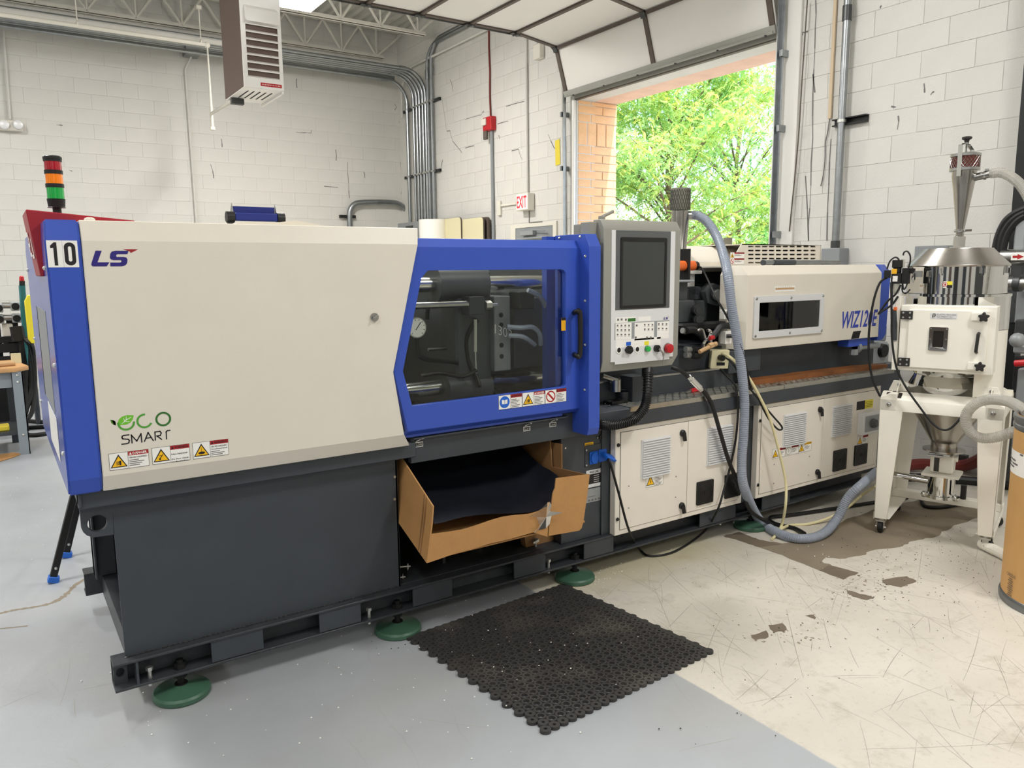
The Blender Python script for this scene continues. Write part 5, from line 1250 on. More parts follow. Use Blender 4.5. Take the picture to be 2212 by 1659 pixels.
for i, (a, b) in enumerate(((1035,1180),(1084,1188),(1094,1180),(1102,1172),(1157,1168))):
    p = fy(a, b, 3.18 if i < 4 else 3.03); mb = MB(); rnd = random.Random(i)
    for q in range(5): mb.obox(p + Vector((rnd.uniform(-.012,.012), 0, rnd.uniform(-.006,.006))), (.010, .002*rnd.random(), .003*rnd.random()), (0, .008, .002), (-.002, 0, .003))
    mb.box(p.x - .004, p.x + .004, p.y - .004, p.y + .004, .2125, p.z)
    solo('spring_clip', mb, 'zinc_bolt', tuple(p), ('leftmost', 'second', 'third', 'fourth')[i] + (' shiny metal clip' if not i else ' shiny metal clip from the left') + ' in the dark under the cardboard box' if i < 4 else 'shiny metal clip against the dark cardboard scrap', 'clip', 'metal clips under the box' if i < 4 else None, smooth=0)
for i, (a, b, w) in enumerate(((874, 1223, 12), (869, 1246, 6))):
    p, q = fy(a - w, b, 3.05), fy(a + w, b, 3.05)
    solo('tie_rod', MB().cyl(p - Vector((.03, 0, 0)), q, .004, 8).obox(q - Vector((.012, 0, 0)), (.003, 0, .006), (0, .002, 0), (-.001, 0, .012)), 'zinc_bolt', tuple(p), 'thin bright rod with a wing end, ' + ('upper of two' if i == 0 else 'lower of two') + ' in the chute opening', 'rod')

# ================================================================ RUBBER MAT
MO = Vector((1.472, 1.995, 0)); e1 = (Vector((2.365, 2.053, 0)) - MO)/.9; e2 = (Vector((1.39, 2.89, 0)) - MO)/.9
mt = MB(); NX = 22; pit = .9/NX; pv = pit*.866; NY = int(.9/pv)
def ring(mb, c, ro, ri, z0, z1, n=10):
    vs = []
    for r, z in ((ro, z0), (ro, z1), (ri, z1), (ri, z0)):
        for k in range(n): a = 2*math.pi*k/n; vs.append(MO + e1*(c[0] + r*math.cos(a)) + e2*(c[1] + r*math.sin(a)) + Vector((0, 0, z)))
    mb.add(vs, [(q*n + k, q*n + (k+1) % n, (q+1)*n + (k+1) % n, (q+1)*n + k) for q in range(3) for k in range(n)])
for j in range(NY + 1):
    for i in range(NX + (0 if j % 2 else 1)):
        c = (i*pit + (pit/2 if j % 2 else 0), j*pv + .004)
        edge = i in (0, NX, NX - 1) or j in (0, NY)
        ring(mt, c, pit*.50, pit*(.30 if not edge else .16), 0, .0125, 12)
        for dx, dy in ((.5, .2887), (.5, -.2887)):
            q = (c[0] + pit*dx, c[1] + pit*dy)
            if 0 < q[0] < .9 and 0 < q[1] < .9: ring(mt, q, pit*.20, pit*.09, 0, .0095, 6)
mt.prism([MO + e1*a + e2*b for a, b in ((-.015, .885), (.905, .885), (.905, .905), (-.015, .905))], (0, 0, .012)); mt.prism([MO + e1*a + e2*b for a, b in ((.89, -.01), (.91, -.01), (.91, .905), (.89, .905))], (0, 0, .012))
for tx in (.333, .667):
    mt.prism([MO + e1*(.9*tx - .006) , MO + e1*(.9*tx + .006), MO + e1*(.9*tx + .006) + e2*.9, MO + e1*(.9*tx - .006) + e2*.9], (0, 0, .011)); mt.prism([MO + e2*(.9*tx - .006), MO + e2*(.9*tx + .006), MO + e2*(.9*tx + .006) + e1*.9, MO + e2*(.9*tx - .006) + e1*.9], (0, 0, .011))
def mat_rubber():
    m = mat('mat_rubber', (44, 43, 41), .55); t = m.node_tree; b = t.nodes['Principled BSDF']
    tc = t.nodes.new('ShaderNodeTexCoord'); n = t.nodes.new('ShaderNodeTexNoise'); n.inputs['Scale'].default_value = 3.2; n.inputs['Detail'].default_value = 5
    r = t.nodes.new('ShaderNodeValToRGB'); r.color_ramp.elements[0].position = .50; r.color_ramp.elements[1].position = .85
    r.color_ramp.elements[0].color = srgb((56, 55, 53)); r.color_ramp.elements[1].color = srgb((104, 97, 90))
    t.links.new(tc.outputs['Object'], n.inputs['Vector']); t.links.new(n.outputs['Fac'], r.inputs[0]); t.links.new(r.outputs[0], b.inputs['Base Color'])
mat_rubber()
solo('rubber_mat', mt, 'mat_rubber', tuple(MO), 'square black rubber drainage mat full of round holes on the floor', 'mat', smooth=0, fixn=False)

# ================================================================ DRYING HOPPER ON ITS CASTOR STAND
DU, DV = Vector((.328, -.945, 0)), Vector((.945, .328, 0)); DU.normalize(); DV.normalize()
DO = DU*(-.64) + DV*(4.89 + .30)
def fd(px, py, dc=0):
    d = ray(px, py); c = 4.89 + dc; t = (c - Vector(CAM_P).dot(DV))/d.dot(DV); return Vector(CAM_P) + d*t
def D(a, b, z): return DO + DU*a + DV*b + Vector((0, 0, z))
DW, DD = .307, .30
dz_ = Vector((0, 0, 1))
dry = thing('drying_hopper', (DO.x, DO.y, 0), 'polished steel resin drying hopper on a cream castor stand in front of the block wall', 'hopper')
def dbox(name, a0, a1, b0, b1, z0, z1, m, par=dry, bevel=.003):
    return part(name, MB().obox(D((a0+a1)/2, (b0+b1)/2, (z0+z1)/2), DU*(abs(a1-a0)/2), DV*(abs(b1-b0)/2), dz_*(abs(z1-z0)/2)), m, par, bevel=bevel)
# stand
tf = part('top_frame', MB(), 'dryer_white', dry)
def dpr(name, pts, vec, m, par, **k): return part(name, MB().prism([D(*p) for p in pts], vec, **k), m, par, bevel=.002)
W2 = .312
for b0, s in ((-DD, 1), (DD, -1)):
    dpr('front_beam' if s == 1 else 'rear_beam', [(-W2, b0, .757), (-W2, b0, .825), (-W2, b0 + s*.07, .862), (-W2, b0 + s*.10, .862), (-W2, b0 + s*.10, .757)], DU*(2*W2), 'dryer_white', tf)
for a0, s in ((-W2, 1), (W2, -1)):
    dpr('side_beam', [(a0, -DD, .757), (a0, -DD, .83), (a0 + s*.05, -DD, .862), (a0 + s*.09, -DD, .862), (a0 + s*.09, -DD, .757)], DV*(2*DD), 'dryer_white', tf)
for a, b in ((-.20, -DD), (.235, -DD)):
    a_ = -.262 if a < 0 else .262
    part('frame_bolt', MB().lathe([(.013, 0), (.012, .005), (.006, .009)], D(a_, b, .795), -DV, 12), 'steel', tf)
q0, q1 = fd(1918, 848, -.30 + .33), fd(1955, 858, -.30 + .33)
part('level_insert', MB().obox(D(-.245, -DD + .038, .8465), DU*.042, DV*.022 + dz_*.012, (DV*(-.012) + dz_*.022)*.12), 'sight_dark', tf, bevel=.003)
for sa in (-1, 1):
    for sb in (-1, 1):
        o = sa*W2; i0, i1 = sa*(W2 - .125), sa*(W2 - .078); yb_ = sb*DD
        lg = dpr('stand_leg', [(o, yb_, .76), (i0, yb_, .76), (i1, yb_, .095), (o - sa*.006, yb_, .095)], DV*(-sb*.006), 'dryer_white', dry)
        dpr('leg_flange', [(o, yb_, .76), (o, yb_ - sb*.11, .76), (o - sa*.006, yb_ - sb*.07, .095), (o - sa*.006, yb_, .095)], DU*(-sa*.006), 'dryer_white', lg)
        cs = part('castor', MB().lathe([(.020, .078), (.020, .095)], D(sa*(W2 - .04), sb*(DD - .035), 0), n=14).obox(D(sa*(W2 - .04), sb*(DD - .035), .078), DU*.026, DV*.026, dz_*.005), 'zinc_bolt', dry)
        ax = DU if sa < 0 else (DU*.5 + DV*.86); c = D(sa*(W2 - .04), sb*(DD - .035), .036) + (DV*.0 if sa < 0 else DU*.01)
        part('castor_wheel', MB().lathe([(.03, -.014), (.036, -.010), (.036, .010), (.03, .014)], c, ax, 22), 'black_rubber', cs)
        part('castor_fork', MB().obox(c + ax*.018 + dz_*.02, ax*.0015, dz_.cross(ax)*.018, dz_*.026).obox(c - ax*.018 + dz_*.02, ax*.0015, dz_.cross(ax)*.018, dz_*.026).cyl(c - ax*.03, c + ax*.03, .006, 8), 'zinc_bolt', cs)
for sa in (-1, 1): dbox('side_rail', sa*(W2 - .09), sa*W2, -DD + .01, DD - .01, .096, .100, 'dryer_white'); dbox('rail_edge', sa*W2, sa*(W2 - .004), -DD + .01, DD - .01, .085, .13, 'dryer_white')
dbox('rear_rail', -W2, W2, DD - .07, DD - .002, .10, .148, 'dryer_white')
for sa, px, py in ((-1, 1947, 823), (1, 2133, 835)):
    a = sa*.235; gs = dpr('mount_gusset', [(a - .055, -DD + .11, .862), (a + .055, -DD + .11, .862), (a + .03, -DD + .11, .925), (a - .03, -DD + .11, .925)], DV*.008, 'dryer_white', dry)
    dpr('gusset_web', [(a, -DD + .11, .862), (a, -DD + .04, .862), (a, -DD + .11, .915)], DU*.006, 'dryer_white', gs); part('gusset_bolt', MB().lathe([(.010, 0), (.009, .006)], D(a - .0, -DD + .11, .90), -DV, 12), 'steel', gs)
# vessel
N = 64
ves = part('hopper_vessel', MB().lathe([(.20, .84), (.215, .90), (.185, .96), (.23, 1.02), (.257, 1.05), (.257, 1.60)], D(0, 0, 0), n=N, close=False), 'chrome', dry)
part('vessel_cone', MB().lathe([(.232, .83), (.20, .76), (.076, .553), (.072, .545), (.072, .505), (.115, .504), (.115, .495), (.05, .494)], D(0, 0, 0), n=N, close=False), 'brushed', dry)
part('outer_jacket', MB().lathe([(.278, 1.24), (.278, 1.425), (.281, 1.43), (.281, 1.438), (.277, 1.438), (.276, 1.24)], D(0, 0, 0), n=N, a0=math.radians(-130), a1=math.radians(30), close=False), 'chrome', dry)
part('jacket_lining', MB().lathe([(.276, .865), (.276, 1.238)], D(0, 0, 0), n=N, a0=math.radians(-128), a1=math.radians(20), close=False), 'dryer_white', dry)
part('rim_band', MB().lathe([(.278, 1.425), (.282, 1.425), (.282, 1.440), (.278, 1.440)], D(0, 0, 0), n=N, close=False), 'chrome', dry)
lid = part('cone_lid', MB().lathe([(.262, 1.592), (.266, 1.600), (.262, 1.606), (.178, 1.693), (.176, 1.697), (.0, 1.699)], D(0, 0, 0), n=N, close=False), 'brushed', dry)
for a in (-150, -100, -55, -15): 
    c = D(.262*math.cos(math.radians(a)), .262*math.sin(math.radians(a)), 1.575); n = (c - D(0, 0, 1.575)).normalized(); part('lid_clamp', MB().obox(c, n*.008, n.cross(dz_)*.010, dz_*.02).cyl(c + n*.012 - dz_*.03, c + n*.012 + dz_*.01, .004, 8), 'chrome', lid)
s = fd(2066, 610, .02); s_n = -DV
th0 = math.radians(-97); mb = MB()
for i in range(5):
    t0, t1 = th0 + i*.035, th0 + (i+1)*.035; f = lambda t, z: D(.2585*math.cos(t), .2585*math.sin(t), z)
    mb.m = 0 if i < 2 else 1; mb.quad(f(t0, 1.475), f(t1, 1.475), f(t1, 1.512), f(t0, 1.512)); 
    if i >= 2: mb.m = 2; g = lambda t, z: D(.2588*math.cos(t), .2588*math.sin(t), z); mb.quad(g(t0, 1.475), g(t1, 1.475), g(t1, 1.492), g(t0, 1.492))
mb.m = 3; cc_ = D(.2588*math.cos(th0 + .035), .2588*math.sin(th0 + .035), 1.494); mb.tube([cc_ + DU*(.012*math.cos(t*.524)) + dz_*(.012*math.sin(t*.524)) for t in range(12)], .0015, 4, closed=True); mb.quad(*[cc_ - DV*.0005 + DU*a + dz_*b for a, b in ((-.004,-.006),(.006,-.006),(.004,.006),(-.002,.006))])
part('hot_label', mb, ['sticker_white', 'yellow_paint', 'ink', 'sticker_red'], ves, smooth=0, fixn=False)
# control box with its door
ba0, ba1 = -.227, .242; bz0, bz1 = 1.005, 1.378
cbx = dbox('control_box', ba0, ba1, -.32, -.16, bz0, bz1, 'dryer_white', dry, .004)
dbox('box_post', ba0 - .035, ba0 - .008, -.30, -.20, bz0 - .005, 1.425, 'dryer_white', dry, .002)
dr3 = dbox('box_door', ba0 + .045, ba1 - .035, -.338, -.32, bz0 + .02, bz1 - .022, 'dryer_white', cbx, .004)
for z in (bz0 + .05, bz1 - .055):
    dbox('door_hinge', ba0 + .004, ba0 + .066, -.345, -.336, z - .024, z + .024, 'dryer_knob', cbx, .001)
    for da in (.018, .052):
        for dz in (-.013, .013): part('hinge_screw', MB().lathe([(.006, 0), (.005, .003)], D(ba0 + da, -.345, z + dz), -DV, 8), 'zinc_bolt', cbx)
    kc = D(ba1 - .055, -.36, z); dbox('clamp_block', ba1 - .115, ba1 - .065, -.36, -.338, z - .02, z + .022, 'dryer_white', cbx, .002)
    P = [kc + DU*(r*math.cos(t)) + dz_*(r*math.sin(t)) for t, r in [(math.pi/2 + i*math.pi/10, (.029 if i % 4 == 0 else (.024 if i % 2 else .017))) for i in range(20)]]
    part('star_knob', MB().prism(P, DV*(-.018)).cyl(kc, kc + DV*.03, .010, 10), 'dryer_knob', cbx, bevel=.003)
hz = (bz0 + bz1)/2 - .01; part('box_handle', MB().tube([D(ba1 - .075, -.338, hz + .052), D(ba1 - .075, -.365, hz + .046), D(ba1 - .077, -.368, hz), D(ba1 - .08, -.365, hz - .046), D(ba1 - .08, -.338, hz - .052)], .0085, 10), 'dryer_knob', cbx)
wa, wz = -.025, (bz0 + bz1)/2 + .003
sg = part('sight_frame', MB().prism([D(wa + a, -.348, wz + b) for a, b in rrect(-.047, .047, -.066, .066, .006)], DV*.010, [[D(wa + a, -.348, wz + b) for a, b in rrect(-.026, .026, -.045, .045, .003)]]), 'chrome', cbx, bevel=.003)
dbox('sight_glass', wa - .027, wa + .027, -.344, -.340, wz - .046, wz + .046, 'sight_dark', cbx, 0)
for a in (-.039, .039):
    for b in (-.057, 0, .057): part('sight_screw', MB().lathe([(.004, 0), (.003, .003)], D(wa + a, -.348, wz + b), -DV, 8), 'steel', cbx)
mb = MB(); la, lz = -.066, bz1 - .056; mb.m = 0; mb.obox(D(la + .058, -.3385, lz), DU*.066, DV*.0005, dz_*.0165); mb.m = 1; nrm = -DV
def dtext(t, a, z, h, w): mb.text(t, D(a, -.3392, z), DU, dz_, h, w, .0002, bold=.01, res=1)
dtext('PLASTIC PROCESS', la + .026, lz + .003, .0085, .094); dtext('EQUIPMENT, INC.', la + .026, lz - .008, .0075, .080); dtext('PPE', la + .003, lz - .014, .004, .012)
mb.quad(*[D(la + a, -.3392, lz + b) for a, b in ((.026,-.0115),(.120,-.0115),(.120,-.0105),(.026,-.0105))]); mb.quad(*[D(la + a, -.3392, lz + b) for a, b in ((.04,-.0145),(.10,-.0145),(.10,-.0135),(.04,-.0135))])
mb.tube([D(la + .012 + .007*math.cos(t*.524), -.3395, lz + .005 + .008*math.sin(t*.524)) for t in range(12)], .0022, 4, closed=True); mb.quad(*[D(la + a, -.3393, lz + b) for a, b in ((.002,-.012),(.0055,-.012),(.0055,.006),(.002,.006))]); mb.quad(*[D(la + a, -.3393, lz + b) for a, b in ((.009,.002),(.015,.002),(.015,.008),(.009,.008))])
part('maker_plate', mb, ['hmi_silver', 'ink_grey'], cbx, smooth=0, fixn=False)
# vacuum loader on the lid
cyc = part('loader_cone', MB().lathe([(.03, 1.699), (.03, 1.76), (.021, 1.77), (.021, 1.80), (.054, 2.05), (.063, 2.105), (.063, 2.145), (.067, 2.147)], D(0, 0, 0), n=40, close=False), 'brushed', dry)
part('tri_clamp', MB().lathe([(.030, 1.79), (.034, 1.794), (.034, 1.802), (.030, 1.806)], D(0, 0, 0), n=24).obox(D(.045, -.01, 1.798), DU*.014, DV*.004, dz_*.006), 'chrome', cyc)
part('loader_neck', MB().lathe([(.05, 1.6995), (.05, 1.706), (.031, 1.708), (.031, 1.765)], D(0, 0, 0), n=24, close=False), 'hose_translucent', cyc)
zf0, zf1 = 2.135, 2.228; fi = part('filter_element', MB().lathe([(.074, zf0 + .012), (.074, zf1 - .012)], D(0, 0, 0), n=40, close=False), 'filter_brown', cyc)
mb = MB()
for i in range(26):
    for sgn in (1, -1):
        P = [D(.0755*math.cos(2*math.pi*(i + sgn*k*.55)/26), .0755*math.sin(2*math.pi*(i + sgn*k*.55)/26), zf0 + .012 + (zf1 - zf0 - .024)*k/5) for k in range(6)]; mb.tube(P, .0011, 3, False)
o = part('filter_mesh', mb, 'steel', fi, fixn=False); o['kind'] = 'stuff'
part('filter_cap', MB().lathe([(.078, zf0), (.078, zf0 + .014)], D(0, 0, 0), n=40).lathe([(.078, zf1 - .014), (.078, zf1), (.06, zf1 + .005)], D(0, 0, 0), n=40), 'steel', cyc)
mb = MB()
for sa in (-1, 1):
    P = [D(-.018 + .0, -.082, 2.10) , D(-.018, -.084, 2.27), D(0, -.05, 2.283)] if sa < 0 else [D(.02, .082, 2.10), D(.02, .082, 2.26), D(.006, .03, 2.283)]
    for i in range(2): d = (P[i+1] - P[i]); n = d.cross(DU).normalized(); mb.obox((P[i] + P[i+1])/2, DU*.011, n*.0018, d/2)
mb.obox(D(0, -.01, 2.283), DU*.012, DV*.045, dz_*.002); mb.cyl(D(0, 0, 2.232), D(0, 0, 2.30), .006, 10); part('clamp_bail', mb, 'chrome', cyc)
part('clamp_knob', MB().lathe([(.010, 2.287), (.014, 2.305), (.026, 2.312), (.026, 2.322), (.012, 2.326)], D(0, 0, 0), n=20), 'dryer_knob', cyc)
part('inlet_port', MB().cyl(D(.05, -.01, 2.093), D(.135, -.04, 2.105), .021, 16).lathe([(.025, 0), (.025, .012)], D(.10, -.027, 2.10), DU, 16).obox(D(.115, -.04, 2.128), DU*.010, DV*.006, dz_*.006), 'steel', cyc)
# discharge: slide gate, cast throat, pot, take-off pipe
part('slide_gate', MB().obox(D(-.01, -.02, .482), DU*.055, DV*.07, dz_*.008).obox(D(-.03, -.10, .478), DU*.04, DV*.012, dz_*.006), 'steel', dry, bevel=.002)
th = dbox('discharge_throat', -.062, .062, -.05, .06, .362, .474, 'dryer_white', dry, .008); dbox('throat_slot', -.040, -.012, -.0535, -.05, .372, .455, 'sight_dark', th, .001); part('throat_boss', MB().cyl(D(.06, 0, .45), D(.078, 0, .45), .018, 14), 'dryer_white', th)
dbox('throat_plate', -.10, .10, -.09, .10, .343, .360, 'dryer_white', dry, .003)
part('discharge_pot', MB().lathe([(.075, .225), (.075, .343)], D(0, 0, 0), n=32, close=False).lathe([(.06, .200), (.085, .204), (.085, .222), (.074, .226)], D(0, 0, 0), n=32), 'chrome', dry)
for a in (-.085, .085): part('wing_nut', MB().ball(D(a, -.03, .215), .02, 10), 'chrome', dry)
part('pot_handle', MB().cyl(D(.125, -.05, .225), D(.125, -.05, .31), .016, 12).cyl(D(.08, -.02, .225), D(.125, -.05, .23), .006, 8), 'black_plastic', dry)
part('take_off_pipe', MB().cyl(D(-.06, 0, .295), D(-.16, -.0, .300), .022, 16).cyl(D(-.16, 0, .300), D(-.33, -.02, .312), .019, 16).lathe([(.025, 0), (.025, .010)], D(-.15, 0, .30), DU, 16), 'chrome', dry)
# air regulator and its leads on the hopper's left
rg = part('air_regulator', MB().lathe([(.022, 0), (.022, .03), (.030, .032), (.030, .075)], fd(1938, 590, .02), n=16), 'black_plastic', dry, bevel=.002)
c = fd(1938, 572, .02); part('regulator_ring', MB().lathe([(.024, 0), (.024, .010)], c + dz_*(-.006), n=16), 'machine_red', rg)
c = fd(1938, 590, .02); dbox_ = lambda n, c, a, b, z, m: part(n, MB().obox(c, DU*a, DV*b, dz_*z), m, rg, bevel=.002)
dbox_('regulator_label', c + DU*(-.01) - DV*.032 + dz_*.010, .014, .001, .014, 'sticker_orange'); dbox_('regulator_body', c - dz_*.03, .026, .026, .03, 'black_plastic'); dbox_('regulator_tag', c - dz_*.032 - DV*.027 + DU*(-.004), .013, .001, .016, 'sticker_white')
part('filter_bowl', MB().lathe([(.020, -.06), (.020, -.10), (.014, -.118)], c, n=16), 'bowl_clear', rg)
c2 = fd(1957, 596, .03); dbox_('solenoid_valve', c2, .018, .03, .045, 'black_matte'); c3 = fd(1917, 592, 0); dbox_('cable_plug', c3, .016, .016, .022, 'black_plastic'); part('gland', MB().cyl(fd(1951, 577, .02), fd(1951, 560, .02), .010, 10), 'bowl_clear', rg)
c4 = fd(1982, 592, .04); dbox_('level_switch', c4, .024, .012, .018, 'steel'); dbox_('switch_block', c4 - DU*.03 + dz_*.02, .016, .016, .012, 'black_plastic'); part('hook_latch', MB().tube([fd(1972, 592, .02), fd(1970, 603, .02), fd(1973, 612, .02), fd(1976, 602, .02), fd(1976, 590, .02)], .004, 6), 'chrome', rg)
def dh(name, pts, r, m='cable_black', par=rg): return part(name, MB().tube(sm([fd(*p) for p in pts], 5), r, 8), m, par)
dh('cable', [(1951,552,.02),(1953,545,.02),(1960,543,.02),(1966,552,.02),(1966,566,.02),(1962,580,.02)], .0045); dh('cable', [(1916,582,0),(1922,565,0),(1933,556,0),(1941,560,0),(1945,575,.01)], .0045)
dh('cable', [(1950,612,0),(1952,625,0),(1957,620,0),(1962,605,0)], .004); dh('cable', [(1950,606,0),(1949,628,0),(1957,634,0),(1966,625,0)], .004); dh('cable', [(1929,607,0),(1926,625,0),(1927,640,0),(1927,655,0)], .006)
dh('cable', [(1946,615,-.02),(1935,635,-.02),(1918,650,-.02),(1901,673,-.02),(1898,678,-.02),(1906,672,-.02),(1927,658,-.02),(1940,640,-.02)], .006)
dbox_('push_fitting', fd(1934, 667, -.01), .008, .008, .010, 'orange_plastic'); part('spiral_wrap', MB().tube([fd(1930, 668, 0), fd(1932, 700, 0), fd(1931, 735, 0)], .016, 10), 'dark_paint', rg); 

# ================================================================ VACUUM LOADER ON THE MACHINE'S FEED THROAT
LY = 3.45; c = fy(1470, 430, LY)
def lz(py): return qz(1470, py, LY)
lr = (qx(1492, 430, LY) - qx(1449, 430, LY))/2*.69
vl = thing('vacuum_loader', (c.x, LY, lz(580)), 'steel hopper loader with a grey mesh filter top behind the control console', 'loader')
part('loader_body', MB().lathe([(.05, lz(585)), (.05, lz(545)), (.042, lz(540)), (lr*.88, lz(484)), (lr*.88, lz(456))], (c.x, LY, 0), n=36), 'brushed', vl)
fm = part('mesh_filter', MB().lathe([(lr, lz(454)), (lr, lz(410)), (lr*.97, lz(407)), (0, lz(406))], (c.x, LY, 0), n=36), 'filter_mesh', vl)
mb = MB()
for i in range(24):
    for sgn in (1, -1): mb.tube([Vector((c.x + lr*1.01*math.cos(2*math.pi*(i + sgn*k*.5)/24), LY + lr*1.01*math.sin(2*math.pi*(i + sgn*k*.5)/24), lz(454) + (lz(410) - lz(454))*k/5)) for k in range(6)], .0016, 3, False)
o = part('wire_mesh', mb, 'metal_dark', fm, fixn=False); o['kind'] = 'stuff'
p = fy(1492, 466, LY - .02); part('loader_port', MB().cyl(p - Vector((.03, 0, 0)), p + Vector((.04, -.04, 0)), .028, 14), 'steel', vl)
part('loader_base', MB().box(c.x - .07, c.x + .10, LY - .1, LY + .1, lz(592), lz(585)).box(c.x - .02, c.x + .08, LY - .06, LY + .06, lz(640), lz(592)), 'sticker_white', vl, bevel=.002)
q = fy(1490, 574, 3.3); sn = part('level_sensor', MB().cyl(q - Vector((.12, 0, 0)), q + Vector((.03, 0, 0)), .030, 14), 'orange_plastic', vl); part('sensor_tip', MB().cyl(q + Vector((.03, 0, 0)), q + Vector((.06, 0, 0)), .026, 14), 'black_plastic', sn); part('sensor_bracket', MB().obox(q - Vector((.045, 0, 0)), (.008, 0, 0), (0, .04, 0), (0, 0, .10)), 'black_plastic', sn)

# ================================================================ HOSES AND CABLES
def hose(name, pts, r, m, label, cat='hose', ribs=0, n=10, seg=6, ribm=None):
    P = sm(pts, seg); mb = MB(); mb.tube(P, r, n)
    if ribs:
        acc = 0
        for i in range(1, len(P)):
            L_ = (P[i] - P[i-1]).length; d = (P[i] - P[i-1]).normalized(); s_ = ribs - acc
            while s_ < L_:
                c = P[i-1] + d*s_; mb.tube([c - d*ribs*.3, c - d*ribs*.15, c + d*ribs*.15, c + d*ribs*.3], [r*.98, r*1.07, r*1.07, r*.98], n, False); s_ += ribs
            acc = (acc + L_) % ribs
    loc = tuple(P[0]); return solo(name, mb, m, loc, label, cat)
hose('vacuum_hose', [fy(1492,466,3.42), fy(1508,466,3.38), fy(1530,482,3.3), fy(1550,515,3.2), fy(1565,560,3.05), fy(1573,600,2.93), fy(1580,660,2.90), fy(1592,730,2.89), fy(1602,800,2.87), fy(1608,870,2.86), fy(1606,940,2.85), fy(1602,1000,2.84), fy(1608,1055,2.83), fz(1640,1122,.05), fz(1682,1152,.027), fz(1730,1164,.027), fz(1775,1155,.027), fz(1806,1124,.07), fd(1832,1075,-.05), fd(1862,1046,0), D(-.36, -.025, .313)], .0262, 'hose_grey', 'long grey ribbed vacuum hose looping from the loader to the hopper stand', 'hose', .011, 12, 8)
hose('air_tube', [fy(1560,764,3.05), fy(1575,770,2.95), fy(1597,790,2.89), fy(1620,820,2.87), fy(1645,865,2.86), fy(1665,910,2.85), fy(1684,980,2.84), fy(1697,1040,2.83), fy(1697,1090,2.8), fz(1688,1136,.03), fz(1674,1158,.011), fz(1668,1164,.011)], .0085, 'hose_cream', 'cream air tube dropping past the cabinets to the floor', 'tube')
hose('air_tube', [fz(1681,1149,.03), fz(1690,1141,.036), fz(1710,1134,.009), fz(1745,1132,.009), fz(1790,1119,.03), fz(1832,1095,.09), fz(1862,1070,.12), fd(1892,1050,.05)], .0085, 'hose_cream', 'cream air tube running along the floor to the hopper stand', 'tube')
hose('floor_hose', [fz(1738,1153,.018), fz(1716,1141,.013), fz(1683,1134,.013), fz(1663,1125,.013), fz(1667,1117,.013), fz(1705,1113,.013), fz(1800,1099,.013), fz(1890,1085,.013), fz(1960,1075,.013)], .0125, 'cable_black', 'black rubber hose doubled back on the floor beside the base frame')
hose('power_cord', [Z6(352, 800, 2.93), Z6(370, 830, 2.90), Z6(440, 1080, 2.89), Z6(520, 1370, 2.88), fz(1381,1185,.03), fz(1405,1201,.008), fz(1458,1191,.008), fz(1519,1150,.03), fy(1549,1104,2.88), fy(1565,1053,2.885), fy(1578,1005,2.89), fy(1589,950,2.89), fy(1594,894,2.885), fy(1592,850,2.885), fy(1585,828,2.92), fy(1556,798,3.04)], .0065, 'cable_black', 'thin black power cord looping from the blue socket down to the floor', 'cord')
hose('hydraulic_hose', [fy(1450,793,2.95), fy(1462,797,2.93), fy(1475,804,2.92), fy(1488,816,2.91), fy(1501,828,2.90), fy(1515,840,2.89), fy(1536,870,2.88), fy(1554,928,2.88), fy(1573,992,2.88), fy(1591,1035,2.88), fy(1605,1064,2.88), fy(1622,1105,2.86), fz(1668,1133,.03)], .012, 'cable_black', 'thick black hydraulic hose with silver couplings hanging in front of cabinets')
p, q = fy(1493, 819, 2.903), fy(1512, 838, 2.89); solo('hose_coupling', MB().cyl(p, q, .017, 12).cyl(p - Vector((.015, -.004, -.015)), p, .014, 12).cyl(q, q + Vector((.012, 0, -.014)), .014, 6), 'zinc_bolt', tuple(p), 'silver quick coupling on the thick black hose below the console', 'coupling')
hose('sensor_cable', [fy(1501,575,3.3), fy(1514,578,3.25), fy(1525,596,3.2), fy(1537,622,3.1), fy(1550,648,3.0), fy(1567,678,2.95), fy(1580,702,2.92), fy(1592,728,2.88), fy(1604,760,2.86), fy(1613,798,2.86), fy(1620,830,2.87), fy(1628,850,2.95)], .0058, 'cable_black', 'black sensor cable trailing from the orange level sensor', 'cable')
hose('thin_cable', [fy(1568,773,3.0), fy(1583,786,2.92), fy(1606,822,2.88), fy(1641,865,2.87), fy(1668,897,2.87), fy(1687,919,2.87), fy(1689,927,2.87), fy(1680,927,2.87), fy(1662,907,2.87), fy(1648,882,2.875), fy(1638,860,2.88)], .0055, 'cable_black', 'thin black cable with a hanging loop in front of the far cabinet', 'cable')
hose('hopper_cable', [c3 - dz_*.02, fd(1900,612,-.01), fd(1886,655,-.02), fd(1877,720,-.02), fd(1878,780,-.02), fd(1886,822,-.01), fd(1901,856,0)], .0065, 'cable_black', 'black cable falling from the regulator plug left of the hopper', 'cable')
hose('hanging_cable', [fd(1925,610,-.04), fd(1926,680,-.045), fd(1927,735,-.045), fd(1936,792,-.045), fd(1956,835,-.045), fd(1988,881,-.045), fd(2018,918,-.045), fd(2043,929,-.045), fd(2066,914,-.045), fd(2088,882,-.03)], .006, 'cable_black', 'black cable draped across the cream stand in front of the hopper cone', 'cable')
hose('clear_hose', [D(.135,-.04,2.105), D(.20,-.06,2.10), D(.29,-.10,2.02), D(.37,-.15,1.86), D(.42,-.20,1.70), D(.46,-.26,1.40)], .026, 'hose_translucent', 'clear ribbed hose curving right from the top of the hopper', 'hose', .010)
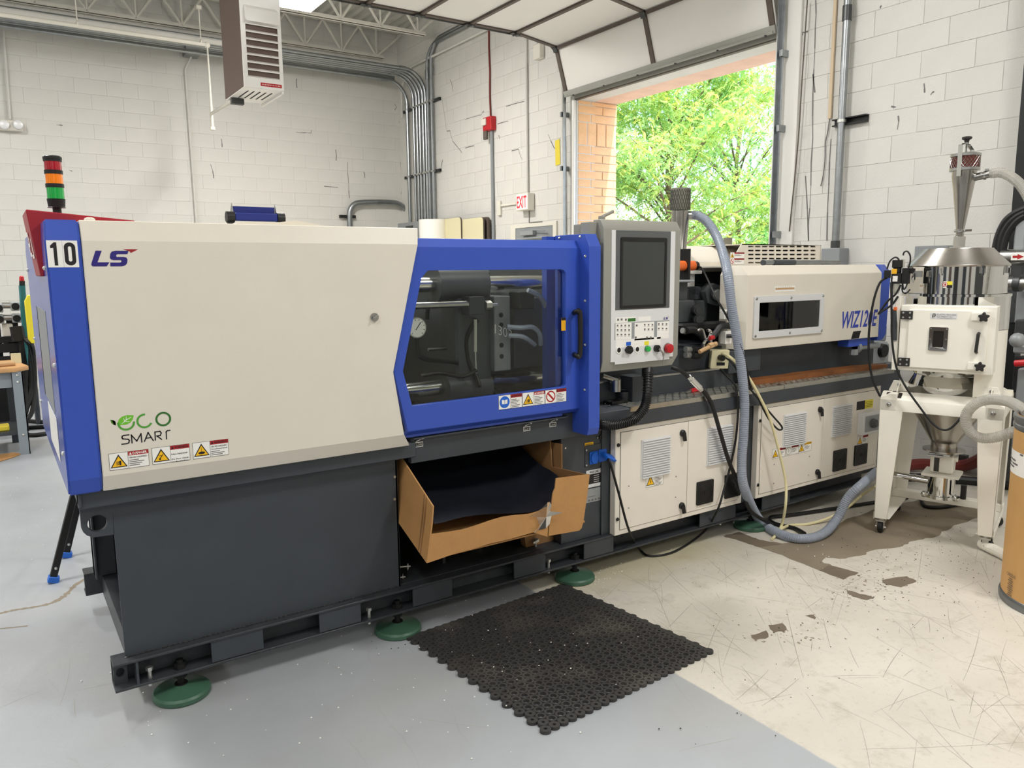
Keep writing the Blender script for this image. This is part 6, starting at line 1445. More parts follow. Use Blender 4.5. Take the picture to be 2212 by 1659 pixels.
hose('coiled_hose', [fd(2222,893,-.55), fd(2208,884,-.45), fd(2180,868,-.30), fd(2140,863,-.15), fd(2108,872,-.12), fd(2087,896,-.11), fd(2090,925,-.11), fd(2115,945,-.12), fd(2150,945,-.13), fd(2185,934,-.15), fd(2215,922,-.15)], .0265, 'hose_translucent', 'clear ribbed hose coiled in front of the cream stand, ending in the drum', 'hose', .010)
hose('ribbed_hose', [fz(2120,1174,.03), fz(2140,1184,.03), fz(2165,1196,.03), fz(2195,1212,.03)], .028, 'dryer_white', 'white ribbed hose end lying on the floor by the castor', 'hose', .010)
# small cream outlet box on the machine bed, clamp, brass valve
bx = Vector((fy(1552, 772, 3.10).x, 3.10, 0)); zb0 = 1.0065; u_, v_ = Vector((.80, -.60, 0)), Vector((.60, .80, 0)); zc0 = zb0 + .055
ob = thing('outlet_box', (bx.x, bx.y, zb0), 'small cream outlet box with a black plug on the dark machine bed', 'box')
lean = Vector((.10, 0, 1)).normalized()
part('box_shell', MB().obox(bx + dz_*zc0, u_*.052, v_*.045, lean*.055), 'box_cream', ob, bevel=.003)
part('plug', MB().cyl(bx + dz_*(zc0 + .012) - v_*.045, bx + dz_*(zc0 + .012) - v_*.075 + u_*.01, .018, 12), 'black_plastic', ob); part('box_slot', MB().obox(bx + dz_*(zc0 - .026) - v_*.046 + u_*.004, u_*.024, v_*.002, dz_*.009), 'black_plastic', ob)
cl = thing('locking_pliers', tuple(fy(1525, 730, 3.08)), 'chrome locking pliers with curved jaws gripping the coolant hoses', 'pliers')
part('jaw', MB().tube(sm([Zc(a, b, 3.03) for a, b in ((400,920),(430,895),(465,910),(480,960),(490,1010))], 5), .007, 8), 'steel', cl); part('jaw', MB().tube(sm([Zc(a, b, 3.03) for a, b in ((520,915),(550,915),(560,950),(540,1000),(490,1050),(470,1100),(480,1140))], 5), .010, 8), 'chrome', cl)
part('grip', MB().cyl(Zc(548, 1012, 3.02), Zc(600, 1000, 3.02), .013, 10), 'plier_red', cl); part('pivot', MB().obox(Zc(560, 1050, 3.03), (.010, 0, .004), (0, .006, 0), (0, 0, .035)), 'steel', cl)
solo('brass_valve', MB().cyl(Zc(420, 1185, 3.0), Zc(600, 1095, 3.0), .012, 10).cyl(Zc(540, 1115, 3.0), Zc(590, 1095, 3.0), .018, 6).cyl(Zc(600, 1095, 3.0), Zc(635, 1080, 3.0), .014, 10), 'wood_tan', tuple(Zc(420, 1185, 3.0)), 'brass hose valve behind the small cream outlet box', 'valve')
# plank, pipe, pliers, rag and tablet on the shelf
p0, p1 = fz(1622, 833, ZS + .005), fz(1918, 794, ZS + .005); d = (p1 - p0); L_ = d.length; d.normalize(); n = Vector((-d.y, d.x, 0))
mb = MB(); K = 14; rnd = random.Random(3); vs = []
for i in range(K + 1):
    t = i/K; c = p0 + d*(L_*t); w = .085*(1 - .5*max(0, t - .75)); h = .030*(1 - .35*max(0, t - .8)*4) + rnd.uniform(-.002, .002); j = rnd.uniform(-.004, .004)
    vs += [c + n*j, c + n*(w + j), c + n*(w + j) + dz_*h, c + n*j + dz_*h]
fs = [(4*i + k, 4*i + (k+1) % 4, 4*i + 4 + (k+1) % 4, 4*i + 4 + k) for i in range(K) for k in range(4)] + [(3, 2, 1, 0), (4*K, 4*K+1, 4*K+2, 4*K+3)]
mb.add(vs, fs); solo('wooden_plank', mb, 'plank_brown', tuple(p0), 'worn brown wooden plank lying on the tread plate shelf', 'plank', smooth=0)
y = 3.12; a, b = fy(1648, 566, y), fy(1818, 565, y); z = zt_ + .018; th_ = thing('steel_tube', (a.x, y, z - .016), 'grey steel tube with a dark grip lying on top of the injection cover', 'tube')
mb = MB(); mb.cyl((a.x, y, z), (b.x, y + .02, z), .0155, 16); part('tube_body', mb, 'galv', th_); part('tube_grip', MB().cyl((a.x + .10, y, z), (a.x + .32, y + .008, z), .0175, 16).cyl((a.x - .004, y, z), (a.x + .01, y, z), .017, 16), 'dark_paint', th_)
def pliers(a, b, label, spread):
    p, q = fz(*a, ZS + .012), fz(*b, ZS + .012); t = thing('pliers', tuple(p), label, 'pliers'); dd = (q - p).normalized(); nn = Vector((-dd.y, dd.x, 0))
    for s in (-1, 1): part('handle', MB().tube(sm([p + nn*s*.006, p + dd*.05 + nn*s*spread, q + nn*s*spread*.8], 5), .0075, 8), 'plier_red', t)
    part('jaws', MB().tube([p + dd*.01, p - dd*.03, p - dd*.06], [.011, .010, .004], 8), 'steel', t)
pliers((1346, 863), (1386, 858), 'red-handled pliers on the shelf under the console conduit', .014); pliers((1491, 845), (1512, 839), 'red-handled pliers on the tread plate behind the thick black hose', .016)
p = fz(1310, 858, ZS + .02); mb = MB(); rnd = random.Random(9)
for i in range(7): mb.ball((p.x + rnd.uniform(-.02, .03), p.y + rnd.uniform(-.03, .03), ZS + .018 + rnd.uniform(0, .02)), .022, 8, (1, .9, rnd.uniform(.6, .9)))
solo('work_glove', mb, 'cardboard_inner', (p.x, p.y, ZS), 'crumpled brown work glove beside the blue pillar on the shelf', 'glove')
a = fz(1330, 868, ZS + .01); solo('black_tray', MB().obox((a.x, a.y, ZS + .010), (.055, 0, 0), (0, .035, 0), (0, 0, .0095)), 'black_plastic', (a.x, a.y, ZS), 'small flat black tray lying on the shelf under the console', 'tray', bevel=.003)

# ================================================================ FIBRE DRUM
dc_ = Vector((4.11, 1.38, 0)); R = .29; zt2_ = .905
dm_ = thing('fibre_drum', tuple(dc_), 'tall tan fibre drum with steel bands and white label at the frame edge', 'drum')
part('drum_wall', MB().lathe([(R, .03), (R, zt2_ - .04)], dc_, n=48, close=False).lathe([(R - .01, zt2_), (R - .01, .3), (0, .3)], dc_, n=48, close=False), 'drum_fibre', dm_)
part('bottom_band', MB().lathe([(R - .02, 0), (R + .006, .002), (R + .008, .03), (R + .003, .042), (R, .044)], dc_, n=48, close=False), 'drum_band', dm_)
part('top_ring', MB().lathe([(R, zt2_ - .07), (R + .006, zt2_ - .06), (R + .006, zt2_ - .045), (R + .001, zt2_ - .04), (R + .008, zt2_ - .02), (R + .008, zt2_ - .004), (R - .004, zt2_), (R - .012, zt2_ - .004), (R - .012, zt2_ - .06)], dc_, n=48, close=False), 'drum_band', dm_)
def dp(px, z, r=R + .001):
    """where the vertical plane through this photo column meets the drum, nearest side"""
    d = ray(px, 1000); d = Vector((d.x, d.y, 0)).normalized(); k = d.dot(dc_); e = dc_.length_squared - r*r; q = k*k - e
    return (d*(k - math.sqrt(max(q, 0)))) + dz_*z
def ang(px): v = dp(px, 0) - dc_; return math.atan2(v.y, v.x)
def dlab(nm, pa, pb, z0, z1, m, par, r, n=8):
    a0, a1 = ang(pa), ang(pb); mb = MB(); F_ = lambda t, z: dc_ + Vector((r*math.cos(t), r*math.sin(t), z))
    for i in range(n): t0, t1 = a0 + (a1-a0)*i/n, a0 + (a1-a0)*(i+1)/n; mb.quad(F_(t0, z0), F_(t1, z0), F_(t1, z1), F_(t0, z1))
    return part(nm, mb, m, par, fixn=False)
zl0, zl1 = at(2180, 1026, 1, 1.6).z, at(2180, 978, 1, 1.6).z
lb = dlab('drum_label', 2175, 2240, zl0, zl1, 'sticker_white', dm_, R + .0012)
for px0_, px1_, z in ((2202, 2209, .9), (2179, 2184, .70), (2179, 2194, .55), (2179, 2199, .40), (2179, 2192, .26)): dlab('print_line', px0_, px1_, zl0 + (zl1 - zl0)*z, zl0 + (zl1 - zl0)*(z + .08), 'ink_grey', lb, R + .0018, 3)
dlab('side_sticker', 2178.5, 2181, zl1 + .06, zl1 + .09, 'sticker_white', dm_, R + .0012, 2)
zq = at(2200, 1240, 1, 1.55).z; mb = MB()
c_ = ang(2206); tdir = Vector((-math.sin(c_), math.cos(c_), 0)); o_ = dc_ + Vector((math.cos(c_), math.sin(c_), 0))*(R + .002)
mb.text('CREDE', o_ - tdir*.035 + dz_*zq, tdir, dz_, .016, .07, .0005, res=1); 
for i in range(9): w = .012 + .012*((i*53) % 7)/7; mb.quad(o_ - tdir*w - dz_*(.012 + i*.010 - zq), o_ + tdir*w - dz_*(.012 + i*.010 - zq), o_ + tdir*w - dz_*(.008 + i*.010 - zq), o_ - tdir*w - dz_*(.008 + i*.010 - zq))
part('printed_mark', mb, 'rail_brown', dm_, smooth=0, fixn=False)
# ================================================================ CONDUITS, PIPES AND WALL DEVICES
def pipe(name, pts, r, m, label, cat='conduit', group=None, n=10, smooth_=0, couplers=(), cm='galv'):
    P = sm(pts, smooth_) if smooth_ else [Vector(p) for p in pts]
    loc = tuple(P[-1]); t = thing(name, loc, label, cat, group) if couplers else None
    mb = MB(); mb.tube(P, r, n)
    if not couplers: return solo(name, mb, m, loc, label, cat, group)
    part('tube_run', mb, m, t)
    for a, b in couplers:
        part('coupling', MB().cyl(a, b, r*1.28, n), cm, t)
    return t
def bend(a, c, b, R, n=8):
    """a -> corner c -> b with a rounded corner of radius R"""
    a, b, c = Vector(a), Vector(b), Vector(c); d1 = (a - c).normalized(); d2 = (b - c).normalized()
    p, q = c + d1*R, c + d2*R; out = [a]; o = c + (d1 + d2)*R
    for i in range(n + 1):
        t = i/n*math.pi/2; out.append(o - d2*R*math.cos(t) - d1*R*math.sin(t))
    return out + [b]
XW_ = 6.13; ords = ['first', 'second', 'third', 'fourth', 'fifth', 'sixth']
ys = [12.21, 11.975, 11.86, 11.76, 11.645, 11.55]
zs = [fy(700, 152, 12.21).z] + [fy(760, p_, y_).z for p_, y_ in ((147, 11.975), (143, 11.86), (139, 11.76), (135, 11.645), (130, 11.55))]
for i, (y_, z_) in enumerate(zip(ys, zs)):
    R_ = .36; P = bend((-.6, y_, z_), (XW_, y_, z_), (XW_, y_, 2.35), R_)
    c1 = Vector((XW_ - R_, y_, z_)); c2 = Vector((XW_, y_, z_ - R_)); r_ = .030 if i == 0 else .024
    pipe('electrical_conduit', P, r_, 'galv', 'galvanized conduit bending down the corner, %s from the back wall' % ords[i], 'conduit', 'conduits bent down the corner', 10, 0, ((c1 + Vector((-.09, 0, 0)), c1 + Vector((.02, 0, 0))), (c2 + Vector((0, 0, .02)), c2 + Vector((0, 0, -.12)))))
for i, y_ in enumerate((11.46, 11.33)):
    zt3 = at(945, 88 - i*6, 0, XW_).z; P = bend((XW_, 7.9, zt3), (XW_, y_, zt3), (XW_, y_, 2.35), .34)
    c2 = Vector((XW_, y_, zt3 - .36)); pipe('electrical_conduit', P, .028, 'galv', 'galvanized conduit rising past the bends and turning along the door wall, ' + ('nearer the corner' if i == 0 else 'farther from the corner'), 'conduit', 'conduits turning along the door wall', 10, 0, ((c2, c2 - Vector((0, 0, .14))),))
pipe('painted_conduit', bend((XW_, 9.0, 4.95), (XW_, 12.4, 4.95), (XW_, 12.4, 4.2), .45), .018, 'wall_paint', 'thin painted conduit arching over the corner bends below the ceiling', 'conduit')
for k_, (a, b) in enumerate((((873, 241), (951, 215)), ((876, 385), (952, 367)))):
    p, q = at(*a, 0, WX - .02), at(*b, 0, WX - .02); z_ = (p.z + q.z)/2 + (0 if k_ else .0)
    t = thing('strut_channel', (WX - .02, q.y, z_), 'black strut rail clamping the corner conduits, ' + ('upper one' if k_ == 0 else 'lower one'), 'strut')
    part('strut_rail', MB().box(WX - .042, WX - .001, q.y, p.y, z_ - .022, z_ + .022), 'strut_black', t); 
    for y_ in ys + [11.46, 11.33]: part('strap', MB().box(WX - .09, WX - .04, y_ - .034, y_ + .034, z_ - .012, z_ + .012), 'zinc_bolt', t)
# painted service pipes along the back wall
def along(px0_, py0_, px1_, py1_, y_, x1=None):
    a, b = fy(px0_, py0_, y_), fy(px1_, py1_, y_); z_ = (a.z + b.z)/2; return Vector((-1.2, y_, z_)), Vector((x1 if x1 is not None else b.x, y_, z_))
a, b = along(0, 28, 474, 86, 11.44, 3.2); pipe('service_pipe', [a, b], .036, 'wall_paint', 'painted service pipe above the cream gas pipe under the joists', 'pipe')
yg = 11.3; a, b = along(0, 38, 447, 91, yg)
gz = fy(466, 275, yg).z; t = thing('gas_pipe', tuple(b), 'cream gas pipe dropping from the ceiling run to the unit heater', 'pipe')
part('pipe_run', MB().tube([a, b, Vector((b.x, yg, gz))], .028, 10), 'device_white', t); part('drip_cap', MB().cyl((b.x, yg, gz), (b.x, yg, gz - .04), .036, 10), 'device_white', t); part('elbow', MB().ball(tuple(b), .042, 10), 'device_white', t)
hv = fy(505, 219, 8.55); tz = fy(463, 246, yg).z; part('branch_pipe', MB().tube([Vector((b.x, yg, tz)), hv + Vector((-.02, 0, 0))], .020, 8), 'device_white', t); part('gas_valve', MB().box(hv.x - .03, hv.x + .10, hv.y - .03, hv.y + .03, hv.z - .03, hv.z + .03), 'metal_dark', t, bevel=.005)
lows = [(46, 108, 'upper'), (50, 113, 'middle'), (56, 119, 'lowest')]
for pa, pb, nm in lows:
    a, b = along(0, pa, 474, pb, 12.5, 6.05); pipe('wall_conduit', [a, b], .021, 'galv', 'galvanized conduit along the back wall, %s of the three below the painted pipes' % nm, 'conduit', 'conduits along the back wall')
c = fy(415, 104, 12.45); t = solo('conduit_clamp', MB().box(c.x - .10, c.x + .10, 12.38, WY - .01, c.z - .10, c.z + .09), 'galv', tuple(c), 'grey clamp plate holding the back wall conduits left of the heater', 'clamp', bevel=.004)
for px_, py_, nm in ((167, 33, 'left'), (434, 72, 'right')):
    c = fy(px_, py_ + 18, yg); solo('pipe_hanger', MB().cyl(c, (c.x, yg, c.z + .42), .008, 6).lathe([(.036, -.01), (.036, .01)], (c.x, yg, c.z), (1, 0, 0), 12).box(c.x - .03, c.x + .03, yg - .03, yg + .03, c.z + .41, c.z + .45), 'device_white', tuple(c), 'threaded rod hanger on the cream gas pipe, ' + ('far left one' if nm == 'left' else 'one by the heater'), 'hanger')
a = fy(400, 150, 12.6); b = fy(425, 482, 12.6); k_ = fy(413, 122, 12.55); pipe('wall_conduit', [k_, a, Vector((b.x, 12.6, b.z - .6))], .014, 'wall_paint', 'thin painted conduit running straight down the middle of the back wall', 'conduit')
a = fy(7, 66, 12.6); b = fy(22, 258, 12.6); pipe('wall_conduit', [a, Vector((b.x, 12.6, b.z))], .016, 'wall_paint', 'thin painted conduit down to the emergency light', 'conduit')
y_ = 12.6; em = thing('emergency_light', tuple(fy(20, 272, y_)), 'white twin-head emergency light high on the back wall', 'light')
x0, x1, z0, z1 = rc((-14, 258), (50, 285), y_); part('light_housing', MB().box(x0, x1, y_ - .06, WY - .008, z0, z1), 'device_white', em, bevel=.01)
for px_ in (9, 39): c = fy(px_, 270, y_ - .07); part('lamp_head', MB().lathe([(.06, 0), (.055, .04), (.03, .05)], c, (0, -1, 0), 20), 'hmi_silver', em)
y_ = 12.55; P = [fy(a, b, y_) for a, b in ((756, 500), (755, 470), (757, 452), (768, 440), (790, 437), (840, 437), (862, 441), (878, 455), (887, 478))]
ac = thing('arched_conduit', tuple(P[0]), 'thick galvanized conduit arching low on the back wall toward the corner', 'conduit'); part('tube_run', MB().tube(sm([P[0] - Vector((0, 0, .5))] + P + [P[-1] - Vector((0, 0, .4))], 6), .046, 12), 'galv', ac)
c = fy(756, 468, y_); part('strap_rail', MB().box(c.x - .16, c.x + .12, y_ + .03, WY - .009, c.z - .02, c.z + .03), 'strut_black', ac)
# right wall: alarm, exit sign, small boxes
xs_ = WX - .04
al = thing('fire_alarm', tuple(at(1059, 268, 0, xs_)), 'red fire alarm box on the block wall', 'alarm')
p, q = at(1050, 256, 0, xs_), at(1068, 280, 0, xs_); part('alarm_box', MB().box(xs_ - .06, WX - .008, q.y, p.y, q.z, p.z), 'alarm_red', al, bevel=.008); part('strobe', MB().box(xs_ - .085, xs_ - .06, (p.y + q.y)/2, p.y, (p.z + q.z)/2 - .02, p.z - .02), 'device_white', al, bevel=.006)
part('pull_lever', MB().box(xs_ - .07, xs_ - .03, p.y - .10, p.y - .02, q.z - .12, q.z), 'rail_brown', al, bevel=.006)
pipe('alarm_wire', [at(a, b, 0, WX - .02) for a, b in ((1056, 48), (1056, 100), (1058, 150), (1058, 210), (1060, 256))], .012, 'hose_red', 'thin dark red wire running up from the fire alarm', 'wire')
pipe('wall_conduit', [at(1062, 281, 0, WX - .03), at(1066, 520, 0, WX - .03)], .024, 'panel_grey', 'grey conduit running down from the fire alarm', 'conduit')
pipe('wall_conduit', [at(1136, 58, 0, WX - .03), at(1139, 418, 0, WX - .03)], .018, 'wall_paint', 'painted conduit running down to the exit sign', 'conduit')
ex = thing('exit_sign', tuple(at(1128, 435, 0, WX - .1)), 'white exit sign with red letters on the block wall', 'sign')
p, q = at(1115, 420, 0, WX - .12), at(1142, 452, 0, WX - .12); yE0, yE1, zE0, zE1 = q.y + .02, p.y, q.z - .005, p.z
part('sign_housing', MB().box(WX - .12, WX - .008, yE0, yE1, zE0, zE1), 'device_white', ex, bevel=.006); part('sign_face', MB().box(WX - .124, WX - .120, yE0 + .01, yE1 - .01, zE0 + .015, zE1 - .015), 'exit_face', ex)
mb = MB(); mb.text('EXIT', (WX - .125, yE1 - .022, zE0 + .032), (0, -1, 0), UZ, (zE1 - zE0) - .064, (yE1 - yE0) - .044, .001, bold=.02); part('sign_lettering', mb, 'exit_red', ex, smooth=0, fixn=False)
c = at(1080, 443, 0, WX - .04); d_ = at(1113, 441, 0, WX - .04); part('side_raceway', MB().box(WX - .03, WX - .008, d_.y, c.y, c.z - .02, c.z + .012).box(WX - .04, WX - .008, c.y, c.y + .08, c.z - .14, c.z + .06), 'device_white', ex, bevel=.003)
pipe('alarm_wire', [at(a, b, 0, WX - .012) for a, b in ((1143, 452), (1143, 481), (1171, 479), (1174, 485))], .006, 'ink_grey', 'thin dark wire from the exit sign to the door closer', 'wire')
c = at(1164, 112, 0, xs_); sbx = thing('junction_box', tuple(c), 'small white junction box below the curved door track', 'box'); part('box_body', MB().box(WX - .08, WX - .008, c.y - .075, c.y + .075, c.z - .09, c.z + .09), 'device_white', sbx, bevel=.006); part('box_stub', MB().cyl((WX - .04, c.y - .02, c.z + .09), (WX - .04, c.y - .02, c.z + .42), .02, 8).cyl((WX - .04, c.y + .03, c.z + .09), (WX - .04, c.y + .03, c.z + .42), .02, 8), 'wall_paint', sbx)
pipe('wall_conduit', [at(1214, 130, 0, WX - .03), at(1219, 505, 0, WX - .03)], .022, 'wall_paint', 'painted conduit running down beside the door track', 'conduit')
p, q = at(1199, 304, 0, WX - .009), at(1209, 355, 0, WX - .009); mb = MB(); mb.prism([(WX - .0085, p.y, p.z), (WX - .0085, q.y, p.z + .01), (WX - .0085, q.y - .01, q.z), (WX - .0085, p.y - .01, q.z - .01)], (-.002, 0, 0)); solo('yellow_tape', mb, 'tape_yellow', (WX - .009, p.y, p.z), 'strip of yellow tape stuck on the wall beside the door track', 'tape', smooth=0)
# right wall near the hopper
p, q = at(1829, 0, 0, 6.12), at(1806, 538, 0, 6.12); ym = (p.y + q.y)/2
t = thing('service_conduit', (6.12, ym, 1.77), 'thick galvanized conduit standing tall on the block wall right of the doorway', 'conduit')
part('tube_run', MB().cyl((6.12, ym, 1.76), (6.12, ym, CEIL - .02), .031, 16), 'galv', t); z_ = at(1828, 29, 0, 6.12).z; part('coupling', MB().cyl((6.12, ym, z_ - .06), (6.12, ym, z_ + .06), .038, 14), 'metal_dark', t); part('coupling', MB().cyl((6.12, ym, 1.76), (6.12, ym, 1.82), .038, 14), 'metal_dark', t)
p, q = at(1797, 266, 0, WX - .05), at(1870, 254, 0, WX - .05); z_ = (p.z + q.z)/2; t = thing('strut_channel', (WX - .03, ym, z_), 'black strut rail clamping the thick service conduit', 'strut'); part('strut_rail', MB().prism([(WX - .05, 0, z_ - .03), (WX - .001, 0, z_ - .03), (WX - .001, 0, z_ + .03), (WX - .05, 0, z_ + .03), (WX - .05, 0, z_ + .02), (WX - .012, 0, z_ + .02), (WX - .012, 0, z_ - .02), (WX - .05, 0, z_ - .02)], (0, p.y - q.y, 0)), 'strut_black', t)
t.children[0].data.transform(Matrix.Translation((0, q.y, 0))); part('strap', MB().lathe([(.034, -.012), (.037, -.012), (.037, .012), (.034, .012)], (6.12, ym, z_), (0, 0, 1), 16), 'zinc_bolt', t)
p, q = at(1774, 537, 0, WX - .14), at(1812, 572, 0, WX - .14); solo('pull_box', MB().box(WX - .14, WX - .008, q.y, p.y, q.z - .25, p.z), 'panel_grey', (WX - .1, ym, p.z - .2), 'grey steel pull box at the foot of the service conduit', 'box', bevel=.004)
p = at(1800, 0, 0, WX - .03); q = at(1791, 256, 0, WX - .03); solo('wood_strip', MB().box(WX - .03, WX - .009, q.y - .014, q.y + .014, q.z, CEIL - .3), 'wood_pale', (WX - .02, q.y, q.z), 'narrow tan wood strip on the wall left of the service conduit', 'strip', bevel=.002)
pipe('loose_wire', sm([at(a, b, 0, WX - .02) for a, b in ((1792, 257), (1788, 285), (1783, 310), (1782, 345), (1778, 380), (1773, 402))], 5), .005, 'ink_grey', 'thin loose wire hanging below the tan wood strip', 'wire')
pipe('door_rope', sm([at(a, b, 0, WX - .05) for a, b in ((1744, 0), (1738, 90), (1732, 180), (1726, 280), (1718, 370), (1705, 500))], 5), .006, 'rail_brown', 'thin door pull rope hanging right of the doorway', 'rope')
p, q = at(1976, 532, 0, WX - .12), at(2045, 570, 0, WX - .12); solo('wall_cabinet', MB().box(WX - .12, WX - .008, q.y, p.y, .9, p.z), 'panel_grey', (WX - .1, p.y, 1.3), 'grey wall cabinet half hidden behind the hopper lid', 'cabinet', bevel=.004)
# piping station at the right frame edge
XP = 5.75; pr = lambda a, b, x=XP: at(a, b, 0, x)
ps = thing('pipe_station', tuple(Vector((XP, pr(2200, 600).y, 0))), 'steel piping station with dark column at the right frame edge behind the drum', 'piping')
y_ = pr(2204, 300, 6.0).y; part('dark_column', MB().box(5.96, 6.05, y_ - .10, y_, 0, 3.9), 'strut_black', ps)
z_ = pr(2190, 555).z; part('steel_pipe', MB().cyl(Vector((XP, pr(2165, 555).y, z_)), Vector((XP, pr(2260, 555).y, z_)), .052, 18), 'steel', ps)
mb = MB(); a, b = pr(2184, 555, XP - .055), pr(2216, 555, XP - .055); mb.m = 0; mb.box(XP - .056, XP - .054, b.y, a.y, z_ - .022, z_ + .024); mb.m = 1; x_ = XP - .0565
mb.quad((x_, a.y - .01, z_ - .008), (x_, b.y + .05, z_ - .008), (x_, b.y + .05, z_ + .008), (x_, a.y - .01, z_ + .008)); mb.quad((x_, b.y + .05, z_ - .018), (x_, b.y + .01, z_), (x_, b.y + .05, z_ + .018)); part('flow_label', mb, ['sticker_white', 'sticker_red'], ps, smooth=0)
z2 = pr(2195, 612).z; part('sight_tube', MB().cyl(Vector((XP, pr(2180, 612).y, z2)), Vector((XP, pr(2260, 612).y, z2)), .045, 16), 'steel', ps); part('tube_clamp', MB().lathe([(.05, -.02), (.056, -.02), (.056, .02), (.05, .02)], (XP, pr(2200, 612).y, z2), (0, 1, 0), 16), 'metal_dark', ps)
for a, b, c, d, m, dx in ((2193, 470, 2212, 545, 'far_grey', 0), (2196, 625, 2220, 700, 'panel_grey', .1), (2192, 690, 2216, 740, 'metal_dark', 0), (2188, 745, 2218, 765, 'far_grey', -.05), (2190, 770, 2214, 850, 'black_matte', .1), (2198, 795, 2240, 1000, 'panel_grey', -.15), (2180, 560, 2200, 700, 'metal_dark', .2)):
    p, q = pr(a, b, XP + dx), pr(c, d, XP + dx); part('valve_body', MB().box(XP + dx, XP + dx + .12, q.y, p.y, q.z, p.z), m, ps, bevel=.01)
p = pr(2193, 785, XP - .2); part('red_lever', MB().cyl(p, pr(2222, 783, XP - .2), .022, 10), 'plier_red', ps); p = pr(2198, 735, XP - .12); part('round_knob', MB().ball(tuple(p), .05, 12), 'far_grey', ps)
for pts in ([(2148, 545), (2156, 510), (2170, 480), (2190, 462), (2215, 450)], [(2158, 545), (2165, 510), (2178, 485), (2196, 468), (2215, 458)], [(2166, 545), (2174, 512), (2186, 490), (2200, 475), (2215, 466)]):
    part('black_hose', MB().tube(sm([pr(a, b) for a, b in pts], 6), .022, 10), 'cable_black', ps)
# things on the floor between hopper stand and wall
pipe('red_hose', sm([at(1935, 1010, 2, .05), at(1985, 1003, 2, .06), at(2040, 1006, 2, .05), at(2090, 1004, 2, .08), at(2130, 985, 2, .2)], 6), .045, 'hose_red', 'thick dark red hose lying along the wall behind the hopper stand', 'hose')
pipe('black_pipe', sm([at(1930, 1030, 2, .03), at(2000, 1032, 2, .03), at(2110, 1040, 2, .03), at(2200, 1052, 2, .03)], 6), .032, 'cable_black', 'black hose on the floor under the dark red hose', 'hose')
pipe('air_line', sm([fz(1990, 1080, .02), fz(1998, 1093, .012), fz(2020, 1096, .014), fz(2045, 1094, .014), fz(2085, 1086, .02), fz(2120, 1082, .03)], 6), .012, 'cable_black', 'black air line with a silver fitting under the hopper stand', 'hose')
p = at(2072, 975, 2, .18); solo('wall_outlet', MB().box(6.15, WX - .008, at(2088, 990, 0, 6.15).y, at(2070, 990, 0, 6.15).y, at(2075, 1000, 0, 6.15).z, at(2075, 982, 0, 6.15).z), 'metal_dark', (6.17, at(2078, 990, 0, 6.15).y, .4), 'dark metal outlet cover low on the wall behind the stand', 'outlet', bevel=.003)
gu = thing('hydraulic_unit', (5.55, 3.62, .0), 'pale grey pump unit with a black round dial beyond the machine end', 'pump')
part('pump_base', MB().box(5.35, 5.95, 3.3, 3.9, 0, .84), 'dark_paint', gu, bevel=.01)
p, q = fy(1886, 742, 3.3), fy(1921, 788, 3.3); part('pump_body', MB().box(p.x, q.x, 3.3, 3.7, .84, p.z), 'far_grey', gu, bevel=.02); c = fy(1904, 757, 3.3); part('pump_dial', MB().lathe([(.055, 0), (.05, .03)], c, (0, -1, 0), 20), 'black_plastic', gu)
p, q = fy(1890, 700, 3.4), fy(1918, 742, 3.4); part('pump_head', MB().box(p.x, q.x, 3.4, 3.6, q.z, p.z), 'far_grey', gu, bevel=.03)
# panelboard and folding tables by the corner
p, q = at(859, 478, 0, 5.9), at(927, 512, 0, 5.9); pbx = thing('breaker_cabinet', (6.05, 11.6, 0), 'grey electrical panel below the corner conduits', 'panel')
part('panel_body', MB().box(5.90, WX - .008, q.y, p.y, 1.0, 2.40), 'panel_grey', pbx, bevel=.005); c = at(884, 492, 0, 5.9); part('panel_meter', MB().box(5.885, 5.90, c.y - .14, c.y + .10, c.z - .08, c.z + .03), 'metal_dark', pbx); c = at(912, 490, 0, 5.9); part('panel_label', MB().box(5.894, 5.90, c.y - .05, c.y + .05, c.z - .07, c.z + .08), 'device_white', pbx)
c = at(941, 475, 0, 5.95); solo('rolled_sheet', MB().lathe([(.22, .02), (.22, c.z)], (5.90, c.y + .0, 0), (0, 0, 1), 28), 'sticker_white', (5.93, c.y, 0), 'tall white rolled sheet standing between the panel and folding tables', 'roll')
for i, (pa, pb, off, dark) in enumerate(((955, 994.5, .13, 0), (996, 1043, .10, 1), (1000, 1055, .03, 1))):
    xq_ = WX - off - .05; y0_, y1_ = at(pb, 472, 0, xq_).y, at(pa, 475, 0, xq_).y; zt4 = at((pa + pb)/2, 471.5, 0, xq_).z
    t = thing('folding_table', (xq_, (y0_ + y1_)/2, 0), ('cream folding table top standing on end beside the rolled sheet', 'cream folding table top with dark rounded edge standing on end', 'dark edged folding table top standing on end, hindmost against the wall')[i], 'table')
    part('table_top', MB().prism([(xq_, a, b) for a, b in rrect(y0_, y1_, .01, zt4, .06)], (.006, 0, 0)), 'box_cream' if i < 2 else 'rail_brown', t, smooth=0)
    part('edge_band', MB().prism([(xq_ + .006, a, b) for a, b in rrect(y0_ - .003, y1_ + .003, .008, zt4 + .003, .062)], (.024, 0, 0)), 'rail_brown', t, smooth=0)

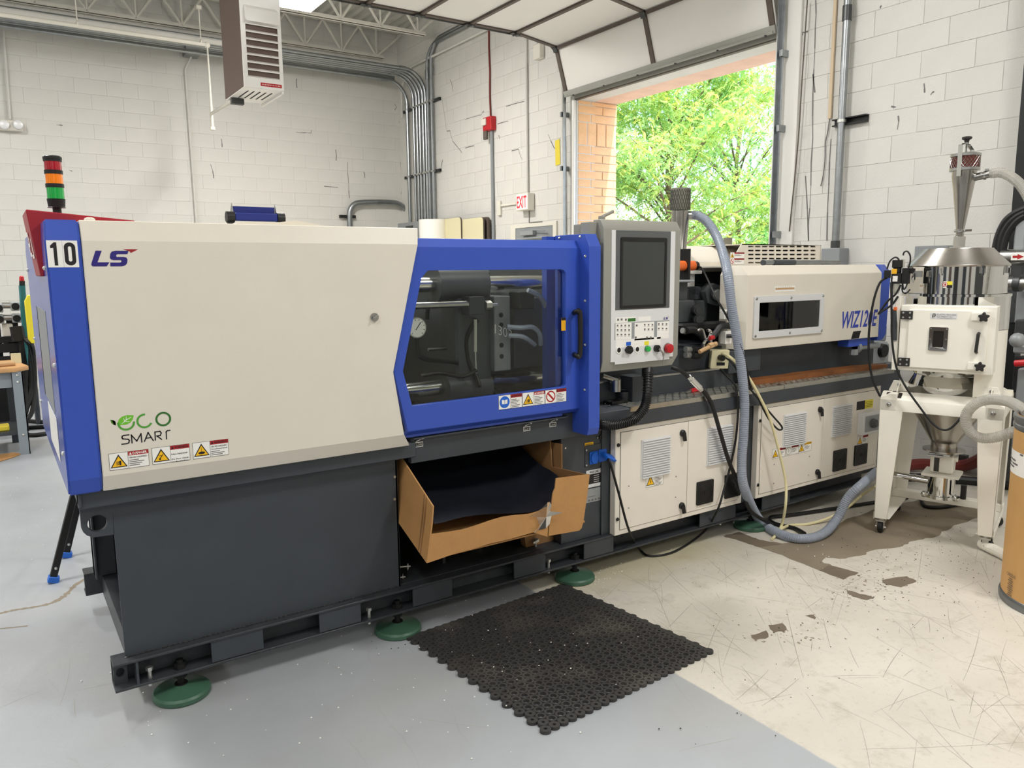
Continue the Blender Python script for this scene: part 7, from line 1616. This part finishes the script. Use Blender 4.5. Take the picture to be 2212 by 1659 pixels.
# ================================================================ UNIT HEATER AND LAMP
YHt = 8.0; h0, h1 = fy(527, 187, YHt), fy(613, 196.5, YHt); hz_ = (h0.z + h1.z)/2; hx0_, hx1_ = h0.x, h1.x; hd = .72
zt5 = fy(515, -60, YHt).z
uh = thing('unit_heater', ((hx0_ + hx1_)/2, YHt + .36, hz_), 'hanging gas unit heater with brown side and white louvred face', 'heater')
part('heater_shell', MB().box(hx0_, hx1_, YHt + .01, YHt + hd, hz_ + .004, zt5), 'heater_brown', uh, bevel=.006)
l0, l1 = fy(519, 49, YHt).z, fy(527, 166, YHt).z
part('heater_face', MB().prism(xz([(hx0_, hz_), (hx1_, hz_), (hx1_, zt5), (hx0_, zt5)], YHt - .012), (0, .02, 0), [xz([(hx0_ + .045, l1), (hx1_ - .035, l1), (hx1_ - .035, l0), (hx0_ + .045, l0)], YHt - .012)]), 'heater_white', uh, bevel=.003)
part('heater_core', MB().box(hx0_ + .02, hx1_ - .02, YHt + .12, YHt + .14, l1 - .02, l0 + .02), 'rail_brown', uh)
part('deflector', MB().obox(((hx0_ + hx1_)/2, YHt - .03, l0 + .10), ((hx1_ - hx0_)/2 - .04, 0, 0), (0, .05, .03), (0, -.002, .06)), 'heater_white', uh, bevel=.003)
for i in range(8):
    z_ = l1 + (l0 - l1)*(i + .0)/7; part('louvre_blade', MB().obox(((hx0_ + hx1_)/2, YHt + .0, z_ + .012), ((hx1_ - hx0_)/2 - .038, 0, 0), (0, .020, .012), (0, -.003, .005)), 'heater_white', uh)
for i in range(6):
    x_ = hx0_ + .07 + (hx1_ - hx0_ - .13)*i/5; part('inner_vane', MB().obox((x_, YHt + .075, (l0 + l1)/2), (.002, .010, 0), (.012, .04, 0), (0, 0, (l0 - l1)/2)), 'far_grey', uh)
part('heater_base', MB().box(hx0_ + .003, hx1_ - .003, YHt, YHt + hd - .02, hz_ - .004, hz_ + .003), 'heater_white', uh)
for i in range(5):
    x_ = hx0_ + .08 + i*(hx1_ - hx0_ - .14)/4.3; part('base_slot', MB().box(x_ - .007, x_ + .007, YHt + .14, YHt + .50, hz_ - .006, hz_ - .003), 'black_matte', uh)
part('base_lip', MB().box(hx1_ - .02, hx1_, YHt, YHt + hd, hz_ - .03, hz_ + .004), 'heater_white', uh)
n0, n1 = fy(563, 178, YHt - .013), fy(609, 191, YHt - .013); mb = MB(); mb.m = 0; mb.box(n0.x, n1.x, YHt - .0138, YHt - .012, n1.z, n0.z); mb.m = 1
mb.text('REZNOR', (n0.x + .012, YHt - .0146, n1.z + .012), UX, UZ, n0.z - n1.z - .024, n1.x - n0.x - .024, .0004, bold=.02, res=1); part('name_badge', mb, ['alarm_red', 'sticker_white'], uh, smooth=0)
for x_ in (hx0_ + .05, hx1_ - .05):
    for y_ in (YHt + .1, YHt + hd - .1): part('hanger_rod', MB().cyl((x_, y_, zt5), (x_, y_, JB + .3), .006, 6), 'galv', uh)
lp_ = fz(668, 12, 4.74); lt_ = thing('high_bay_light', (3.35, 9.1, 4.74), 'glowing white high bay light hanging below the ceiling joists', 'light')
part('light_housing', MB().box(3.10, 3.60, 8.5, 9.7, 4.77, 4.86), 'device_white', lt_, bevel=.01); part('light_tube', MB().box(3.12, 3.58, 8.52, 9.68, 4.755, 4.769), 'lamp_glow', lt_)
for x_, y_ in ((3.2, 8.6), (3.5, 8.6), (3.2, 9.6), (3.5, 9.6)): part('hanger_wire', MB().cyl((x_, y_, 4.86), (x_, y_, 5.14), .004, 6), 'galv', lt_)

# ================================================================ FAR LEFT: BENCH, OTHER MACHINE, FOLDED STAND
yb2 = 8.05; c = fy(52, 812, yb2); zb3 = fy(40, 803, yb2).z
wbn = thing('work_bench', (c.x - .6, yb2 + .4, 0), 'wooden topped work bench on grey steel legs at the far left', 'bench')
xe = fy(62, 797, yb2 + .1).x; part('bench_top', MB().prism([(xe - 1.5, yb2 - .02, zb3), (xe - .10, yb2 - .02, zb3), (xe, yb2 + .10, zb3), (xe - .10, yb2 + .75, zb3), (xe - 1.5, yb2 + .75, zb3)], (0, 0, .04)), 'plywood', wbn, bevel=.004)
part('bench_apron', MB().box(xe - 1.4, xe - .14, yb2 + .04, yb2 + .06, zb3 - .14, zb3), 'bench_grey', wbn)
xl_ = fy(47, 890, yb2).x; bl = part('bench_leg', MB().box(xl_ - .045, xl_ + .035, yb2, yb2 + .008, 0, zb3).box(xl_ + .027, xl_ + .035, yb2, yb2 + .07, 0, zb3), 'bench_grey', wbn)
for z_ in (zb3 - .03, zb3 - .09, .18): part('leg_bolt', MB().ball((xl_ - .005, yb2 - .002, z_), .012, 8), 'zinc_bolt', bl)
part('bench_leg', MB().box(xl_ - .09, xl_ - .03, yb2 + .62, yb2 + .68, 0, zb3), 'dark_paint', wbn); part('bench_shelf', MB().box(xe - 1.4, xl_ + .0, yb2 + .03, yb2 + .65, .18, .21), 'dark_paint', wbn)
part('bench_leg', MB().box(xl_ - 1.25, xl_ - 1.17, yb2, yb2 + .07, 0, zb3), 'bench_grey', wbn)
a, b = fy(2, 794, yb2 + .15), fy(33, 797, yb2 + .15); hmr = thing('hammer', (a.x, yb2 + .15, zb3 + .042), 'hammer with a pale wooden handle lying on the work bench', 'hammer'); part('hammer_handle', MB().tube([(b.x - .12, yb2 + .13, zb3 + .06), (b.x, yb2 + .16, zb3 + .06)], .022, 10), 'wood_tan', hmr); part('hammer_head', MB().box(b.x - .30, b.x - .12, yb2 + .09, yb2 + .17, zb3 + .042, zb3 + .10), 'black_plastic', hmr, bevel=.01)
a = fy(36, 787, yb2 + .4); solo('wood_offcut', MB().box(a.x - .04, a.x + .04, yb2 + .38, yb2 + .42, zb3 + .04, zb3 + .13), 'box_cream', (a.x, yb2 + .4, zb3 + .04), 'pale upright wood offcut on the work bench corner', 'wood')
a = fy(4, 932, yb2 + .2); solo('sponge', MB().box(a.x - .15, a.x + .06, yb2 + .1, yb2 + .25, .21, .26), 'tape_yellow', (a.x, yb2 + .2, .21), 'yellow sponge on the bench lower shelf', 'sponge', bevel=.01)
yo = 9.2; om = thing('background_machine', (-.3, yo + .5, 0), 'dark machine frame with grey manifold blocks and black hoses behind the bench', 'machine')
G = lambda a, b, y=yo: fy(a, b, y)
def gbox(nm, a, b, c, d, y0, dpt, m, bv=.01): p, q = G(a, b, y0), G(c, d, y0); return part(nm, MB().box(p.x, q.x, y0, y0 + dpt, q.z, p.z), m, om, bevel=bv)
for a, b, c, d in ((-20, 729, 44, 739), (-20, 744, 44, 760), (-20, 772, 42, 780)): gbox('frame_bar', a, b, c, d, yo, .06, 'black_matte', .003)
gbox('frame_post', 38, 690, 46, 1000, yo + .05, .07, 'black_matte', .003); gbox('frame_post', 60, 735, 92, 940, yo + .4, .3, 'dark_paint', .01); gbox('frame_post', 0, 700, 4, 990, yo + .05, .07, 'black_matte', .003)
for a, b in ((22, 653), (25, 679), (-14, 657), (-12, 681)):
    gbox('manifold_block', a, b, a + 22, b + 18, yo - .05, .2, 'far_grey', .008); c = G(a + 11.5, b + 9, yo - .055); part('manifold_port', MB().cyl(c, c + Vector((0, .01, 0)), .035, 14), 'black_matte', om)
for b in (660, 686): p, q = G(4, b, yo + .02), G(26, b, yo + .02); part('manifold_rod', MB().cyl(p, q, .03, 12), 'steel', om)
gbox('white_block', 4, 700, 30, 727, yo + .02, .2, 'device_white', .01); gbox('white_block', 7, 739, 36, 745, yo + .1, .1, 'device_white', .004)
p, q = G(47, 786, yo - .2), G(52, 616, yo - .2)
part('teal_arm', MB().prism([G(40.5, 616, yo - .2), G(54.5, 613, yo - .2), G(62, 735, yo - .2), G(60, 790, yo - .2), G(52, 740, yo - .2), G(46, 690, yo - .2)], (0, .12, 0)), 'teal', om, bevel=.01); part('red_tip', MB().prism([G(42, 596, yo - .2), G(51, 595.5, yo - .2), G(53.5, 610, yo - .2), G(42, 610, yo - .2)], (0, .1, 0)), 'alarm_red', om, bevel=.01); part('tip_ring', MB().prism([G(42, 607, yo - .21), G(54, 607, yo - .21), G(54, 616, yo - .21), G(42, 616, yo - .21)], (0, .1, 0)), 'black_plastic', om)
ypn = yo - .4; part('yellow_cover', MB().prism([fy(60, 637, ypn), fy(74, 640, ypn), fy(82, 741, ypn), fy(68, 742, ypn), fy(61, 733, ypn), fy(53, 651, ypn)], (0, .12, 0)), 'yellow_paint', om, bevel=.006)
rnd = random.Random(11)
for i in range(7):
    x_ = 48 + i*4 + rnd.uniform(-2, 2); part('black_hose', MB().tube(sm([G(x_ - 6, 715 + i*4, yo - .1 - i*.03), G(x_ - 1, 760, yo - .12), G(x_ + rnd.uniform(-6, 8), 830, yo - .1), G(x_ - rnd.uniform(2, 12), 890, yo - .2), G(x_ - 25, 915, yo - .25)], 6), .022, 8), 'cable_black', om)
part('black_canister', MB().cyl(G(38, 705, yo - .15), G(44, 735, yo - .15), .07, 14), 'black_plastic', om)
for i, (pts, lab) in enumerate((([(-10, 905), (40, 908), (95, 912)], 'black cable on the floor under the far left bench, farthest'), ([(-10, 930), (40, 925), (100, 922)], 'black cable on the floor under the far left bench, middle'), ([(50, 938), (75, 940), (104, 936)], 'black cable on the floor under the far left bench, nearest'))):
    P = [fz(a, b, .02) for a, b in pts]; hose('floor_cable', P, .022, 'cable_black', lab, 'cable')
mb = MB(); mb.prism([fz(a, b, .003) for a, b in ((-20, 1003), (30, 988), (47, 981), (30, 978), (-20, 985))], (0, 0, .004)); solo('cardboard_sheet', mb, 'cardboard', tuple(fz(10, 990, 0)), 'flat tan cardboard sheet on the floor at the far left', 'cardboard', smooth=0)
fs_ = thing('folded_stand', (.25, 4.75, 0), 'black folding stand leg pair with blue feet behind the machine end', 'stand')
for (a0, a1), (g0, g1), yy in (((158, 1075), (115, 1246), 4.57), ((172, 1075), (143.5, 1193), 4.93)):
    p, q = fy(a0, a1, yy - .0), fz(g0, g1, .03); d = (q - p).normalized(); p2 = p - d*.35; n = Vector((0, 1, 0)); w = d.cross(n).normalized()
    lg = part('stand_leg', MB().obox((p2 + q)/2, w*.017, n*.017, (q - p2)/2), 'black_plastic', fs_, bevel=.003); part('leg_foot', MB().obox(q - Vector((0, 0, .012)), w*.026, n*.024, d*.016), 'foot_blue', lg, bevel=.003); part('leg_bolt', MB().ball(tuple(q - d*.05 - n*.019), .008, 8), 'zinc_bolt', lg)
part('stand_brace', MB().cyl(fy(158, 1062, 4.57), fy(172, 1060, 4.93), .012, 8), 'galv', fs_)

# ================================================================ OUTSIDE: APRON AND TREES
struct('ground', MB().box(WX + .12, 60, -30, 60, -.25, -.05), 'concrete_out', (20, 10, 0), smooth=0)
def leafs(name, parent, twigs, tint, seed, n_leaf=20, ln=.055):
    rs = np.random.RandomState(seed); V = []; F = []; MI = []; k = 0
    for o, d in twigs:
        L_ = rs.uniform(.16, .30); d = d/np.linalg.norm(d); up = np.array([0, 0, 1.]); s_ = np.cross(d, up); s_ /= max(np.linalg.norm(s_), 1e-5)
        roll = rs.uniform(-.8, .8); s_ = s_*math.cos(roll) + np.cross(d, s_)*math.sin(roll)
        mi = rs.choice(len(tint), p=tint)
        for i in range(n_leaf//2):
            t = (i + 1)/(n_leaf/2); c = o + d*L_*t + np.array([0, 0, -.25*L_*t*t])
            for sg in (-1, 1):
                w = s_*sg*.9 + d*.35 + np.array([0, 0, -.25]) + rs.normal(0, .18, 3); w /= np.linalg.norm(w); q = np.cross(w, s_ + up*.9); q /= max(np.linalg.norm(q), 1e-5); l = ln*rs.uniform(.8, 1.25)*(1 - .3*t)
                V += [c, c + w*l*.5 + q*l*.27, c + w*l, c + w*l*.5 - q*l*.27]; F.append((k, k+1, k+2, k+3)); MI.append(mi); k += 4
    me = bpy.data.meshes.new(name); nv = len(V); nf = len(F); V = np.array(V) - np.array(ROOT[parent.name])
    me.vertices.add(nv); me.vertices.foreach_set('co', V.astype(np.float32).ravel()); me.loops.add(nf*4); me.loops.foreach_set('vertex_index', np.arange(nf*4, dtype=np.int32))
    me.polygons.add(nf); me.polygons.foreach_set('loop_start', np.arange(0, nf*4, 4, dtype=np.int32)); me.update(calc_edges=True)
    for m in ('leaf_lime', 'leaf_green', 'leaf_yellow', 'leaf_dark'): me.materials.append(MATS[m])
    me.polygons.foreach_set('material_index', MI); me.update()
    o = link(name, me, parent); o['kind'] = 'stuff'; return o
def tree(label, base, h, rad, ntw, tint, seed, lowz=.3, ln=.055):
    rs = np.random.RandomState(seed); base = Vector(base); t = thing('tree', tuple(base), label, 'tree', None)
    mb = MB(); mb.tube(sm([base, base + Vector((.1, .1, h*.3)), base + Vector((0, .2, h*.55)), base + Vector((.1, .1, h*.8))], 5), [.10, .10, .095, .09, .085, .08, .075, .07, .065, .06, .055, .05, .045, .04, .035, .02], 10); part('trunk', mb, 'bark', t)
    tw = []
    nb = 34
    for b in range(nb):
        zf = lowz + (1 - lowz)*rs.uniform(0, .92); th = rs.uniform(0, 2*math.pi); r_ = rad*(math.sin(min(1, (1.05 - zf)/.75)*math.pi*.5)**.8)*rs.uniform(.7, 1.05)
        p0 = base + Vector((.05, .15, h*zf*.75)); p2 = base + Vector((math.cos(th)*r_, math.sin(th)*r_, h*zf + .5)); p1 = p0.lerp(p2, .5) + Vector((0, 0, .35))
        P = sm([p0, p1, p2], 6); part('branch', MB().tube(P, [max(.028*(1 - i/len(P)), .005) for i in range(len(P))], 5), 'bark', t)
        for q in range(ntw//nb):
            u = rs.beta(2.4, 1.0); c = P[min(int(u*(len(P) - 1)), len(P) - 1)]; g = rs.normal(0, 1, 3); g /= np.linalg.norm(g); o_ = np.array(c) + g*rs.uniform(.05, 1.0)*np.array([1, 1, .55])
            dd = rs.normal(0, 1, 3)*np.array([1, 1, .3]) + np.array([0, 0, -.45]); tw.append((o_, dd))
    leafs('foliage', t, tw, tint, seed + 1, 22, ln); return t
tree('bright lime green honey locust tree filling the open doorway', (11.6, 11.3, -.05), 6.4, 3.1, 11500, [.52, .26, .22, 0], 3, .18, .05)
tree('mid green tree standing behind the lime tree', (17.2, 14.3, -.05), 7.4, 3.6, 4200, [.35, .45, .12, .08], 21, .12, .075)
tree('lime tree showing left behind the brick jamb', (12.4, 16.8, -.05), 7.6, 3.4, 4200, [.50, .22, .28, 0], 33, .15, .07)
tree('dark green shrubby tree low behind the machine top', (14.8, 9.2, -.05), 4.1, 2.4, 2400, [.1, .4, .05, .45], 47, .1, .065)
# ================================================================ SPILLED GRANULES
def scatter(name, label, m, pts, r0, r1, seed):
    rs = random.Random(seed); mb = MB()
    for (cx_, cy_), (sx_, sy_), n, z_ in pts:
        for i in range(n):
            p = fz(cx_ + rs.gauss(0, sx_), cy_ + rs.gauss(0, sy_), z_); r_ = rs.uniform(r0, r1)
            mb.add([p + Vector(v)*r_ for v in ((1,0,.6),(-1,0,.6),(0,1,.6),(0,-1,.6),(0,0,1.3),(0,0,0))], [(0,2,4),(2,1,4),(1,3,4),(3,0,4),(2,0,5),(1,2,5),(3,1,5),(0,3,5)])
    return solo(name, mb, m, tuple(fz(*pts[0][0], 0)), label, 'granules', kind='stuff', smooth=0)
scatter('white_granules', 'white plastic granules and flakes scattered on the floor along the machine', 'speck_white', [((1285, 1248), (14, 8), 34, .002), ((1330, 1228), (22, 6), 16, .002), ((1100, 1310), (120, 30), 26, .003), ((1120, 1400), (120, 60), 40, .014), ((500, 1520), (160, 60), 24, .002), ((760, 1420), (120, 50), 16, .002), ((80, 1130), (60, 60), 22, .002), ((1500, 1190), (90, 20), 14, .002), ((1780, 1190), (60, 20), 8, .002), ((1000, 1560), (200, 50), 14, .002)], .0022, .0045, 1)
scatter('black_granules', 'dark resin granules scattered on the floor before the hopper stand', 'speck_dark', [((1990, 1190), (60, 45), 60, .002), ((2080, 1240), (60, 50), 40, .002), ((1900, 1300), (140, 60), 40, .002), ((1650, 1420), (160, 90), 20, .002), ((860, 1390), (30, 14), 5, .002)], .002, .004, 2)
p = fz(1352, 849, ZS + .005); scatter('shelf_granules', 'white granules spilled round the dark ring on the shelf', 'speck_white', [((1335, 850), (18, 7), 40, ZS + .005), ((1315, 866), (10, 5), 14, ZS + .005)], .002, .0035, 4)
